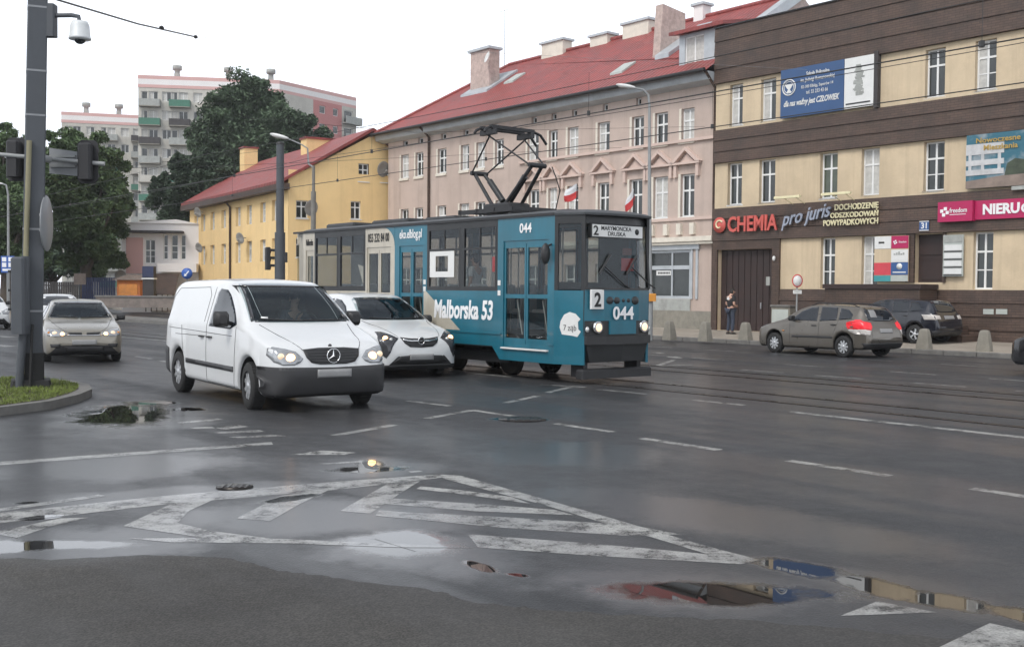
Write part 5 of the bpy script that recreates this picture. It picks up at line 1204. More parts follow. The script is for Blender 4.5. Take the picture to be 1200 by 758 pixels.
# panel of tenants
r, w, h = sgn('tenants_board', 'board of six coloured company tiles beside the street door', 1028, 1068, 277.5, 330, -.16, .03, 'cream_render')
for x, z, m in ((0, .72, 'sign_white'), (.5, .72, 'magenta'), (.5, .42, 'sign_white'), (0, .14, 'tile_red'), (.5, .14, 'tile_blue'), (0, 0, 'tile_teal'), (.5, 0, 'board_pale')):
    hh = .28 if z > .05 else .135
    mb = MB(); mb.box(w * x + .006, w * (x + .5) - .006, -.012, -.001, h * z + .006, h * (z + hh) - .006); tl = mb.build('tile', M[m], r)
    if x and z > .7: cross(tl, w * .62, h * .86, h * .06, -.013); text('freedom', 'lettering', M['letter_white'], tl, (w * .72, -.014, h * .84), X3, Z3, w * .22, h * .05, .004)
    if x == 0 and z > .7: mb = MB(); mb.box(w * .13, w * .3, -.016, -.013, h * .84, h * .88); mb.build('mark', M['letter_black'], tl)
    if m == 'sign_white' and x: mb = MB(); [mb.box(w * (.58 + .065 * k), w * (.63 + .065 * k), -.016, -.013, h * .58, h * (.61 + .02 * (k % 3))) for k in range(5)]; mb.build('mark', M['grey_board'], tl)
    if m == 'tile_blue': mb = MB(); mb.lathe([(.001, -.016), (.11, -.016), (.11, -.013), (.001, -.013)], (w * .75, 0, h * .33), 'y', 18); mb.box(w * .56, w * .94, -.016, -.013, h * .19, h * .215); mb.build('mark', M['sign_white'], tl)
r, w, h = sgn('notice_board', 'pale glazed notice board with rows of cards right of the street door', 1108.5, 1132, 276, 324, -.16, .05, 'board_pale')
mb = MB(); mb.box(.03, w - .03, -.012, -.001, h * .82, h * .99); mb.build('header', M['grey_board'], r)
mb = MB()
for k in range(4): mb.box(.03, w - .03, -.02, -.001, h * (.02 + .19 * k), h * (.045 + .19 * k))
mb.build('bar', M['dark_board'], r)
mb = MB()
for k in range(4): mb.box(.05, w - .05, -.01, -.001, h * (.06 + .19 * k), h * (.19 + .19 * k))
mb.build('card', M['sign_white'], r)
# blue school banner with white poster
r, w, h = sgn('banner', 'blue school banner with white handwriting between the top floor windows', 919, 993, 84, 140, -.2, .04, 'banner_blue')
mb = MB(); n = 26; cx, cz, rr = w * .14, h * .62, h * .16
mb.tube([(cx + rr * math.cos(2 * PI * k / n), -.008, cz + rr * math.sin(2 * PI * k / n)) for k in range(n + 1)], .025, 6); mb.tube([(cx + rr * .75 * math.cos(2 * PI * k / n), -.008, cz + rr * .75 * math.sin(2 * PI * k / n)) for k in range(n + 1)], .012, 6)
mb.prism([(cx - .2, cz + .12), (cx + .2, cz + .12), (cx + .1, cz - .02), (cx + .04, cz - .08), (cx + .12, cz - .2), (cx - .12, cz - .2), (cx - .04, cz - .08), (cx - .1, cz - .02)], -.014, -.002); mb.build('emblem', M['sign_white'], r)
ML = M['sign_white']
for tx, x0, ww, z0, hh, b, sh in (('Szkoła Policealna', .42, .36, .80, .085, .012, 0), ('im. Jadwigi Romanowskiej', .33, .53, .665, .095, .012, .1), ('82-300 Elbląg, Saperów 14', .34, .50, .535, .08, 0, 0), ('tel. 55 233 43 66', .42, .34, .43, .075, 0, 0), ('dla nas ważny jest CZŁOWIEK', .06, .88, .19, .17, .022, .35)):
    text(tx, 'lettering', ML, r, (w * x0, -.008, h * z0), X3, Z3, w * ww, h * hh, .01, b, sh)
r, w, h = sgn('poster', 'white poster with a grey ornament beside the blue banner', 993.8, 1028, 70.5, 129, -.2, .04, 'sign_white')
mb = MB(); rn = random.Random(5)
for k in range(26):
    z = .24 + .6 * k / 26; ww = .11 * (1.2 - abs(z - .45)) * rn.uniform(.6, 1.4); c = .5 + rn.uniform(-.04, .04); mb.box(w * (c - ww), w * (c + ww), -.008 - .0007 * k, -.001, h * z, h * (z + .03))
mb.build('ornament', M['grey_board'], r); mb = MB(); mb.box(w * .06, w * .9, -.008, -.001, h * .075, h * .105); mb.build('caption', M['grey_plastic'], r)
mb = MB(); mb.box(w + .0, w + .16, -.0, .2, h * -.05, h * 1.05); mb.build('post', M['dark_board'], r)
# holiday flat billboard
m = bpy.data.materials.new('billboard_sky'); m.use_nodes = True; nt = m.node_tree; L = nt.links; b = nt.nodes['Principled BSDF']; b.inputs['Roughness'].default_value = .4
tc = nd(nt, 'ShaderNodeTexCoord'); n1 = nd(nt, 'ShaderNodeTexNoise'); n1.inputs['Scale'].default_value = 1.1; n1.inputs['Detail'].default_value = 7; L.new(tc.outputs['Object'], n1.inputs['Vector'])
cr_ = nd(nt, 'ShaderNodeValToRGB'); cr_.color_ramp.elements[0].position = .47; cr_.color_ramp.elements[0].color = (.03, .13, .18, 1); cr_.color_ramp.elements[1].position = .62; cr_.color_ramp.elements[1].color = (.33, .35, .36, 1); L.new(n1.outputs['Fac'], cr_.inputs['Fac']); L.new(cr_.outputs['Color'], b.inputs['Base Color']); M['billboard_sky'] = m
mat('bill_green', (.05, .065, .04), .5, var=.5, scale=3); mat('bill_sand', (.22, .17, .14), .5, var=.3, scale=2); mat('bill_white', (.5, .5, .5), .5, var=.2); mat('bill_gold', (.42, .28, .07), .5)
r, w, h = sgn('billboard', 'advertising board picturing white seaside flats under a blue sky', 1136.5, 1330, 160, 222, -.2, .05, 'billboard_sky')
def bp(nm, pts, m, y): mb = MB(); mb.prism([(h * a, h * b) for a, b in pts], -y, -.001); mb.build(nm, M[m], r)
bp('beach', [(0, 0), (4, 0), (4, .14), (2, .2), (.9, .22), (0, .14)], 'bill_sand', .006); bp('trees', [(.75, .2), (.8, .42), (.95, .5), (1.15, .46), (1.2, .52), (1.4, .4), (1.5, .22)], 'bill_green', .009); bp('mountain', [(1.35, .22), (1.55, .55), (1.75, .78), (2.2, 1.0), (3, 1.0), (4, .6), (4, .2)], 'dark_board', .012)
mb = MB()
for z in (.24, .42, .62, .72): mb.box(0, h * .74, -.02, -.001, h * z, h * (z + .1))
for x in (.05, .3, .62): mb.box(h * x, h * (x + .06), -.016, -.001, h * .24, h * .8)
mb.build('picture_of_flats', M['bill_white'], r); mb = MB()
for z in (.42, .54): mb.box(h * 1.33, h * 1.72, -.02, -.013, h * z, h * (z + .07))
for x in (1.35, 1.5, 1.64): mb.box(h * x, h * (x + .05), -.018, -.013, h * .36, h * .6)
mb.build('picture_of_house', M['bill_white'], r)
text('Nowoczesne', 'lettering', M['bill_gold'], r, (h * .2, -.03, h * .83), X3, Z3, h * .85, h * .1, .01, .02); text('Mieszkania', 'lettering', M['bill_gold'], r, (h * .35, -.03, h * .69), X3, Z3, h * .65, h * .1, .01, .02)
mb = MB(); mb.box(h * .9, h * 3, -.04, .05, -.14, -.02); mb.build('ledge', M['grey_board'], r)

# ---- pink tenement with red hipped roof
TP = 35.12
P0 = F(455, 200, TP)[0]; LP = s0 - P0 - .01
pink = thing('tenement_house', 'long pink rendered tenement house with steep red tiled roof and pedimented windows', 'building', W(P0, TP, 0), ROT)
def pz(u, v, t=TP): s, z = F(u, v, t); return (s - P0, z)
EV = pz(640, 129.5)[1]
rows = []
for us, (lo, hi) in (([(470, 479), (487, 496), (513, 523), (540, 549.5), (558, 568), (580, 590), (618, 631), (643, 653), (665, 677.5), (700, 714), (740, 754), (767, 782), (798, 813)], (pz(806, 164)[1], pz(806, 127)[1])),
                     ([(470, 479), (487, 496), (513, 523), (539, 550), (558, 569), (581, 591), (620, 632), (643, 653), (665, 678), (701, 714), (738, 753), (766, 783), (798, 814)], (pz(806, 254)[1], pz(806, 204)[1]))):
    rows.append([[pz(a, 200)[0], pz(b, 200)[0], lo, hi] for a, b in us])
for r_ in rows[1][:6]: r_[3] -= .35
att = [[pz(a - 3, 150)[0], pz(a + 3, 150)[0], pz(748, 123)[1], pz(748, 115)[1]] for a in (475, 493, 520, 546, 581, 626, 649, 673, 709, 748)]
gl = [[r_[0] - .15, r_[1] + .15, .95, 3.0] for r_ in rows[1][:-3]]
sh = [pz(757, 300)[0], pz(810, 300)[0], pz(786, 350)[1], pz(786, 293)[1]]
mb = MB(); wall(mb, (0, LP, 0, EV), rows[0] + rows[1] + att + gl + [sh], 0, .22)
mb.box(0, .02, 0.05, 12, 0, EV); mb.box(LP - .02, LP, .25, 12, 0, EV); mb.box(0.02, LP - .02, 11.9, 12, 0, EV); mb.build('wall', M['pink_render'], pink)
for ri, row in enumerate(rows):
    for k, r_ in enumerate(row):
        window(pink, *r_, .13, 1, .62, curtain=(2 if (k * 7 + ri * 3) % 4 == 0 else 1 if (k + ri) % 3 == 0 else 0), fw=.07)
for r_ in att: window(pink, *r_, .13, 0, None, sill=False, fw=.05)
for r_ in gl: window(pink, *r_, .13, 1, .66)
for row in rows:
    for r_ in row:
        mb = MB(); a, b, c, d = r_; f = .13; mb.box(a - f, a - .002, -.02, -.001, c - .02, d + .02); 
        mb.box(a - f, b + f * .3, -.07, -.001, c - .16, c - .021); mb.build('window_surround', M['plaster_white'], pink)
for k, r_ in enumerate(rows[1]):
    if k < 6: continue
    mb = MB(); a, b, d = r_[0] - .28, r_[1] + .28, r_[3]; m_ = (a + b) / 2; hz_ = d + .40
    mb.box(a - .03, a + .12, -.14, -.001, d - .12, hz_); mb.box(b - .12, b + .03, -.14, -.001, d - .12, hz_); mb.box(a - .12, b + .12, -.2, -.001, hz_, hz_ + .09)
    mb.prism([(a - .16, hz_ + .09), (m_, hz_ + .72), (b + .16, hz_ + .09), (b - .06, hz_ + .09), (m_, hz_ + .58), (a + .06, hz_ + .09)], -.22, -.001)
    mb.prism([(a + .25, hz_ + .092), (m_, hz_ + .45), (b - .25, hz_ + .092)], -.05, -.001)
    mb.build('pediment', M['pink_pale'], pink)
mb = MB(); x6 = rows[1][6][0] - .7
zc = pz(770, 171.5)[1]; mb.box(x6, LP, -.12, -.001, zc, zc + .12); zc = pz(800, 258)[1]; mb.box(x6, LP, -.08, -.001, zc - .02, zc + .1); mb.build('string_course', M['pink_pale'], pink)
mb = MB(); zc = pz(800, 283.5)[1]; zd = pz(800, 278)[1]; mb.box(x6, LP, -.3, -.001, zc, zd); mb.box(x6, LP, -.22, -.001, zc - .12, zc)
for k, r_ in enumerate(rows[1][9:]):
    for xx in (r_[0] - .1, r_[1] - .12): mb.box(xx, xx + .24, -.16, -.001, zd + .1, pz(800, 262)[1])
mb.build('shop_cornice', M['plaster_white'], pink)
# eaves cornice and roof
mb = MB(); mb.prism([(-.5, EV - .08), (-.0, EV - .2), (.0, EV + .235), (-.6, EV + .235)], -.6, LP - .02, axis='x'); mb.build('cornice', M['zinc'], pink)
RT = 41.2 - TP; ZRG = F(700, 51.5, 41.2)[1]; hl = F(597, 77, 41.2)[0] - P0
ze = EV + .24; y0 = -.75
def onroof(u, v):    # point of the front roof slope behind pixel (u, v)
    sl = (ZRG - ze) / (RT - y0); lo, hi = TP + y0, TP + RT
    for _ in range(40):
        t = (lo + hi) / 2; s, z = F(u, v, t)
        if z > ze + sl * (t - TP - y0): lo = t
        else: hi = t
    return Vector((s - P0, t - TP, z))
rl = onroof(892, 25.5).x
mb = MB(); L0, L1, y1 = -.75, rl, 2 * RT + .7; LE = LP - .02; zi = ze + (ZRG - ze) * (.4 - y0) / (RT - y0)
vs = [(L0, y0, ze), (LE, y0, ze), (LE, .4, zi), (L1, .4, zi), (L1, RT, ZRG), (hl, RT, ZRG), (L0, y1, ze), (L1, y1, ze)]
mb.add(vs, [(0, 1, 2, 5), (2, 3, 4, 5), (0, 5, 6), (6, 5, 4, 7)]); rf = mb.build('roof', M['red_tile'], pink)
mb = MB(); mb.tube([(hl, RT, ZRG + .03), (L1, RT, ZRG + .03)], .12, 8); mb.tube([(L0, y0, ze + .03), (hl, RT, ZRG + .03)], .1, 8); mb.build('ridge_tile', M['red_tile'], rf)
mb = MB(); mb.tube([(-.7, -.85, EV + .25), (LP, -.85, EV + .25)], .09, 8); mb.build('gutter', M['dark_metal'], pink)
mb = MB(); xd = pz(504, 200)[0]; mb.tube([(xd, -.7, EV + .2), (xd, -.1, EV - .3), (xd, -.09, .2)], .07, 8); mb.build('downpipe', M['brown_cladding'], pink); mb = MB(); mb.tube([(LP - .06, -.7, EV + .2), (LP - .06, -.1, EV - .4), (LP - .06, -.09, .3)], .06, 8); mb.build('downpipe', M['brown_cladding'], pink)
def chimney(u0, u1, vb, vt, dy, name='chimney', m='brick_chimney', cap='zinc', h=None):
    p, q = onroof((u0 + u1) / 2 - 0, vb), None; t = p.y + TP
    a, b = F(u0, vb, t)[0] - P0, F(u1, vb, t)[0] - P0; z1 = F((u0 + u1) / 2, vt, t)[1]
    mb = MB(); mb.box(a, b, p.y, p.y + dy, p.z - 1.2, z1); c = mb.build(name, M[m], rf, bevel=.02)
    mb = MB(); mb.box(a - .12, b + .12, p.y - .12, p.y + dy + .12, z1, z1 + .14); mb.build('chimney_cap', M[cap], c); return (a, b, p, z1, c)
a, b, p, z1, c = chimney(551, 573, 106, 60, .75)
mb = MB(); mb.lathe([(.001, 0), (.2, .02), (.32, .09), (.31, .1), (.18, .04), (.001, .02)], axis='y', n=20); d_ = mb.build('satellite_dish', M['sign_white'], c); d_.location = (b + .3, p.y - .3, p.z + 1.6); d_.rotation_euler = (.3, 0, PI - .3)
mb = MB(); sl = (ZRG - ze) / (RT - y0); mb.prism([(p.y - .5, p.z - .5 * sl + .12), (p.y + 1.7, p.z + 1.7 * sl + .12), (p.y + 1.7, p.z + 1.7 * sl - .1), (p.y - .5, p.z - .5 * sl - .1)], a - .25, b + .45, axis='x'); mb.build('flashing', M['zinc'], c)
def ridgech(u0, u1, vt, dy=.7, m='plaster_white'):
    a, b = F(u0, 40, 41.2)[0] - P0, F(u1, 40, 41.2)[0] - P0; z1 = F((u0 + u1) / 2, vt, 41.2)[1]; mb = MB(); mb.box(a, b, RT - dy / 2, RT + dy / 2, ZRG - .6, z1); c = mb.build('chimney', M[m], rf, bevel=.02)
    mb = MB(); mb.box(a - .1, b + .1, RT - dy / 2 - .1, RT + dy / 2 + .1, z1, z1 + .12); mb.build('chimney_cap', M['zinc'], c)
ridgech(640, 665, 51); ridgech(697, 717, 43.5); ridgech(735, 765, 28); ridgech(817, 828, 8, .6, 'block_white')
# fire wall with coping climbing the slope
for u, vt_, um in ((774, 50, 'brick_chimney'),):
    pA, pB = onroof(768, 66), onroof(790, 34); x0 = pA.x
    mb = MB(); mb.prism([(pA.y - .2, pA.z - .3), (pA.y + 1.5, pA.z + 1.5 * sl - .3), (pA.y + 1.5, pA.z + 2.1), (pA.y + .0, pA.z + 2.3)], x0, x0 + .45, axis='x'); mb.build('chimney', M['brick_chimney'], rf)
    mb = MB(); mb.prism([(pA.y - .5, pA.z - .5 * sl + .2), (pA.y + 2.4, pA.z + 2.4 * sl + .2), (pA.y + 2.4, pA.z + 2.4 * sl - .1), (pA.y - .5, pA.z - .5 * sl - .1)], x0 + .45, x0 + 1.3, axis='x'); mb.build('flashing', M['zinc'], rf)
for u, v in ((476, 0),): pass
for u, v in ((603, 93), (730, 81.5)):
    p = onroof(u, v); mb = MB(); mb.prism([(p.y - .45, p.z - .45 * sl + .1), (p.y + .45, p.z + .45 * sl + .1), (p.y + .45, p.z + .45 * sl - .05), (p.y - .45, p.z - .45 * sl - .05)], p.x - .4, p.x + .4, axis='x'); mb.build('skylight', M['board_pale'], rf)
# dormer in zinc at the right end
t = TP + .3; p = Vector((0, .3, F(800, 84, t)[1])); a, b = F(796, 60, t)[0] - P0, LP - .06; z0, z1 = p.z - .1, F(815, 38, t)[1]
mb = MB(); wd_ = [F(802.5, 60, t)[0] - P0, F(825, 60, t)[0] - P0, F(813, 78, t)[1], F(813, 42, t)[1]]
mb2 = MB(); wall(mb2, (a, b, z0 - .3, z1), [wd_], p.y, p.y + .14); mb2.box(a, a + .02, p.y + .02, p.y + 4, z0, z1); mb2.box(b - .02, b, p.y + .02, p.y + 4, z0, z1); dm = mb2.build('dormer', M['zinc'], rf)
window(dm, *wd_, p.y + .06, 1, None, sill=True, curtain=2)
mb = MB(); mb.prism([(p.y - .35, z1 - .02), (p.y + 4.5, z1 + .9), (p.y + 4.5, z1 + 1.05), (p.y - .35, z1 + .13)], a - .3, b + .3, axis='x'); mb.build('dormer_roof', M['red_tile'], dm)
# verge wall where the roof ends behind the brown house
mb = MB(); mb.prism([(.4, zi - .2), (RT, ZRG - .2), (RT, ZRG + .3), (.4, zi + .3)], rl - .05, rl + .45, axis='x'); mb.build('verge', M['zinc'], rf)
mb = MB(); mb.prism([(1.0, ze - 1), (2 * RT, ze - 1), (2 * RT, ze), (RT, ZRG - .2), (1.0, zi)], rl + .02, rl + .35, axis='x'); mb.build('gable_wall', M['brick_chimney'], pink)
# right-hand back house behind the brown parapet
# shop front
mb = MB(); a, b, c_, d_ = sh; f = .12
for q in ((a, a + f, c_, d_), (b - f, b, c_, d_), (a + f, b - f, c_, c_ + f), (a + f, b - f, d_ - f, d_), (a + f, b - f, c_ + (d_ - c_) * .60, c_ + (d_ - c_) * .68)): mb.box(q[0], q[1], .02, .12, q[2], q[3])
xm = a + (b - a) * .58; mb.box(xm - .04, xm + .04, .03, .11, c_ + f, d_ - f); mb.box(a - .1, b + .5, -.1, -.001, d_, d_ + .35); mb.box(b + .03, b + .12, -.06, -.001, c_, d_); mb.box(b + .3, b + .42, -.06, -.001, c_, d_)
sf = mb.build('shopfront', M['zinc'], pink)
mb = MB(); mb.box(a + f, b - f, .08, .09, c_ + f, d_ - f); mb.build('pane', M['window_glass'], sf)
mb = MB(); mb.box(a, b, -.05, -.001, pz(786, 370)[1], c_ - .01); mb.build('stall_riser', M['grey_board'], pink)
mb = MB(); mb.box(0, LP, -.08, -.001, .1, .95); mb.build('plinth', M['concrete'], pink)
mb = MB(); mb.box(xm - .95, xm - .1, .06, .075, d_ - (d_ - c_) * .52, d_ - (d_ - c_) * .42); sn = mb.build('shop_notice', M['sign_white'], sf); mb = MB(); [mb.box(xm - .85 + .09 * k, xm - .79 + .09 * k, .055, .06, d_ - (d_ - c_) * .49, d_ - (d_ - c_) * .45) for k in range(8)]; mb.build('mark', M['letter_black'], sn)
mb = MB(); mb.tube([onroof(591, 72) - Vector((0, 0, .3)), onroof(591, 72) + Vector((0, 0, 3.6))], [.03, .012], 6)
p = onroof(591, 72) + Vector((0, 0, 3.0)); mb.tube([p - Vector((.5, 0, 0)), p + Vector((.5, 0, 0))], .012, 5)
mb.build('aerial', M['steel'], rf)
mat('dish_grey', (.3, .29, .27), .5, var=.15)
# ---- yellow house
C0 = atY(337.5, 330, 62.8); C0.z = 0
dA = ray(-185, 337); rotY = math.atan2(-dA[1], -dA[0])           # long front runs away to the left; local x points to the corner
yel = thing('town_house', 'yellow house with red tiled roof and gable beside the pink tenement', 'building', C0, rotY)
aX = Vector((math.cos(rotY), math.sin(rotY), 0)); aY = Vector((-aX.y, aX.x, 0))
def yA(u, v):   # on the long front: returns (x, z)
    d = ray(u, v); k = C0.dot(aY) / (d[0] * aY.x + d[1] * aY.y); p = Vector((d[0] * k, d[1] * k, CAMH + d[2] * k)); return ((p - C0).dot(aX), p.z)
def yB(u, v):   # on the gable front: (y, z)
    d = ray(u, v); k = C0.dot(aX) / (d[0] * aX.x + d[1] * aX.y); p = Vector((d[0] * k, d[1] * k, CAMH + d[2] * k)); return ((p - C0).dot(aY), p.z)
xl = yA(222.5, 250)[0]; zeA = yA(300, 222)[1]; zk, yk = yB(436, 159)[1], yB(436, 159)[0]
fw_ = []
for us, v0, v1 in (((230, 238, 249, 262, 279, 292, 308, 322), 0, 0),):
    for u in us:
        for lo, hi in ((yA(279, 265)[1], yA(279, 243)[1]), (yA(279, 308)[1], yA(279, 284)[1])):
            x = yA(u, 260)[0]; fw_.append([x - .5, x + .5, lo, hi])
mb = MB(); wall(mb, (xl, 0, 0, zeA), fw_, 0, .3); mb.box(xl, xl + .02, .05, 2 * yk, 0, zeA)
mb.build('wall', M['yellow_render'], yel)
for r_ in fw_: window(yel, *r_, .18, 1, .66, curtain=2 if int(r_[0] * 7) % 3 else 1, sill=True)
g = bpy.data.objects.new('gable', None)
mb = MB(); gw = [[*sorted((yB(a, 200)[0], yB(b, 200)[0])), lo, hi] for a, b, lo, hi in
     [(347, 361, yB(354, 256)[1], yB(354, 235)[1]), (420, 432, yB(426, 213)[1], yB(426, 192)[1]), (446, 456, yB(451, 214)[1], yB(451, 194)[1]), (411, 423, yB(417, 257)[1], yB(417, 236)[1]), (347, 360, yB(354, 302)[1], yB(354, 279)[1]), (411, 423, yB(417, 300)[1], yB(417, 279)[1])]]
zs_ = yB(360, 200)[1]; wall(mb, (.0, 2 * yk, 0, zs_), [q for q in gw if q[3] < zs_] , 0, .3)
# attic windows sit above the eaves level: wall pieces round them under the slope
yp0, yp1 = yB(383, 199)[0], 2 * yk - yB(383, 199)[0]
rz_ = lambda y: zeA - .12 + (zk + .13 - zeA) * (min(y, 2 * yk - y) + .5) / (yk + .5)
top = lambda y: max(zs_, rz_(y))
yp0 = max(.05, -.5 + (zs_ - zeA + .12) * (yk + .5) / (zk + .13 - zeA)); yp1 = 2 * yk - yp0
hol = [q for q in gw if q[3] >= zs_]; xs_ = sorted({yp0, yp1, yk} | {q for h in hol for q in h[:2]})
for a, b in zip(xs_, xs_[1:]):
    h = [q for q in hol if q[0] - 1e-4 <= a and b <= q[1] + 1e-4]
    if h:
        h = h[0]
        if h[2] > zs_: mb.add([(a, 0, zs_), (b, 0, zs_), (b, 0, h[2]), (a, 0, h[2])], [(0, 1, 2, 3)])
        mb.add([(a, 0, h[3]), (b, 0, h[3]), (b, 0, max(top(b), h[3])), (a, 0, max(top(a), h[3]))], [(0, 1, 2, 3)])
    else: mb.add([(a, 0, zs_), (b, 0, zs_), (b, 0, top(b)), (a, 0, top(a))], [(0, 1, 2, 3)])
gb = mb.build('gable', M['yellow_render'], yel); gb.rotation_euler = (0, 0, PI / 2); gb.location = (.02, 0, 0)
for q in gw: window(gb, *q, .12, 1, .66, curtain=0)
# roof
zr_ = zk + .15; mb = MB(); xr = .22
hipx = yA(222, 240)[0]; d = ray(297, 186); k_ = (C0 + aY * yk).dot(aY) / (d[0] * aY.x + d[1] * aY.y); hx = (Vector((d[0] * k_, d[1] * k_, 0)) - C0).dot(aX)
vs = [(xl - .5, -.5, zeA - .1), (xr, -.5, zeA - .1), (xr, yk, zr_ + .1), (hx, yk, zr_ + .1), (xl - .5, 2 * yk + .5, zeA - .1), (xr, 2 * yk + .5, zeA - .1)]
up_ = [(x, y, z + .18) for x, y, z in vs]; mb.add(vs + up_, [(6, 7, 8, 9), (6, 9, 10), (10, 9, 8, 11), (0, 1, 2, 3), (0, 3, 4), (4, 3, 2, 5), (0, 1, 7, 6), (1, 2, 8, 7), (2, 5, 11, 8), (0, 4, 10, 6), (4, 5, 11, 10)]); rf2 = mb.build('roof', M['red_tile'], yel)
mb = MB(); mb.box(xl - .5, .3, -.55, -.02, zeA - .45, zeA - .1); mb.build('eaves_board', M['brown_cladding'], yel)
mb = MB(); p = yA(279, 250)[0]; mb.tube([(yA(271, 240)[0], -.5, zeA - .3), (yA(271, 240)[0], -.08, zeA - .8), (yA(271, 240)[0], -.08, .2)], .08, 8); mb.build('downpipe', M['brown_cladding'], yel)
def ych(x, y, w, dpt, z1, nm='chimney'):
    mb = MB(); mb.box(x - w / 2, x + w / 2, y - dpt / 2, y + dpt / 2, zr_ - 3, z1); c = mb.build(nm, M['yellow_render'], rf2); mb = MB(); mb.box(x - w / 2 - .08, x + w / 2 + .08, y - dpt / 2 - .08, y + dpt / 2 + .08, z1, z1 + .12); mb.build('chimney_cap', M['red_tile'], c)
yc = yk - 1.2
def onYr(u, y): d = ray(u, 180); k = (C0 + aY * y).dot(aY) / (d[0] * aY.x + d[1] * aY.y); return (Vector((d[0] * k, d[1] * k, 0)) - C0).dot(aX), k
x1, k1 = onYr(291.5, yk - .8); ych(x1, yk - .8, 1.1, 1.0, CAMH + ray(291, 175)[2] * k1); x1, k1 = onYr(375, yk - .5); ych(x1, yk - .5, 1.0, 2.2, CAMH + ray(377, 165)[2] * k1)
def dish(x, y, z, r, rot, par):
    q = MB(); r *= .85; q.lathe([(.001, .0), (.5 * r, -.06 * r), (r, -.26 * r), (.97 * r, -.29 * r), (.5 * r, -.10 * r), (.001, -.05 * r)], axis='y', n=18); q.tube([(0, 0, 0), (0, .35, -.1)], .03, 5); q.tube([(0, 0, -r * .9), (0, -r * .9, -r * .1)], .02, 5); q.ball((0, -r * .9, -r * .1), .07, .07, .07, 8, 6); o = q.build('satellite_dish', M['dish_grey'], par); o.location = (x, y, z); o.rotation_euler = rot
for u, v, r in ((240.5, 249, .42), (242, 290, .42), (291, 279, .42)):
    x, z = yA(u, v); dish(x, -.45, z, r, (.3, 0, .4), yel)
for u, v in ((359.5, 244), (443.5, 199)):
    y, z = yB(u, v); q = dish(.5, y, z, .55, (.2, 0, PI / 2 + .3), yel)

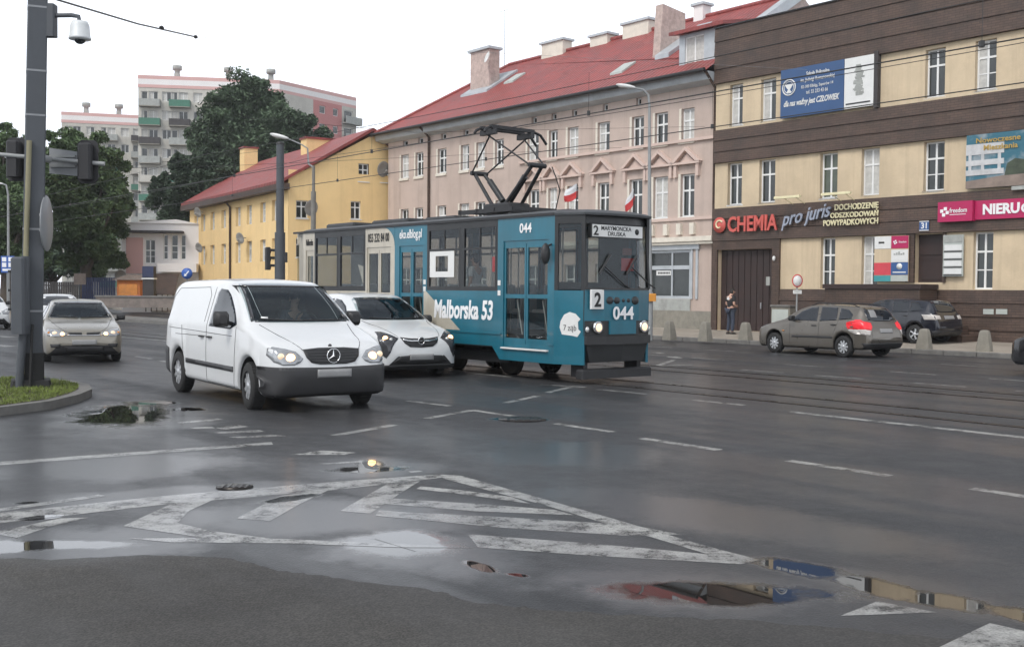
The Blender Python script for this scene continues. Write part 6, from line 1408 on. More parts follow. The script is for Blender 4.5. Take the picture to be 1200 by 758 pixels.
# ---- tall flats
def flats(label, u0, v0, Y, dirv, Wd_, floors, fh, cols, mats, side=None):
    base = atY(u0, v0, Y); top = base.z; d = Vector((dirv[0], dirv[1], 0)).normalized(); rot = math.atan2(d.y, d.x)
    r = thing('apartment_block', label, 'building', Vector((base.x, base.y, 0)), rot)
    dep = 12; z0 = top - 1.8 - floors * fh
    holes = []; bal = []
    for x, kind in cols:
        for k in range(floors):
            z = z0 + k * fh
            if kind == 'b': holes.append([x + .15, x + 1.0, z + .1, z + 2.25]); holes.append([x + 1.2, x + 2.5, z + .85, z + 2.25]); bal.append((x - .1, x + 2.9, z, k))
            else: holes.append([x, x + 1.3, z + .85, z + 2.25])
    mb = MB(); wall(mb, (0, Wd_, -.5, top - 1.8), holes, 0, .4); mb.box(0, .03, .05, dep, -.5, top - 1.8); mb.box(Wd_ - .03, Wd_, .05, dep, -.5, top - 1.8) if not side else None; mb.box(.03, Wd_, dep - .03, dep, -.5, top - 1.8)
    mb.build('wall', M['block_wall'], r)
    for h in holes[:96]: window(r, *h, .2, 1 if h[1] - h[0] > 1 else 0, None, sill=False, fw=.07, curtain=(int(h[0] * 3 + h[2] * 5) % 3))
    if len(holes) > 96:
        mb = MB(); [mb.box(h[0], h[1], .2, .25, h[2], h[3]) for h in holes[96:]]; tag(mb.build('window', M['window_glass'], r), kind='stuff')
    for i, (a, b, z, k) in enumerate(bal):
        m_ = ('grey_board', 'green_board', 'grey_board', 'dark_board', 'block_wall', 'grey_board', 'green_board')[(k * 3 + int(a)) % 7]
        q = MB(); q.box(a, b, -1.1, -.01, z - .12, z + .02); sl_ = q.build('balcony', M['concrete'], r)
        q = MB(); q.box(a, b, -1.1, -1.04, z + .02, z + 1.0); q.box(a, a + .05, -1.04, -.01, z + .02, z + 1.0); q.box(b - .05, b, -1.04, -.01, z + .02, z + 1.0); q.build('balustrade', M[m_], sl_)
    mb = MB()
    for nm, a, b, m_ in (('cornice_stripe', top - 1.8, top - 1.35, 'block_red' if False else 'block_pink'), ('cornice_stripe', top - 1.35, top - .55, 'block_white'), ('cornice_stripe', top - .55, top, 'block_pink')):
        q = MB(); q.box(-.05, Wd_ + .05, -.06, dep, a, b); q.build(nm, M[m_], r)
    if side:
        L_ = side; sh_ = []
        for k in range(floors):
            z = z0 + k * fh
            sh_ += [[L_ * .36, L_ * .42, z + .9, z + 2.1], [L_ * .5, L_ * .58, z + .9, z + 2.1], [L_ * .68, L_ * .75, z + .9, z + 2.1], [L_ * .83, L_ * .95, z + .1, z + 2.2]]
        a = MB(); wall(a, (0, L_ * .42 - .001, -.5, top - 1.8), [h for h in sh_ if h[1] < L_ * .42 - .001], 0, .3); o1 = a.build('end_wall', M['block_wall'], r)
        a = MB(); wall(a, (L_ * .42, L_ * .8, -.5, top - 1.8), [h for h in sh_ if L_ * .42 < h[0] < L_ * .8], 0, .3); o2 = a.build('end_wall', M['block_red'], r)
        a = MB(); wall(a, (L_ * .8 + .001, L_, -.5, top - 1.8), [h for h in sh_ if h[0] > L_ * .8], 0, .3); o3 = a.build('end_wall', M['block_wall'], r)
        q = MB(); q.box(0, L_, 0, 10, top - 1.8, top - 1.35); q.box(0, L_, 0, 10, top - .55, top); o4 = q.build('cornice_stripe', M['block_pink'], r); q = MB(); q.box(0, L_, 0, 10, top - 1.35, top - .55); o5 = q.build('cornice_stripe', M['block_white'], r)
        for o in (o1, o2, o3, o4, o5): o.location = (Wd_ + .02, 0, 0); o.rotation_euler = (0, 0, math.radians(48))
        n = 0
        for h in sh_[::-1]:
            if h[3] > top - 5 * fh:
                window(o1 if h[1] < L_ * .42 else o2 if h[0] < L_ * .8 else o3, *h, .15, 0, None, sill=False, fw=.1)
                if h[0] > L_ * .8:
                    q = MB(); q.box(h[0] - .6, L_ + .4, -1.0, -.01, h[2] - .15, h[2] + .02); q.box(h[0] - .6, L_ + .4, -1.0, -.94, h[2] + .02, h[2] + 1.05); q.box(L_ + .34, L_ + .4, -.94, 2, h[2] - .1, h[2] + 1.05); q.build('balcony', M['grey_board'], o3)
    for t in (.25, .62, .93): q = MB(); x = Wd_ * t; q.box(x - .4, x + .4, 3, 3.8, top, top + 1.0); q.lathe([(.4, 0), (.4, .5), (.7, .55), (.7, 1.2), (.4, 1.25)], (x, 3.4, top + 1.0), 'z', 10); q.build('roof_vent', M['grey_board'], r)
    return r
tw = atY(162, 88, 165); te = atY(322, 75, 165); 
dr_ = (te.x - tw.x, 3.2)
flats('tall pale apartment block with pink stripes at the top and a red end wall', 162, 88, 165, dr_, math.hypot(te.x - tw.x, 3.2), 11, 2.8, [(.3, 'b'), (3.4, 'w'), (4.6, 'b'), (7.9, 'w'), (9.6, 'b'), (13.2, 'w'), (14.8, 'b'), (17.6, 'w')], None, side=17.5)
tw2 = atY(72, 131, 190); te2 = atY(172, 123, 190)
flats('lower apartment block with pink stripes, behind the trees and left of the tall block', 72, 131, 190, (te2.x - tw2.x, 4), te2.x - tw2.x, 10, 2.8, [(.6, 'b'), (4.0, 'w'), (6.2, 'b'), (9.6, 'w'), (11.4, 'b')], None)

# ---- low white corner house with pink panel
B0 = atY(143, 330, 78); B1 = atY(232, 330, 78); r = thing('low_house', 'low white flat roofed house with pink panel and tall window, before the apartment blocks', 'building', Vector((B0.x, B0.y, 0)), math.radians(6))
sc = 78 / FOC; zz = lambda v: CAMH + (337.5 - v) * sc; xx = lambda u: (u - 143) * sc
hw = [[xx(169), xx(181), zz(309), zz(281)], [xx(190), xx(195.5), zz(304), zz(275)], [xx(199), xx(207), zz(304), zz(275)], [xx(210), xx(216), zz(304), zz(275)]]
mb = MB(); wall(mb, (0, xx(232), 0, zz(262)), hw, 0, .25); mb.box(0, .02, .05, 9, 0, zz(262)); mb.box(0, xx(232), .05, 9, zz(262) - .1, zz(262)); mb.build('wall', M['block_white'], r)
mb = MB(); mb.prism([(-.0, zz(262)), (xx(205), zz(257)), (xx(232), zz(262))], -.1, .3); mb.build('parapet', M['block_white'], r)
mb = MB(); mb.box(xx(148), xx(167), -.1, -.002, zz(321), zz(279)); mb.build('wall_panel', M['block_pink'], r); mb = MB(); mb.box(xx(155), xx(214), -1.0, -.002, zz(273.5), zz(271)); mb.build('canopy', M['dark_board'], r)
for h in hw: window(r, *h, .12, 1 if h[1] - h[0] > .6 else 0, .55, sill=False, sash=.3)
mb = MB(); mb.box(xx(188), xx(232), -1.4, -.002, zz(319), zz(309)); mb.build('bay', M['block_white'], r)
mb = MB(); mb.prism([(-3.0, zz(345)), (-2.9, zz(345)), (-1.2, zz(321)), (-1.3, zz(321))], xx(178), xx(212), axis='x')
for k in range(6): x = xx(180 + 6 * k); mb.box(x, x + .06, -2.9, -2.84, .1, zz(344))
mb.build('awning', M['brown_cladding'], r)
dish(xx(143.5), -.6, zz(323), .45, (.2, 0, .2), r)
# skip, fences and low walls on the far pavement
def boxthing(name, label, cat, u0, u1, v0, v1, Y, d, m, fn=None, rot=0):
    a, b = atY(u0, v1, Y), atY(u1, v1, Y); zt = atY(u0, v0, Y).z; r = thing(name, label, cat, Vector((a.x, Y, max(0, a.z if a.z > .05 else 0))), rot)
    w, h = b.x - a.x, zt - r.location.z; mb = MB()
    if fn: fn(mb, w, h, d, r)
    else: mb.cbox(0, w, 0, d, 0, h, .02)
    mb.build('body' if not fn else 'shell', M[m], r); return r
mat('orange_board', (.50, .16, .04), .7, var=.2, dirt=.2); mat('blue_dark', (.03, .04, .09), .7, var=.3); mat('hedge_stone', (.2, .17, .15), .9, var=.3)
def skip_(mb, w, h, d, r):
    mb.loft([[(w * .1, d * .1, .1), (w * .9, d * .1, .1), (w * .9, d * .9, .1), (w * .1, d * .9, .1)], [(0, 0, h), (w, 0, h), (w, d, h), (0, d, h)]], caps=True)
    q = MB(); q.box(-.05, w + .05, -.06, 0, h - .12, h); [q.box(w * k / 5 - .04, w * k / 5 + .04, -.05, .1, .3, h - .12) for k in range(1, 5)]; q.build('rib', M['orange_board'], r)
boxthing('site_cabin', 'orange boarded kiosk at the foot of the low white house', 'kiosk', 137, 164, 328, 352, 72, 2.5, 'orange_board', lambda mb, w, h, d, r: (mb.box(0, w, 0, d, 0, h), MB().prism([(-.3, h), (w + .3, h), (w * .5, h + .35)], -.2, d + .2).build('roof', M['bill_sand'], r), MB().box(w * .1, w * .9, -.04, -.002, h * .25, h * .8).build('shutter', M['amber_lens'], r)))
def fence_(mb, w, h, d, r):
    for k in range(int(w / .16)): mb.box(k * .16, k * .16 + .13, 0, .04, .1, h)
    q = MB(); [q.box(0, w, .04, .09, z, z + .08) for z in (.3, h - .3)]; q.build('rail', M['dark_board'], r)
boxthing('fence', 'dark blue board fence left of the orange kiosk', 'fence', 96, 136, 325, 352, 74, .1, 'blue_dark', fence_)
boxthing('fence', 'dark fence under the trees behind the silver saloon', 'fence', 40, 94, 330, 352, 80, .1, 'dark_board', fence_)
boxthing('low_wall', 'low stone wall along the far pavement beyond the silver saloon', 'wall', 112, 206, 348, 360, 66, .4, 'hedge_stone', lambda mb, w, h, d, r: (mb.box(0, w, 0, d, 0, h), MB().cbox(-.05, w + .05, -.05, d + .05, h, h + .1, .02).build('coping', M['kerbstone'], r)))
boxthing('column_sign', 'dark advertising pillar before the low white house', 'pillar', 167, 180, 312, 352, 70, .5, 'dark_board', lambda mb, w, h, d, r: (mb.box(0, w, 0, d, 0, h), MB().box(-.05, w + .05, -.06, d + .05, h * .62, h * .66).build('band', M['sign_white'], r), MB().box(.0, w, -.05, -.002, h * .68, h).build('screen', M['blue_dark'], r)))
for u0, u1, lab in ((148, 156, 'red and white plastic barrier in front of the orange kiosk'), (157, 164, 'red plastic barrier at the right end of the orange kiosk')):
    boxthing('barrier', lab, 'barrier', u0, u1, 346, 355, 68, .4, 'tile_red', lambda mb, w, h, d, r: (mb.loft([[(0, 0, 0), (w, 0, 0), (w, d, 0), (0, d, 0)], [(0, d * .3, h), (w, d * .3, h), (w, d * .7, h), (0, d * .7, h)]]), MB().box(w * .1, w * .9, d * .12 - .03, d * .3, h * .4, h * .65).build('stripe', M['sign_white'], r)))

# ---- trees
def leaf_mat(name, c, var):
    m = mat(name, c, .8, var=var, scale=.3, rvar=.05, spec=.15); nt = m.node_tree; b = nt.nodes['Principled BSDF']
    b.inputs['Transmission Weight'].default_value = 0; b.inputs['Subsurface Weight'].default_value = 0; return m
leaf_mat('leaf_dark', (.078, .112, .068), .6); leaf_mat('leaf_mid', (.095, .138, .066), .6); leaf_mat('leaf_deep', (.064, .090, .060), .6); mat('bark', (.07, .055, .042), .9, var=.4, scale=3, bump=.5)
def tree(label, base, blobs, leaf, m, n, trunk, seed, group):
    """blobs: (dx, dy, z, rx, ry, rz) clumps round the trunk; leaves are single tilted blades spread through their volume"""
    rn = np.random.default_rng(seed); r = thing('tree', label, 'tree', base, 0, group)
    mb = MB(); th = min(b[2] for b in blobs); rad = trunk; mb.tube([(0, 0, -.2), (.05, 0, th * .5), (0, .1, th), (.1, 0, th + 2)], [rad * 1.2, rad, rad * .8, rad * .5], 10)
    for b in blobs: mb.tube([(0, 0, th * .6), (b[0] * .5, b[1] * .5, th * .6 + (b[2] - th * .6) * .6), (b[0], b[1], b[2])], [rad * .5, rad * .35, rad * .12], 6)
    mb.build('trunk', M['bark'], r)
    vol = np.array([b[3] * b[4] * b[5] for b in blobs]); vol = vol ** .8; cnt = (n * vol / vol.sum()).astype(int); V = []; 
    for b, k in zip(blobs, cnt):
        # sub-clumps on the blob surface give the crown an uneven outline
        ns = max(10, int(26 * (b[3] / 3) ** 1.2)); d = rn.normal(size=(ns, 3)); d /= np.linalg.norm(d, axis=1)[:, None]; cr_ = rn.uniform(.55, 1.0, ns)[:, None]; ctr = d * cr_; rs = rn.uniform(.16, .36, ns)
        pick = rn.integers(0, ns, k); q = rn.normal(size=(k, 3)); q /= np.linalg.norm(q, axis=1)[:, None]; q *= (rn.uniform(0, 1, k) ** .5)[:, None]
        p = ctr[pick] + q * rs[pick][:, None]; inner = rn.random(k) < .22; p[inner] = q[inner] * .7
        V.append(p * np.array([b[3], b[4], b[5]]) + np.array(b[:3]))
    P = np.concatenate(V); k = len(P)
    nrm = rn.normal(size=(k, 3)); nrm[:, 2] = np.abs(nrm[:, 2]) + .35; nrm /= np.linalg.norm(nrm, axis=1)[:, None]
    t = np.cross(nrm, rn.normal(size=(k, 3))); t /= np.linalg.norm(t, axis=1)[:, None]; u = np.cross(nrm, t); s = leaf * rn.uniform(.6, 1.3, k)[:, None]
    vs = np.stack([P - t * s, P - u * s * .45 + nrm * s * .1, P + t * s, P + u * s * .45 + nrm * s * .1], 1).reshape(-1, 3)
    me = bpy.data.meshes.new('crown'); me.vertices.add(4 * k); me.vertices.foreach_set('co', vs.ravel().astype(np.float32)); me.loops.add(4 * k); me.loops.foreach_set('vertex_index', np.arange(4 * k, dtype=np.int32)); me.polygons.add(k); me.polygons.foreach_set('loop_start', np.arange(0, 4 * k, 4, dtype=np.int32)); me.polygons.foreach_set('loop_total', np.full(k, 4, np.int32))
    me.materials.append(m); me.update(calc_edges=True); o = bpy.data.objects.new('crown', me); C.objects.link(o); o.parent = r
    return r
def blobpx(base, Y, lst):
    out = []
    for u, v, ru, rv in lst:
        p = atY(u, v, Y); out.append((p.x - base.x, random.uniform(-1.5, 1.5), p.z, ru * Y / FOC, max(ru, rv) * .8 * Y / FOC, rv * Y / FOC))
    return out
def tpx(label, u, Y, lst, leaf, m, n, trunk, seed): 
    p = atY(u, 330, Y); p.z = 0; return tree(label, p, blobpx(p, Y, lst), leaf, m, n, trunk, seed, 'trees around the flats')
tpx('large tree towering over the red roof of the yellow house', 300, 105, [(290, 118, 48, 30), (262, 150, 34, 34), (330, 150, 40, 34), (300, 165, 60, 36), (358, 168, 28, 30), (378, 178, 20, 24), (245, 175, 28, 34), (290, 205, 60, 40), (340, 200, 46, 32)], .21, M['leaf_dark'], 95000, .5, 1)
tpx('dark bushy tree between the low white house and the yellow house', 222, 84, [(210, 198, 22, 22), (235, 205, 34, 30), (215, 235, 32, 30), (195, 215, 12, 14), (218, 270, 24, 34), (265, 215, 34, 28), (212, 300, 16, 24)], .17, M['leaf_deep'], 60000, .35, 2)
tpx('broad green tree left of the apartment blocks, beyond the mast arm', 100, 75, [(95, 180, 42, 26), (125, 205, 26, 28), (80, 215, 48, 40), (120, 245, 34, 36), (95, 275, 46, 38), (138, 235, 16, 20), (60, 190, 30, 26), (110, 300, 34, 24)], .165, M['leaf_mid'], 70000, .4, 3)
tpx('tall dark tree at the left border of the view', 8, 68, [(5, 165, 26, 20), (20, 190, 34, 30), (-20, 200, 40, 40), (10, 235, 40, 40), (0, 285, 46, 40), (45, 250, 28, 40), (40, 300, 30, 30)], .165, M['leaf_mid'], 64000, .4, 4)
tpx('low dark tree in front of the fence, behind the silver saloon', 62, 88, [(50, 300, 40, 26), (95, 312, 40, 20), (20, 312, 40, 22)], .22, M['leaf_deep'], 14000, .3, 5)
# ------------------------------------------------------------------ poles, signals, signs, wires
mat('pole_grey', (.065, .072, .082), .6, var=.12, scale=3, dirt=.3); mat('pole_light', (.27, .28, .28), .55, var=.1, dirt=.3); mat('conduit_yellow', (.24, .22, .135), .6, var=.1, dirt=.2); mat('wire', (.03, .03, .03), .5); mat('signal_black', (.02, .02, .022), .6, var=.2); mat('sign_back', (.25, .26, .27), .5, metal=.3, var=.1); mat('sign_blue', (.03, .10, .36), .45); mat('camera_white', (.6, .62, .62), .4); mat('pole_concrete', (.2, .19, .17), .9, var=.2, dirt=.4); mat('amber_box', (.6, .25, .03), .5)
B = G(36, 453, .12); Yp = B.y; topv = atY(45.5, -60, Yp); px2m = Yp / FOC
lean = (topv.x - B.x) / topv.z
r = thing('traffic_mast', 'big grey square mast on the grass island with a yellowish conduit', 'mast', B, 0)
mb = MB(); hw = .165; cs, sn = math.cos(.42), math.sin(.42)
def sq(z, h, c): return [(x * cs - y * sn + lean * z, x * sn + y * cs, z) for x, y in ((-h + c, -h), (h - c, -h), (h, -h + c), (h, h - c), (h - c, h), (-h + c, h), (-h, h - c), (-h, -h + c))]
mb.loft([sq(0, hw, .02), sq(topv.z + .3, hw * .86, .02)]); mb.build('mast', M['pole_grey'], r)
mb = MB(); mb.loft([sq(.0, hw + .03, .02), sq(.55, hw + .025, .02)]); mb.loft([sq(-.02, hw + .14, .03), sq(.12, hw + .12, .03)]); mb.build('collar', M['rubber'], r)
mb = MB(); cz = lambda z, dx: (lean * z + dx, -.215, z)
mb.tube([cz(.22, -.05), cz(1.5, -.03), cz(3.9, .0)], .042, 8); mb.build('conduit', M['conduit_yellow'], r)
for z in (1.2, 2.5, 4.3, 5.0, 6.0): mb = MB(); mb.loft([sq(z, hw * (1 - .14 * z / topv.z) + .004, .02), sq(z + .03, hw * (1 - .14 * z / topv.z) + .004, .02)]); mb.build('strap', M['sign_back'], r)
zc_ = lambda v: CAMH + (336 - v) * px2m; xc_ = lambda u: (u - 36) * px2m
mb = MB(); mb.tube([(xc_(-14), .32, zc_(179) - .12), (xc_(110), .5, zc_(188) - .12)], .035, 8); mb.tube([(lean * 4, .0, zc_(184) - .12), (lean * 4 + .05, .42, zc_(184) - .12)], .06, 8); mb.build('arm', M['pole_light'], r)
def signal(label, u, v0, v1, w, back, yoff=.42, lens=False, group=None, Y=None, rot=0.0, board=True):
    s = (Y or Yp) / FOC; p = atY(u, (v0 + v1) / 2, Y or (Yp + yoff)); h = (v1 - v0) * s; q = thing('traffic_light', label, 'traffic light', p, rot, group)
    mb = MB(); mb.cbox(-w * .3, w * .3, -.08, .1, -h / 2 + .06, h / 2 - .06, .03); mb.build('housing', M['signal_black'], q)
    if board: mb = MB(); mb.prism([(-w / 2 + .06, -h / 2), (w / 2 - .06, -h / 2), (w / 2, -h / 2 + .06), (w / 2, h / 2 - .06), (w / 2 - .06, h / 2), (-w / 2 + .06, h / 2), (-w / 2, h / 2 - .06), (-w / 2, -h / 2 + .06)], .1, .115); mb.build('backing_board', M['signal_black'], q)
    for k in (-1, 0, 1):
        z = k * h * .3; mb = MB(); n = 12; d = .22 * back
        mb.loft([[(.11 * math.cos(PI * j / n) * (1), .115, z + .11 * math.sin(PI * j / n) - .02) for j in range(n + 1)] + [(.1 * math.cos(PI * j / n), .115, z + .1 * math.sin(PI * j / n) - .02) for j in range(n, -1, -1)], [(.11 * math.cos(PI * j / n), .115 + d, z + .11 * math.sin(PI * j / n) - .02) for j in range(n + 1)] + [(.1 * math.cos(PI * j / n), .115 + d, z + .1 * math.sin(PI * j / n) - .02) for j in range(n, -1, -1)]]); mb.build('visor', M['signal_black'], q)
        mb = MB(); mb.lathe([(.001, .118), (.1, .118), (.1, .122), (.001, .125)], (0, 0, z - .02), 'y', 16); mb.build('lens', M['dull_red_lens'] if k == 1 else M['window_glass'], q)
    return q
signal('black traffic light seen from behind at the right end of the mast arm', 100, 163, 215, .34, 1)
signal('black traffic light seen from behind on the mast arm, left of the big grey mast', 16, 160, 212, .34, 1)
p = atY(72, 201.5, Yp + .5); w = 34 * px2m
q = thing('direction_sign', 'blank grey back of a direction sign on the mast arm', 'sign', p, math.radians(0)); mb = MB(); mb.loft([[(-w / 2, .08, -.02), (w / 2, .08, -.06), (w / 2, .08, .34), (-w / 2, .08, .40)], [(-w / 2, .11, -.02), (w / 2, .11, -.06), (w / 2, .11, .34), (-w / 2, .11, .40)]]); mb.build('panel', M['sign_back'], q); mb = MB(); mb.box(-w / 2 + .02, w / 2 - .02, .03, .079, .08, .12); mb.box(-w / 2 + .02, w / 2 - .02, .03, .079, .24, .28); mb.build('stiffener', M['pole_light'], q)
# security camera
p = atY(59, 20, Yp); q = thing('security_camera', 'white dome camera on a short bracket at the top of the mast', 'camera', p, 0)
k = px2m; mb = MB(); mb.cbox(-.09, .09, -.08, .08, -.32, .2, .02); mb.build('junction_box', M['pole_grey'], q)
mb = MB(); mb.tube([(.05, 0, .02), (.35, -.03, .02), (.46, -.03, .0), (.48, -.03, -.1)], .035, 8); mb.build('bracket', M['pole_grey'], q)
mb = MB(); mb.lathe([(.03, 0), (.12, -.02), (.145, -.08), (.16, -.26), (.17, -.27), (.17, -.3), (.1, -.31)], (.48, -.03, -.06), 'z', 20); mb.build('housing', M['camera_white'], q); mb = MB(); mb.ball((.48, -.03, -.36), .09, .09, .075); mb.build('dome', M['car_glass'], q)
# round sign seen nearly edge-on
p = atY(55.5, 262, Yp + .1); q = thing('road_sign', 'round grey backed road sign turned almost edge-on beside the mast', 'sign', p, math.radians(101)); mb = MB(); mb.lathe([(.001, 0), (.44, 0), (.45, .012), (.44, .024), (.001, .024)], axis='y', n=28); mb.build('disc', M['sign_back'], q); mb = MB(); mb.box(-.35, .1, .026, .05, .1, .14); mb.box(-.35, .1, .026, .05, -.14, -.1); mb.build('bracket', M['pole_light'], q)
# pedestrian signal on a leaning post
p = G(22, 455, .12); q = thing('pedestrian_signal', 'grey signal box on a leaning post beside the big mast', 'traffic light', p, 0)
zz = lambda v: (455 - v) * p.y / FOC; mb = MB(); mb.tube([(0, 0, 0), (.07, 0, zz(390)), (.12, 0, zz(300))], .062, 10); mb.build('post', M['pole_grey'], q)
mb = MB(); mb.cbox(-.06, .15, -.16, .1, zz(391), zz(301), .03); hb = mb.build('housing', M['pole_grey'], q)
for v in (385, 362, 340, 318): mb = MB(); mb.box(-.1, -.06, -.14, .08, zz(v) - .02, zz(v) + .02); mb.build('hinge', M['signal_black'], hb)
mb = MB(); mb.tube([(.17, .02, .0), (.2, .02, zz(392)), (.2, .05, zz(380))], .022, 6); mb.build('cable', M['rubber'], q)
# catenary mast and lamp posts
p = G(328, 383); p = atY(328, 330, 46); p.z = 0; k = 46 / FOC; zz = lambda v: CAMH + (339 - v) * k
r = thing('catenary_mast', 'thick dark tubular mast between the yellow house and the van', 'mast', p, 0); mb = MB(); mb.tube([(0, 0, 0), (0, 0, zz(273))], .215, 14); mb.tube([(0, 0, zz(273)), (0, 0, zz(171))], [.165, .155], 14); mb.build('mast', M['pole_grey'], r); mb = MB(); mb.lathe([(.17, 0), (.17, .06), (.1, .12), (.01, .14)], (0, 0, zz(171)), 'z', 14); mb.build('cap', M['dark_metal'], r)
mb = MB(); mb.cbox(.16, .3, -.1, .1, zz(308), zz(296), .02); mb.build('switch_box', M['dark_metal'], r)
signal('small black traffic light hanging beside the thick dark mast', 313.5, 288, 318, .42, 1, Y=46, rot=math.radians(-60), board=False)
p = atY(367, 330, 50); p.z = 0; k = 50 / FOC; zz = lambda v: CAMH + (339 - v) * k
r = thing('street_lamp', 'street lamp with long curved arm reaching left over the thick mast', 'street lamp', p, 0); mb = MB(); mb.tube([(0, 0, 0), (0, 0, zz(225))], .115, 12); mb.tube([(0, 0, zz(225)), (0, 0, zz(195))], .07, 10); mb.build('post', M['pole_concrete'], r)
mb = MB(); mb.tube([(0, 0, zz(197)), (-6 * k, 0, zz(193)), (-7 * k, 0, zz(175)), (-14 * k, 0, zz(170.5)), (-32 * k, 0, zz(163))], [.05, .04, .035, .03, .03], 8); mb.build('arm', M['pole_light'], r)
def lamp_head(par, x, z, ang, s=1.0):
    q = MB(); q.ball((0, 0, 0), .45 * s, .14 * s, .09 * s, 16, 8); o = q.build('lamp_head', M['sign_white'], par); o.location = (x, 0, z); o.rotation_euler = (0, ang, 0); q = MB(); q.ball((-.1 * s, 0, -.05 * s), .26 * s, .11 * s, .06 * s, 14, 6); q.build('lamp_glass', M['clear_lens'], o)
lamp_head(r, -40 * k, zz(161), .25, 1.0)
p = atY(762, 330, 36.5); p.z = .13; k = 36.5 / FOC; zz = lambda v: CAMH - .13 + (342.4 - v) * k; xx = lambda u: (u - 762) * k
r = thing('street_lamp', 'grey street lamp with curved arm in front of the pink tenement', 'street lamp', p, 0)
mb = MB(); mb.tube([(0, 0, 0), (0, 0, 1.6)], .10, 12); mb.tube([(0, 0, 1.6), (xx(760), 0, zz(240)), (xx(758.5), 0, zz(125)), (xx(757), 0, zz(113)), (xx(751), 0, zz(107)), (xx(738), 0, zz(104.5))], [.075, .06, .045, .04, .035, .03], 10); mb.build('post', M['pole_light'], r); lamp_head(r, xx(731), zz(103), .16, .75)
mb = MB(); mb.cbox(-.12, .18, -.17, -.1, zz(353), zz(344), .02); mb.build('amber_reflector', M['amber_box'], r)
for u, v0, v1, Y, lab in ((94, 355, 205, 78, 'thin grey lamp post in front of the broad tree'),): 
    p = atY(u, 330, Y); p.z = 0; z1 = atY(u, v1, Y).z; r = thing('lamp_post', lab, 'street lamp', p, 0); mb = MB(); mb.tube([(0, 0, 0), (0, 0, z1)], [.12, .07], 8); mb.build('post', M['pole_grey'], r); lamp_head(r, -.3, z1, .1, .8)
p = atY(10, 330, 60); p.z = 0; z1 = atY(10, 215, 60).z; r = thing('street_lamp', 'slim street lamp with pale head near the left border', 'street lamp', p, 0); mb = MB(); mb.tube([(0, 0, 0), (0, 0, z1 - .6), (-.1, 0, z1 - .1), (-.35, 0, z1)], [.09, .06, .05, .04], 8); mb.build('post', M['pole_light'], r); lamp_head(r, -.45, z1, .2, .55)
# far signs
def rsign(label, u, v, rr, Y, m, fn=None, nm='road_sign', vb=None):
    p = atY(u, v, Y); z = p.z; p.z = 0; q = thing(nm, label, 'sign', p, 0); k = Y / FOC; mb = MB(); mb.tube([(0, .05, 0), (0, .05, z + rr * k * .7)], .035, 8); mb.build('post', M['pole_light'], q)
    mb = MB(); mb.lathe([(.001, 0), (rr * k, 0), (rr * k, .02), (.001, .02)], (0, 0, z), 'y', 24); d = mb.build('disc', M[m], q)
    if fn: fn(d, z, rr * k)
    return q
def arrow(d, z, R): mb = MB(); mb.bar((R * .35, -.008, z + R * .45), (-R * .25, -.008, z - R * .25), R * .2, .01, up=(0, 1, 0)); mb.prism([(-R * .5, z - R * .5), (-.0, z - R * .42), (-R * .42, z + .0)], -.012, -.004); mb.build('arrow', M['letter_white'], d)
rsign('round blue road sign with white arrow behind the van roof', 219, 320.5, 6.5, 60, 'sign_blue', arrow)
def ring(d, z, R): mb = MB(); mb.lathe([(R * .84, -.006), (R, -.006), (R, .022), (R * .84, .022), (R * .84, -.006)], (0, 0, z), 'y', 28, caps=False); mb.build('red_rim', M['sign_red'], d); mb = MB(); p_ = d; mb.box(-R * .8, R * .8, -.02, .0, z - R * 2.0, z - R * 1.45); mb.build('plate', M['sign_white'], d); mb = MB(); [mb.box(-R * .6, R * .6, -.026, -.021, z - R * (1.62 + .16 * k), z - R * (1.56 + .16 * k)) for k in range(2)]; mb.build('plate_text', M['grey_board'], d)
rs = rsign('round white sign with thin red rim and a small plate, by the brown gate', 934.5, 329, 7.6, 39.5, 'sign_white', ring); rs.scale = (.82, 1, 1)
p = atY(8, 309, 52); z = p.z; p.z = 0; q = thing('information_sign', 'small blue sign with white pictograms left of the signal post', 'sign', p, 0); k = 52 / FOC; mb = MB(); mb.tube([(0, .05, 0), (0, .05, z + .2)], .035, 8); mb.build('post', M['pole_light'], q); mb = MB(); mb.box(-.28, .36, -.01, .02, z - .42, z + .36); pn = mb.build('panel', M['sign_blue'], q); mb = MB()
for x in (-.22, .08): [mb.box(x, x + .2, -.018, -.011, z + dz, z + dz + .2) for dz in (.1, -.16)]
mb.box(-.2, .3, -.018, -.011, z - .34, z - .24); mb.build('pictogram', M['letter_white'], pn)
p = atY(93, 327, 70); z = p.z; p.z = 0; q = thing('road_sign', 'violet grey square sign on a post beyond the silver saloon', 'sign', p, 0); mb = MB(); mb.tube([(0, .05, 0), (0, .05, z + .4)], .05, 8); mb.build('post', M['pole_grey'], q); mb = MB(); mb.cbox(-.35, .4, -.01, .02, z - .35, z + .35, .004); mb.build('panel', M['bill_sand'], q)
p = atY(54, 337, 50)
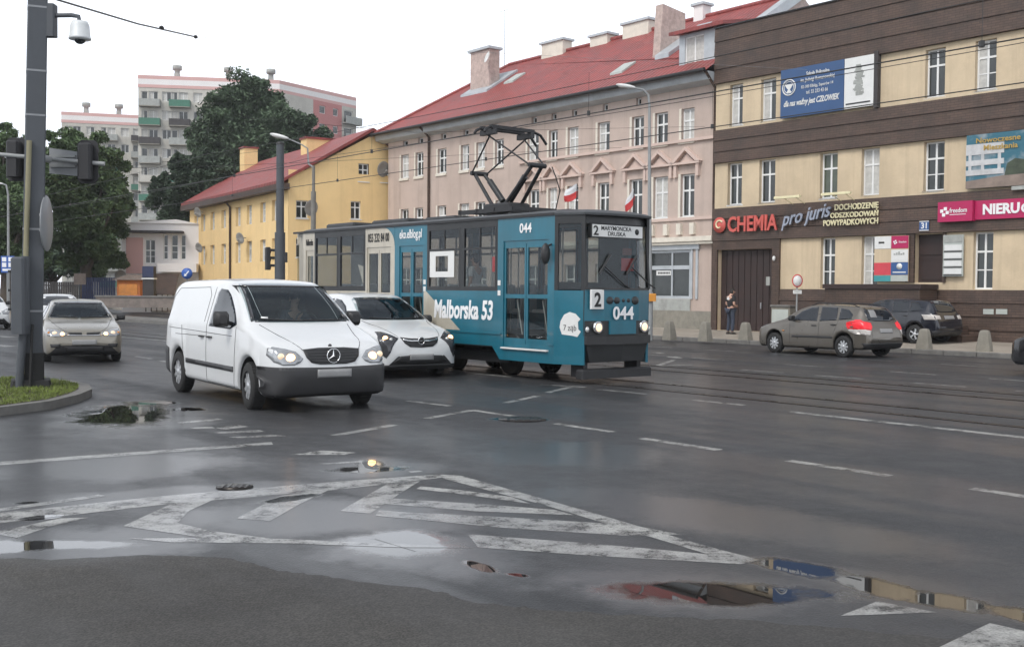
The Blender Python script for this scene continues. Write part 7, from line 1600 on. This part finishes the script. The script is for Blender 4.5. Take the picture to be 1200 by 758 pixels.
# bollards on the pavement edge
blk = None
for i, (u, v, lab) in enumerate(((784.5, 396.5, 'squat concrete bollard under the shop window of the pink tenement'), (826.5, 398, 'concrete bollard left of the brown gate'), (873.5, 398.3, 'concrete bollard before the right half of the brown gate'), (1083, 409, 'concrete bollard beside the wheel of the dark hatchback'), (1153.5, 411.5, 'concrete bollard in front of the brown steps'))):
    p = G(u, v, .13); q = thing('bollard', lab, 'bollard', p, ROT + .05 * i, 'concrete bollards along the kerb'); 
    if not blk: mb = MB(); R = lambda h, z: [(x * h, y * h, z) for x, y in ((-.8, -1), (.8, -1), (1, -.8), (1, .8), (.8, 1), (-.8, 1), (-1, .8), (-1, -.8))]; mb.loft([R(.20, -.05), R(.185, .12), R(.125, .52), R(.10, .585), R(.05, .60)]); blk = mb.build('block', M['concrete'], q)
    else: c = blk.copy(); C.objects.link(c); c.parent = q
# electricity cabinet
p = W(*[F(903, 385, 33.9)[0], 33.9], .2); a, b = F(903, 370, 33.9)[0], F(925, 370, 33.9)[0]; zt = F(914, 359.5, 33.9)[1]; q = thing('utility_cabinet', 'pale concrete utility cabinet between the gate and the bronze estate', 'cabinet', p, ROT); w = b - a; mb = MB(); mb.cbox(0, w, 0, .4, 0, zt - .2, .03); mb.build('body', M['concrete'], q); mb = MB(); mb.cbox(-.03, w + .03, -.04, .44, zt - .2, zt - .13, .02); mb.build('lid', M['kerbstone'], q); mb = MB(); mb.box(.06, w - .06, -.015, -.002, .15, zt - .3); mb.build('door', M['board_pale'], q)
# overhead wires
def wire(name, label, pts, r, cat='wire'):
    q = thing(name, label, cat, (0, 0, 0), 0); mb = MB(); P = []
    mb.tube(pts, r, 6); mb.build('cable', M['wire'], q); return q
def along(s0, s1, t, z, sag, span=38, off=0):
    P = []; s = s0
    while s <= s1: 
        f = ((s - off) % span) / span; P.append(W(s, t, z - sag * 4 * f * (1 - f))); s += 2
    return P
ZW = TZ + .10
q1 = wire('contact_wire', 'lower overhead wire running above the tram roof', along(-160, 40, 14.7, ZW, .0), .011)
q2 = wire('contact_wire', 'overhead wire crossing the upper windows of the pink and brown houses', along(-160, 40, 18.3, ZW + .1, .0), .011)
q3 = wire('messenger_wire', 'thin sagging cable above the lower overhead wire', along(-160, 40, 14.7, ZW + .85, .25, 40, 6), .007)
q4 = wire('messenger_wire', 'thin sagging cable high before the roof of the pink tenement', along(-160, 40, 18.3, ZW + 1.0, .25, 40, 6), .007)
for q, t, z in ((q1, 14.7, ZW), (q2, 18.3, ZW + .1)):
    for s in range(-88, 10, 8): mb = MB(); mb.tube([W(s, t, z), W(s, t, z + .8)], .004, 4); mb.box(*sum(([a - .03, a + .03] for a in W(s, t, z)[:2]), []), z - .03, z + .06); mb.build('dropper', M['wire'], q)
a, b = atY(60, -2, Yp), atY(231, 44, 26); far = W(-23, 31, 9.2)
q = wire('span_wire', 'insulated span cable slanting down from the top of the big mast', [a, a.lerp(b, .5) - Vector((0, 0, .05)), b], .016); mb = MB(); d = (b - a).normalized()
for t in (.68, .985): mb.tube([a.lerp(b, t) - d * .12, a.lerp(b, t), a.lerp(b, t) + d * .12], [.02, .045, .02], 8)
mb.build('insulator', M['rubber'], q); mb = MB(); mb.tube([b, far], .0035, 4); mb.build('thin_wire', M['pole_light'], q)
for s in (-62, -36):
    pass
mb = None
q = wire('span_wire', 'cross wire from the thick mast to the pink tenement', [atY(328, 175, 46), W(-44, 14.8, ZW + 1.2), W(-40, 18.3, ZW + 1.25), W(-36, TP, 8.2)], .007)
q = wire('span_wire', 'cross wire fixed to the pink tenement near the tall street lamp', [W(-28, 13, ZW + 1.15), W(-27.5, 18.3, ZW + 1.2), W(-26.6 - 4.5, TP - .02, 8.6)], .006)
# road gully covers
for u, v, lab in ((612, 491, 'round iron manhole cover in the middle lanes'), (275, 570, 'small iron gully cover by the hatched island')):
    p = G(u, v, .006); q = thing('manhole_cover', lab, 'manhole cover', p, 0); q.scale = (1, 1, 1) if u > 400 else (.5, .45, 1); mb = MB(); mb.lathe([(.001, 0), (.32, 0), (.32, .004), (.001, .006)], axis='z', n=28); mb.build('lid', M['rail_steel'], q); mb = MB(); [mb.box(-.2 + .1 * k, -.17 + .1 * k, -.2, .2, .006, .009) for k in range(5)]; mb.build('rib', M['rail_steel'], q)

# ------------------------------------------------------------------ people
def skin_mesh(name, joints, edges, m, parent, root=0, sub=2):
    me = bpy.data.meshes.new(name); me.from_pydata([j[0] for j in joints], edges, []); o = bpy.data.objects.new(name, me); C.objects.link(o)
    sk = o.modifiers.new('skin', 'SKIN'); sk.use_smooth_shade = True
    for i, j in enumerate(joints): rr = j[1] if isinstance(j[1], tuple) else (j[1], j[1]); me.skin_vertices[0].data[i].radius = rr; me.skin_vertices[0].data[i].use_root = (i == root)
    o.modifiers.new('sub', 'SUBSURF').levels = sub; o.modifiers['sub'].render_levels = sub
    dg = bpy.context.evaluated_depsgraph_get(); m2 = bpy.data.meshes.new_from_object(o.evaluated_get(dg)); bpy.data.objects.remove(o); m2.name = name; m2.materials.clear(); m2.materials.append(m)
    r = bpy.data.objects.new(name, m2); C.objects.link(r); r.parent = parent; return r
def person(label, loc, rot, top, legs, hair, pose, scale=1.0):
    """facing local -y; 1.75 m tall; pose gives both arms and both feet"""
    r = thing('person', label, 'person', loc, rot); r.scale = (scale,) * 3
    J = {'pel': (0, 0, .95), 'sp': (0, .01, 1.12), 'ch': (0, .01, 1.32), 'nk': (0, .0, 1.48), 'hd0': (0, -.02, 1.54), 'hd1': (0, -.025, 1.63), 'hd2': (0, -.01, 1.72)}
    J.update(pose); V = []; E = []; idx = {}
    def a(k, rad, par=None):
        idx[k] = len(V); V.append((J[k], rad)); 
        if par: E.append((idx[par], idx[k]))
    a('pel', (.155, .105)); a('sp', (.135, .095), 'pel'); a('ch', (.165, .11), 'sp'); a('nk', .052, 'ch'); a('hd0', (.06, .07), 'nk'); a('hd1', (.078, .098), 'hd0'); a('hd2', (.06, .075), 'hd1')
    for s in ('l', 'r'):
        a(s + 'sh', .062, 'ch'); a(s + 'el', .043, s + 'sh'); a(s + 'wr', .029, s + 'el'); a(s + 'hip', .088, 'pel'); a(s + 'kn', .058, s + 'hip'); a(s + 'an', .04, s + 'kn')
    body = skin_mesh('body', V, E, M['skin'], r)
    # hands: palm and five fingers
    for s, sg in (('l', 1), ('r', -1)):
        w, e = Vector(J[s + 'wr']), Vector(J[s + 'el']); d = (w - e).normalized(); sd_ = Vector((sg, 0, 0)); sd_ = (sd_ - d * sd_.dot(d)).normalized(); n_ = d.cross(sd_)
        mb = MB(); mb.tube([w - d * .02, w + d * .05, w + d * .09], [.027, .036, .03], 10)
        for k, (o, l) in enumerate(((-.027, .062), (-.009, .075), (.009, .07), (.026, .055))): b = w + d * .085 + n_ * o; mb.tube([b, b + d * l * .5, b + d * l * .8 - sd_ * .02, b + d * l * .85 - sd_ * .035], [.0095, .0085, .008, .006], 6)
        b = w + d * .03 + n_ * -.03; mb.tube([b, b - n_ * .025 + d * .025, b - n_ * .03 + d * .055], [.012, .010, .007], 6); mb.build('hand', M['skin'], body)
    hd = Vector(J['hd1']); mb = MB(); mb.ball((hd.x, hd.y + .012, hd.z + .045), .083, .105, .095, 16, 10); mb.ball((hd.x, hd.y + .05, hd.z - .01), .08, .07, .09, 14, 8); mb.build('hair', M[hair], r)
    mb = MB(); mb.tube([(hd.x, hd.y - .098, hd.z + .02), (hd.x, hd.y - .125, hd.z - .025), (hd.x, hd.y - .1, hd.z - .035)], [.009, .014, .01], 8)
    for s in (-1, 1): mb.ball((hd.x + s * .083, hd.y + .01, hd.z), .012, .025, .035, 8, 6)
    mb.build('face', M['skin'], body); mb = MB()
    for s in (-1, 1): mb.ball((hd.x + s * .032, hd.y - .094, hd.z + .012), .012, .007, .007, 8, 6)
    mb.ball((hd.x, hd.y - .094, hd.z - .065), .024, .008, .006, 8, 6); mb.build('eye', M['hair_dark'], body)
    g = .014; V = []; E = []; idx = {}
    a('pel', (.163, .118)); a('sp', (.15, .112), 'pel'); a('ch', (.178, .122), 'sp'); J['nk2'] = tuple(Vector(J['ch']).lerp(Vector(J['nk']), .72)); a('nk2', .068, 'ch')
    for s in ('l', 'r'): J[s + 'sl'] = tuple(Vector(J[s + 'sh']).lerp(Vector(J[s + 'el']), .72)); a(s + 'sh', .076, 'ch'); a(s + 'sl', .066, s + 'sh')
    skin_mesh('shirt', V, E, M[top], r)
    V = []; E = []; idx = {}; a('pel', (.160, .114))
    for s in ('l', 'r'): a(s + 'hip', .1, 'pel'); a(s + 'kn', .076, s + 'hip'); J[s + 'cf'] = tuple(Vector(J[s + 'kn']).lerp(Vector(J[s + 'an']), .97)); a(s + 'cf', .066, s + 'kn')
    skin_mesh('trousers', V, E, M[legs], r)
    for s in ('l', 'r'):
        p = Vector(J[s + 'an']); z0 = p.z - .075; mb = MB(); R = lambda y, w, h: [(p.x - w, p.y + y, z0), (p.x + w, p.y + y, z0), (p.x + w, p.y + y, z0 + h * .6), (p.x + w * .5, p.y + y, z0 + h), (p.x - w * .5, p.y + y, z0 + h), (p.x - w, p.y + y, z0 + h * .6)]
        mb.loft([R(.07, .03, .06), R(.05, .042, .09), R(-.03, .045, .095), R(-.12, .05, .06), R(-.18, .035, .035)], smooth=True); mb.build('shoe', M['leather_dark'], r)
    return r, J
stand = dict(lsh=(.185, .01, 1.40), lel=(.235, .03, 1.12), lwr=(.12, -.17, 1.05), rsh=(-.185, .01, 1.40), rel=(-.24, .05, 1.12), rwr=(-.10, -.19, 1.06), lhip=(.095, 0, .9), lkn=(.12, -.03, .49), lan=(.13, .02, .075), rhip=(-.095, 0, .9), rkn=(-.11, -.02, .49), ran=(-.13, .03, .075), hd0=(0, -.04, 1.535), hd1=(0, -.075, 1.60), hd2=(0, -.08, 1.69))
p = G(856, 391.5, .165)
per, J = person('person in black T-shirt with white back print and dark jeans standing before the brown gate', p, math.radians(118), 'cloth_black', 'cloth_denim', 'hair_dark', stand)
mb = MB(); mb.box(-.07, .07, .126, .134, 1.30, 1.36); mb.box(-.045, .045, .126, .134, 1.37, 1.41); mb.build('back_print', M['letter_white'], per)
tp = tram.matrix_basis @ Vector((F(557, 320, 14.25)[0] - S0, -.45, .88)); sit = dict(stand, lwr=(.2, -.05, .9), rwr=(-.3, -.12, 1.5), rel=(-.3, -.02, 1.2), hd0=(0, -.02, 1.54), hd1=(0, -.025, 1.63), hd2=(0, -.01, 1.72))
person('passenger in a white top standing inside the tram behind the window next to the poster', tp, ROT + math.radians(-70), 'cloth_white', 'cloth_denim', 'hair_dark', sit, .93)

seated = dict(stand, lel=(.27, -.12, 1.14), lwr=(.16, -.36, 1.24), rel=(-.27, -.12, 1.14), rwr=(-.16, -.36, 1.24), lkn=(.12, -.42, .95), lan=(.12, -.5, .55), rkn=(-.12, -.42, .95), ran=(-.12, -.5, .55), hd0=(0, -.02, 1.54), hd1=(0, -.03, 1.63), hd2=(0, -.02, 1.72))
person('driver in a dark top seated behind the windscreen of the white van', van.matrix_basis @ Vector((2.45 - 2.28, .38, -.02)), van.rotation_euler.z + PI / 2, 'cloth_driver', 'cloth_black', 'hair_dark', seated, .97)
# ------------------------------------------------------------------ damp air
hm = bpy.data.materials.new('damp_air'); hm.use_nodes = True; nt = hm.node_tree; nt.nodes.remove(nt.nodes['Principled BSDF'])
pv = nd(nt, 'ShaderNodeVolumePrincipled'); pv.inputs['Color'].default_value = (.93, .95, .97, 1); pv.inputs['Density'].default_value = HAZE; nt.links.new(pv.outputs[0], nt.nodes['Material Output'].inputs['Volume'])
mb = MB(); mb.box(-712, 712, -45, 915, -1.1, 42); tag(mb.build('haze', hm), kind='stuff')
# ------------------------------------------------------------------ sky, light, camera
w = bpy.data.worlds.new('World'); scene.world = w; w.use_nodes = True; nt = w.node_tree; L = nt.links; bg = nt.nodes['Background']
SUN_EL, SUN_AZ = math.radians(48), math.radians(215)          # azimuth measured from +Y clockwise: behind the viewer on the left
sky = nd(nt, 'ShaderNodeTexSky', sky_type='NISHITA'); sky.sun_disc = False; sky.sun_elevation = SUN_EL; sky.sun_rotation = SUN_AZ; sky.air_density = 1.0; sky.dust_density = 4.0; sky.ozone_density = 1.0
hs = nd(nt, 'ShaderNodeHueSaturation'); hs.inputs['Saturation'].default_value = .16; L.new(sky.outputs['Color'], hs.inputs['Color'])
tc = nd(nt, 'ShaderNodeTexCoord'); mp = nd(nt, 'ShaderNodeMapping'); mp.inputs['Scale'].default_value = (1, 1, 2.5); n1 = nd(nt, 'ShaderNodeTexNoise'); n1.inputs['Scale'].default_value = 3.6; n1.inputs['Detail'].default_value = 7; n1.inputs['Roughness'].default_value = .5
L.new(tc.outputs['Generated'], mp.inputs['Vector']); L.new(mp.outputs[0], n1.inputs['Vector'])
cr = nd(nt, 'ShaderNodeValToRGB'); cr.color_ramp.elements[0].position = .44; cr.color_ramp.elements[0].color = (.18, .26, .42, 1); cr.color_ramp.elements[1].position = .56; cr.color_ramp.elements[1].color = (1.45, 1.42, 1.4, 1); L.new(n1.outputs['Fac'], cr.inputs['Fac'])
mx = nd(nt, 'ShaderNodeMix', data_type='RGBA', blend_type='MULTIPLY'); mx.inputs['Factor'].default_value = 1; L.new(hs.outputs['Color'], mx.inputs['A']); L.new(cr.outputs['Color'], mx.inputs['B'])
sx = nd(nt, 'ShaderNodeSeparateXYZ'); L.new(tc.outputs['Generated'], sx.inputs[0]); el = nd(nt, 'ShaderNodeMapRange', interpolation_type='SMOOTHSTEP'); el.inputs['From Min'].default_value = .18; el.inputs['From Max'].default_value = .62; el.inputs['To Min'].default_value = .93; el.inputs['To Max'].default_value = .30; L.new(sx.outputs['Z'], el.inputs['Value'])
mm = nd(nt, 'ShaderNodeMix', data_type='RGBA'); L.new(el.outputs['Result'], mm.inputs['Factor']); L.new(mx.outputs['Result'], mm.inputs['A']); mm.inputs['B'].default_value = (9.6, 10.1, 10.9, 1)
L.new(mm.outputs['Result'], bg.inputs['Color']); bg.inputs['Strength'].default_value = .13
ld = bpy.data.lights.new('Sun', 'SUN'); ld.energy = 1.4; ld.angle = math.radians(20); ld.color = (1, .95, .86); sun = bpy.data.objects.new('sun', ld); C.objects.link(sun)
sd_ = Vector((math.sin(SUN_AZ) * math.cos(SUN_EL), math.cos(SUN_AZ) * math.cos(SUN_EL), math.sin(SUN_EL))); sun.rotation_euler = sd_.to_track_quat('Z', 'Y').to_euler(); sun.location = (0, 0, 60)
cam = bpy.data.cameras.new('camera'); co = bpy.data.objects.new('camera', cam); C.objects.link(co); scene.camera = co
cam.sensor_fit = 'HORIZONTAL'; cam.sensor_width = 36; cam.lens = 36 * FOC / 1200; cam.clip_end = 3000; cam.clip_start = .05
fwd = Vector((0, math.cos(PITCH), -math.sin(PITCH))); upv = Vector((0, math.sin(PITCH), math.cos(PITCH))); rt = Vector((1, 0, 0))
c, s = math.cos(ROLL), math.sin(ROLL); X_ = rt * c + upv * s; Y_ = upv * c - rt * s
co.matrix_world = Matrix(((X_.x, Y_.x, -fwd.x, 0), (X_.y, Y_.y, -fwd.y, 0), (X_.z, Y_.z, -fwd.z, CAMH), (0, 0, 0, 1)))
scene.view_settings.view_transform = 'Standard'; scene.view_settings.look = 'None'; scene.view_settings.gamma = 1; scene.view_settings.exposure = 0.2
scene.cycles.max_bounces = 8; scene.cycles.transparent_max_bounces = 16; scene.cycles.glossy_bounces = 4; scene.cycles.diffuse_bounces = 3; scene.cycles.sample_clamp_indirect = 6; scene.cycles.use_denoising = True
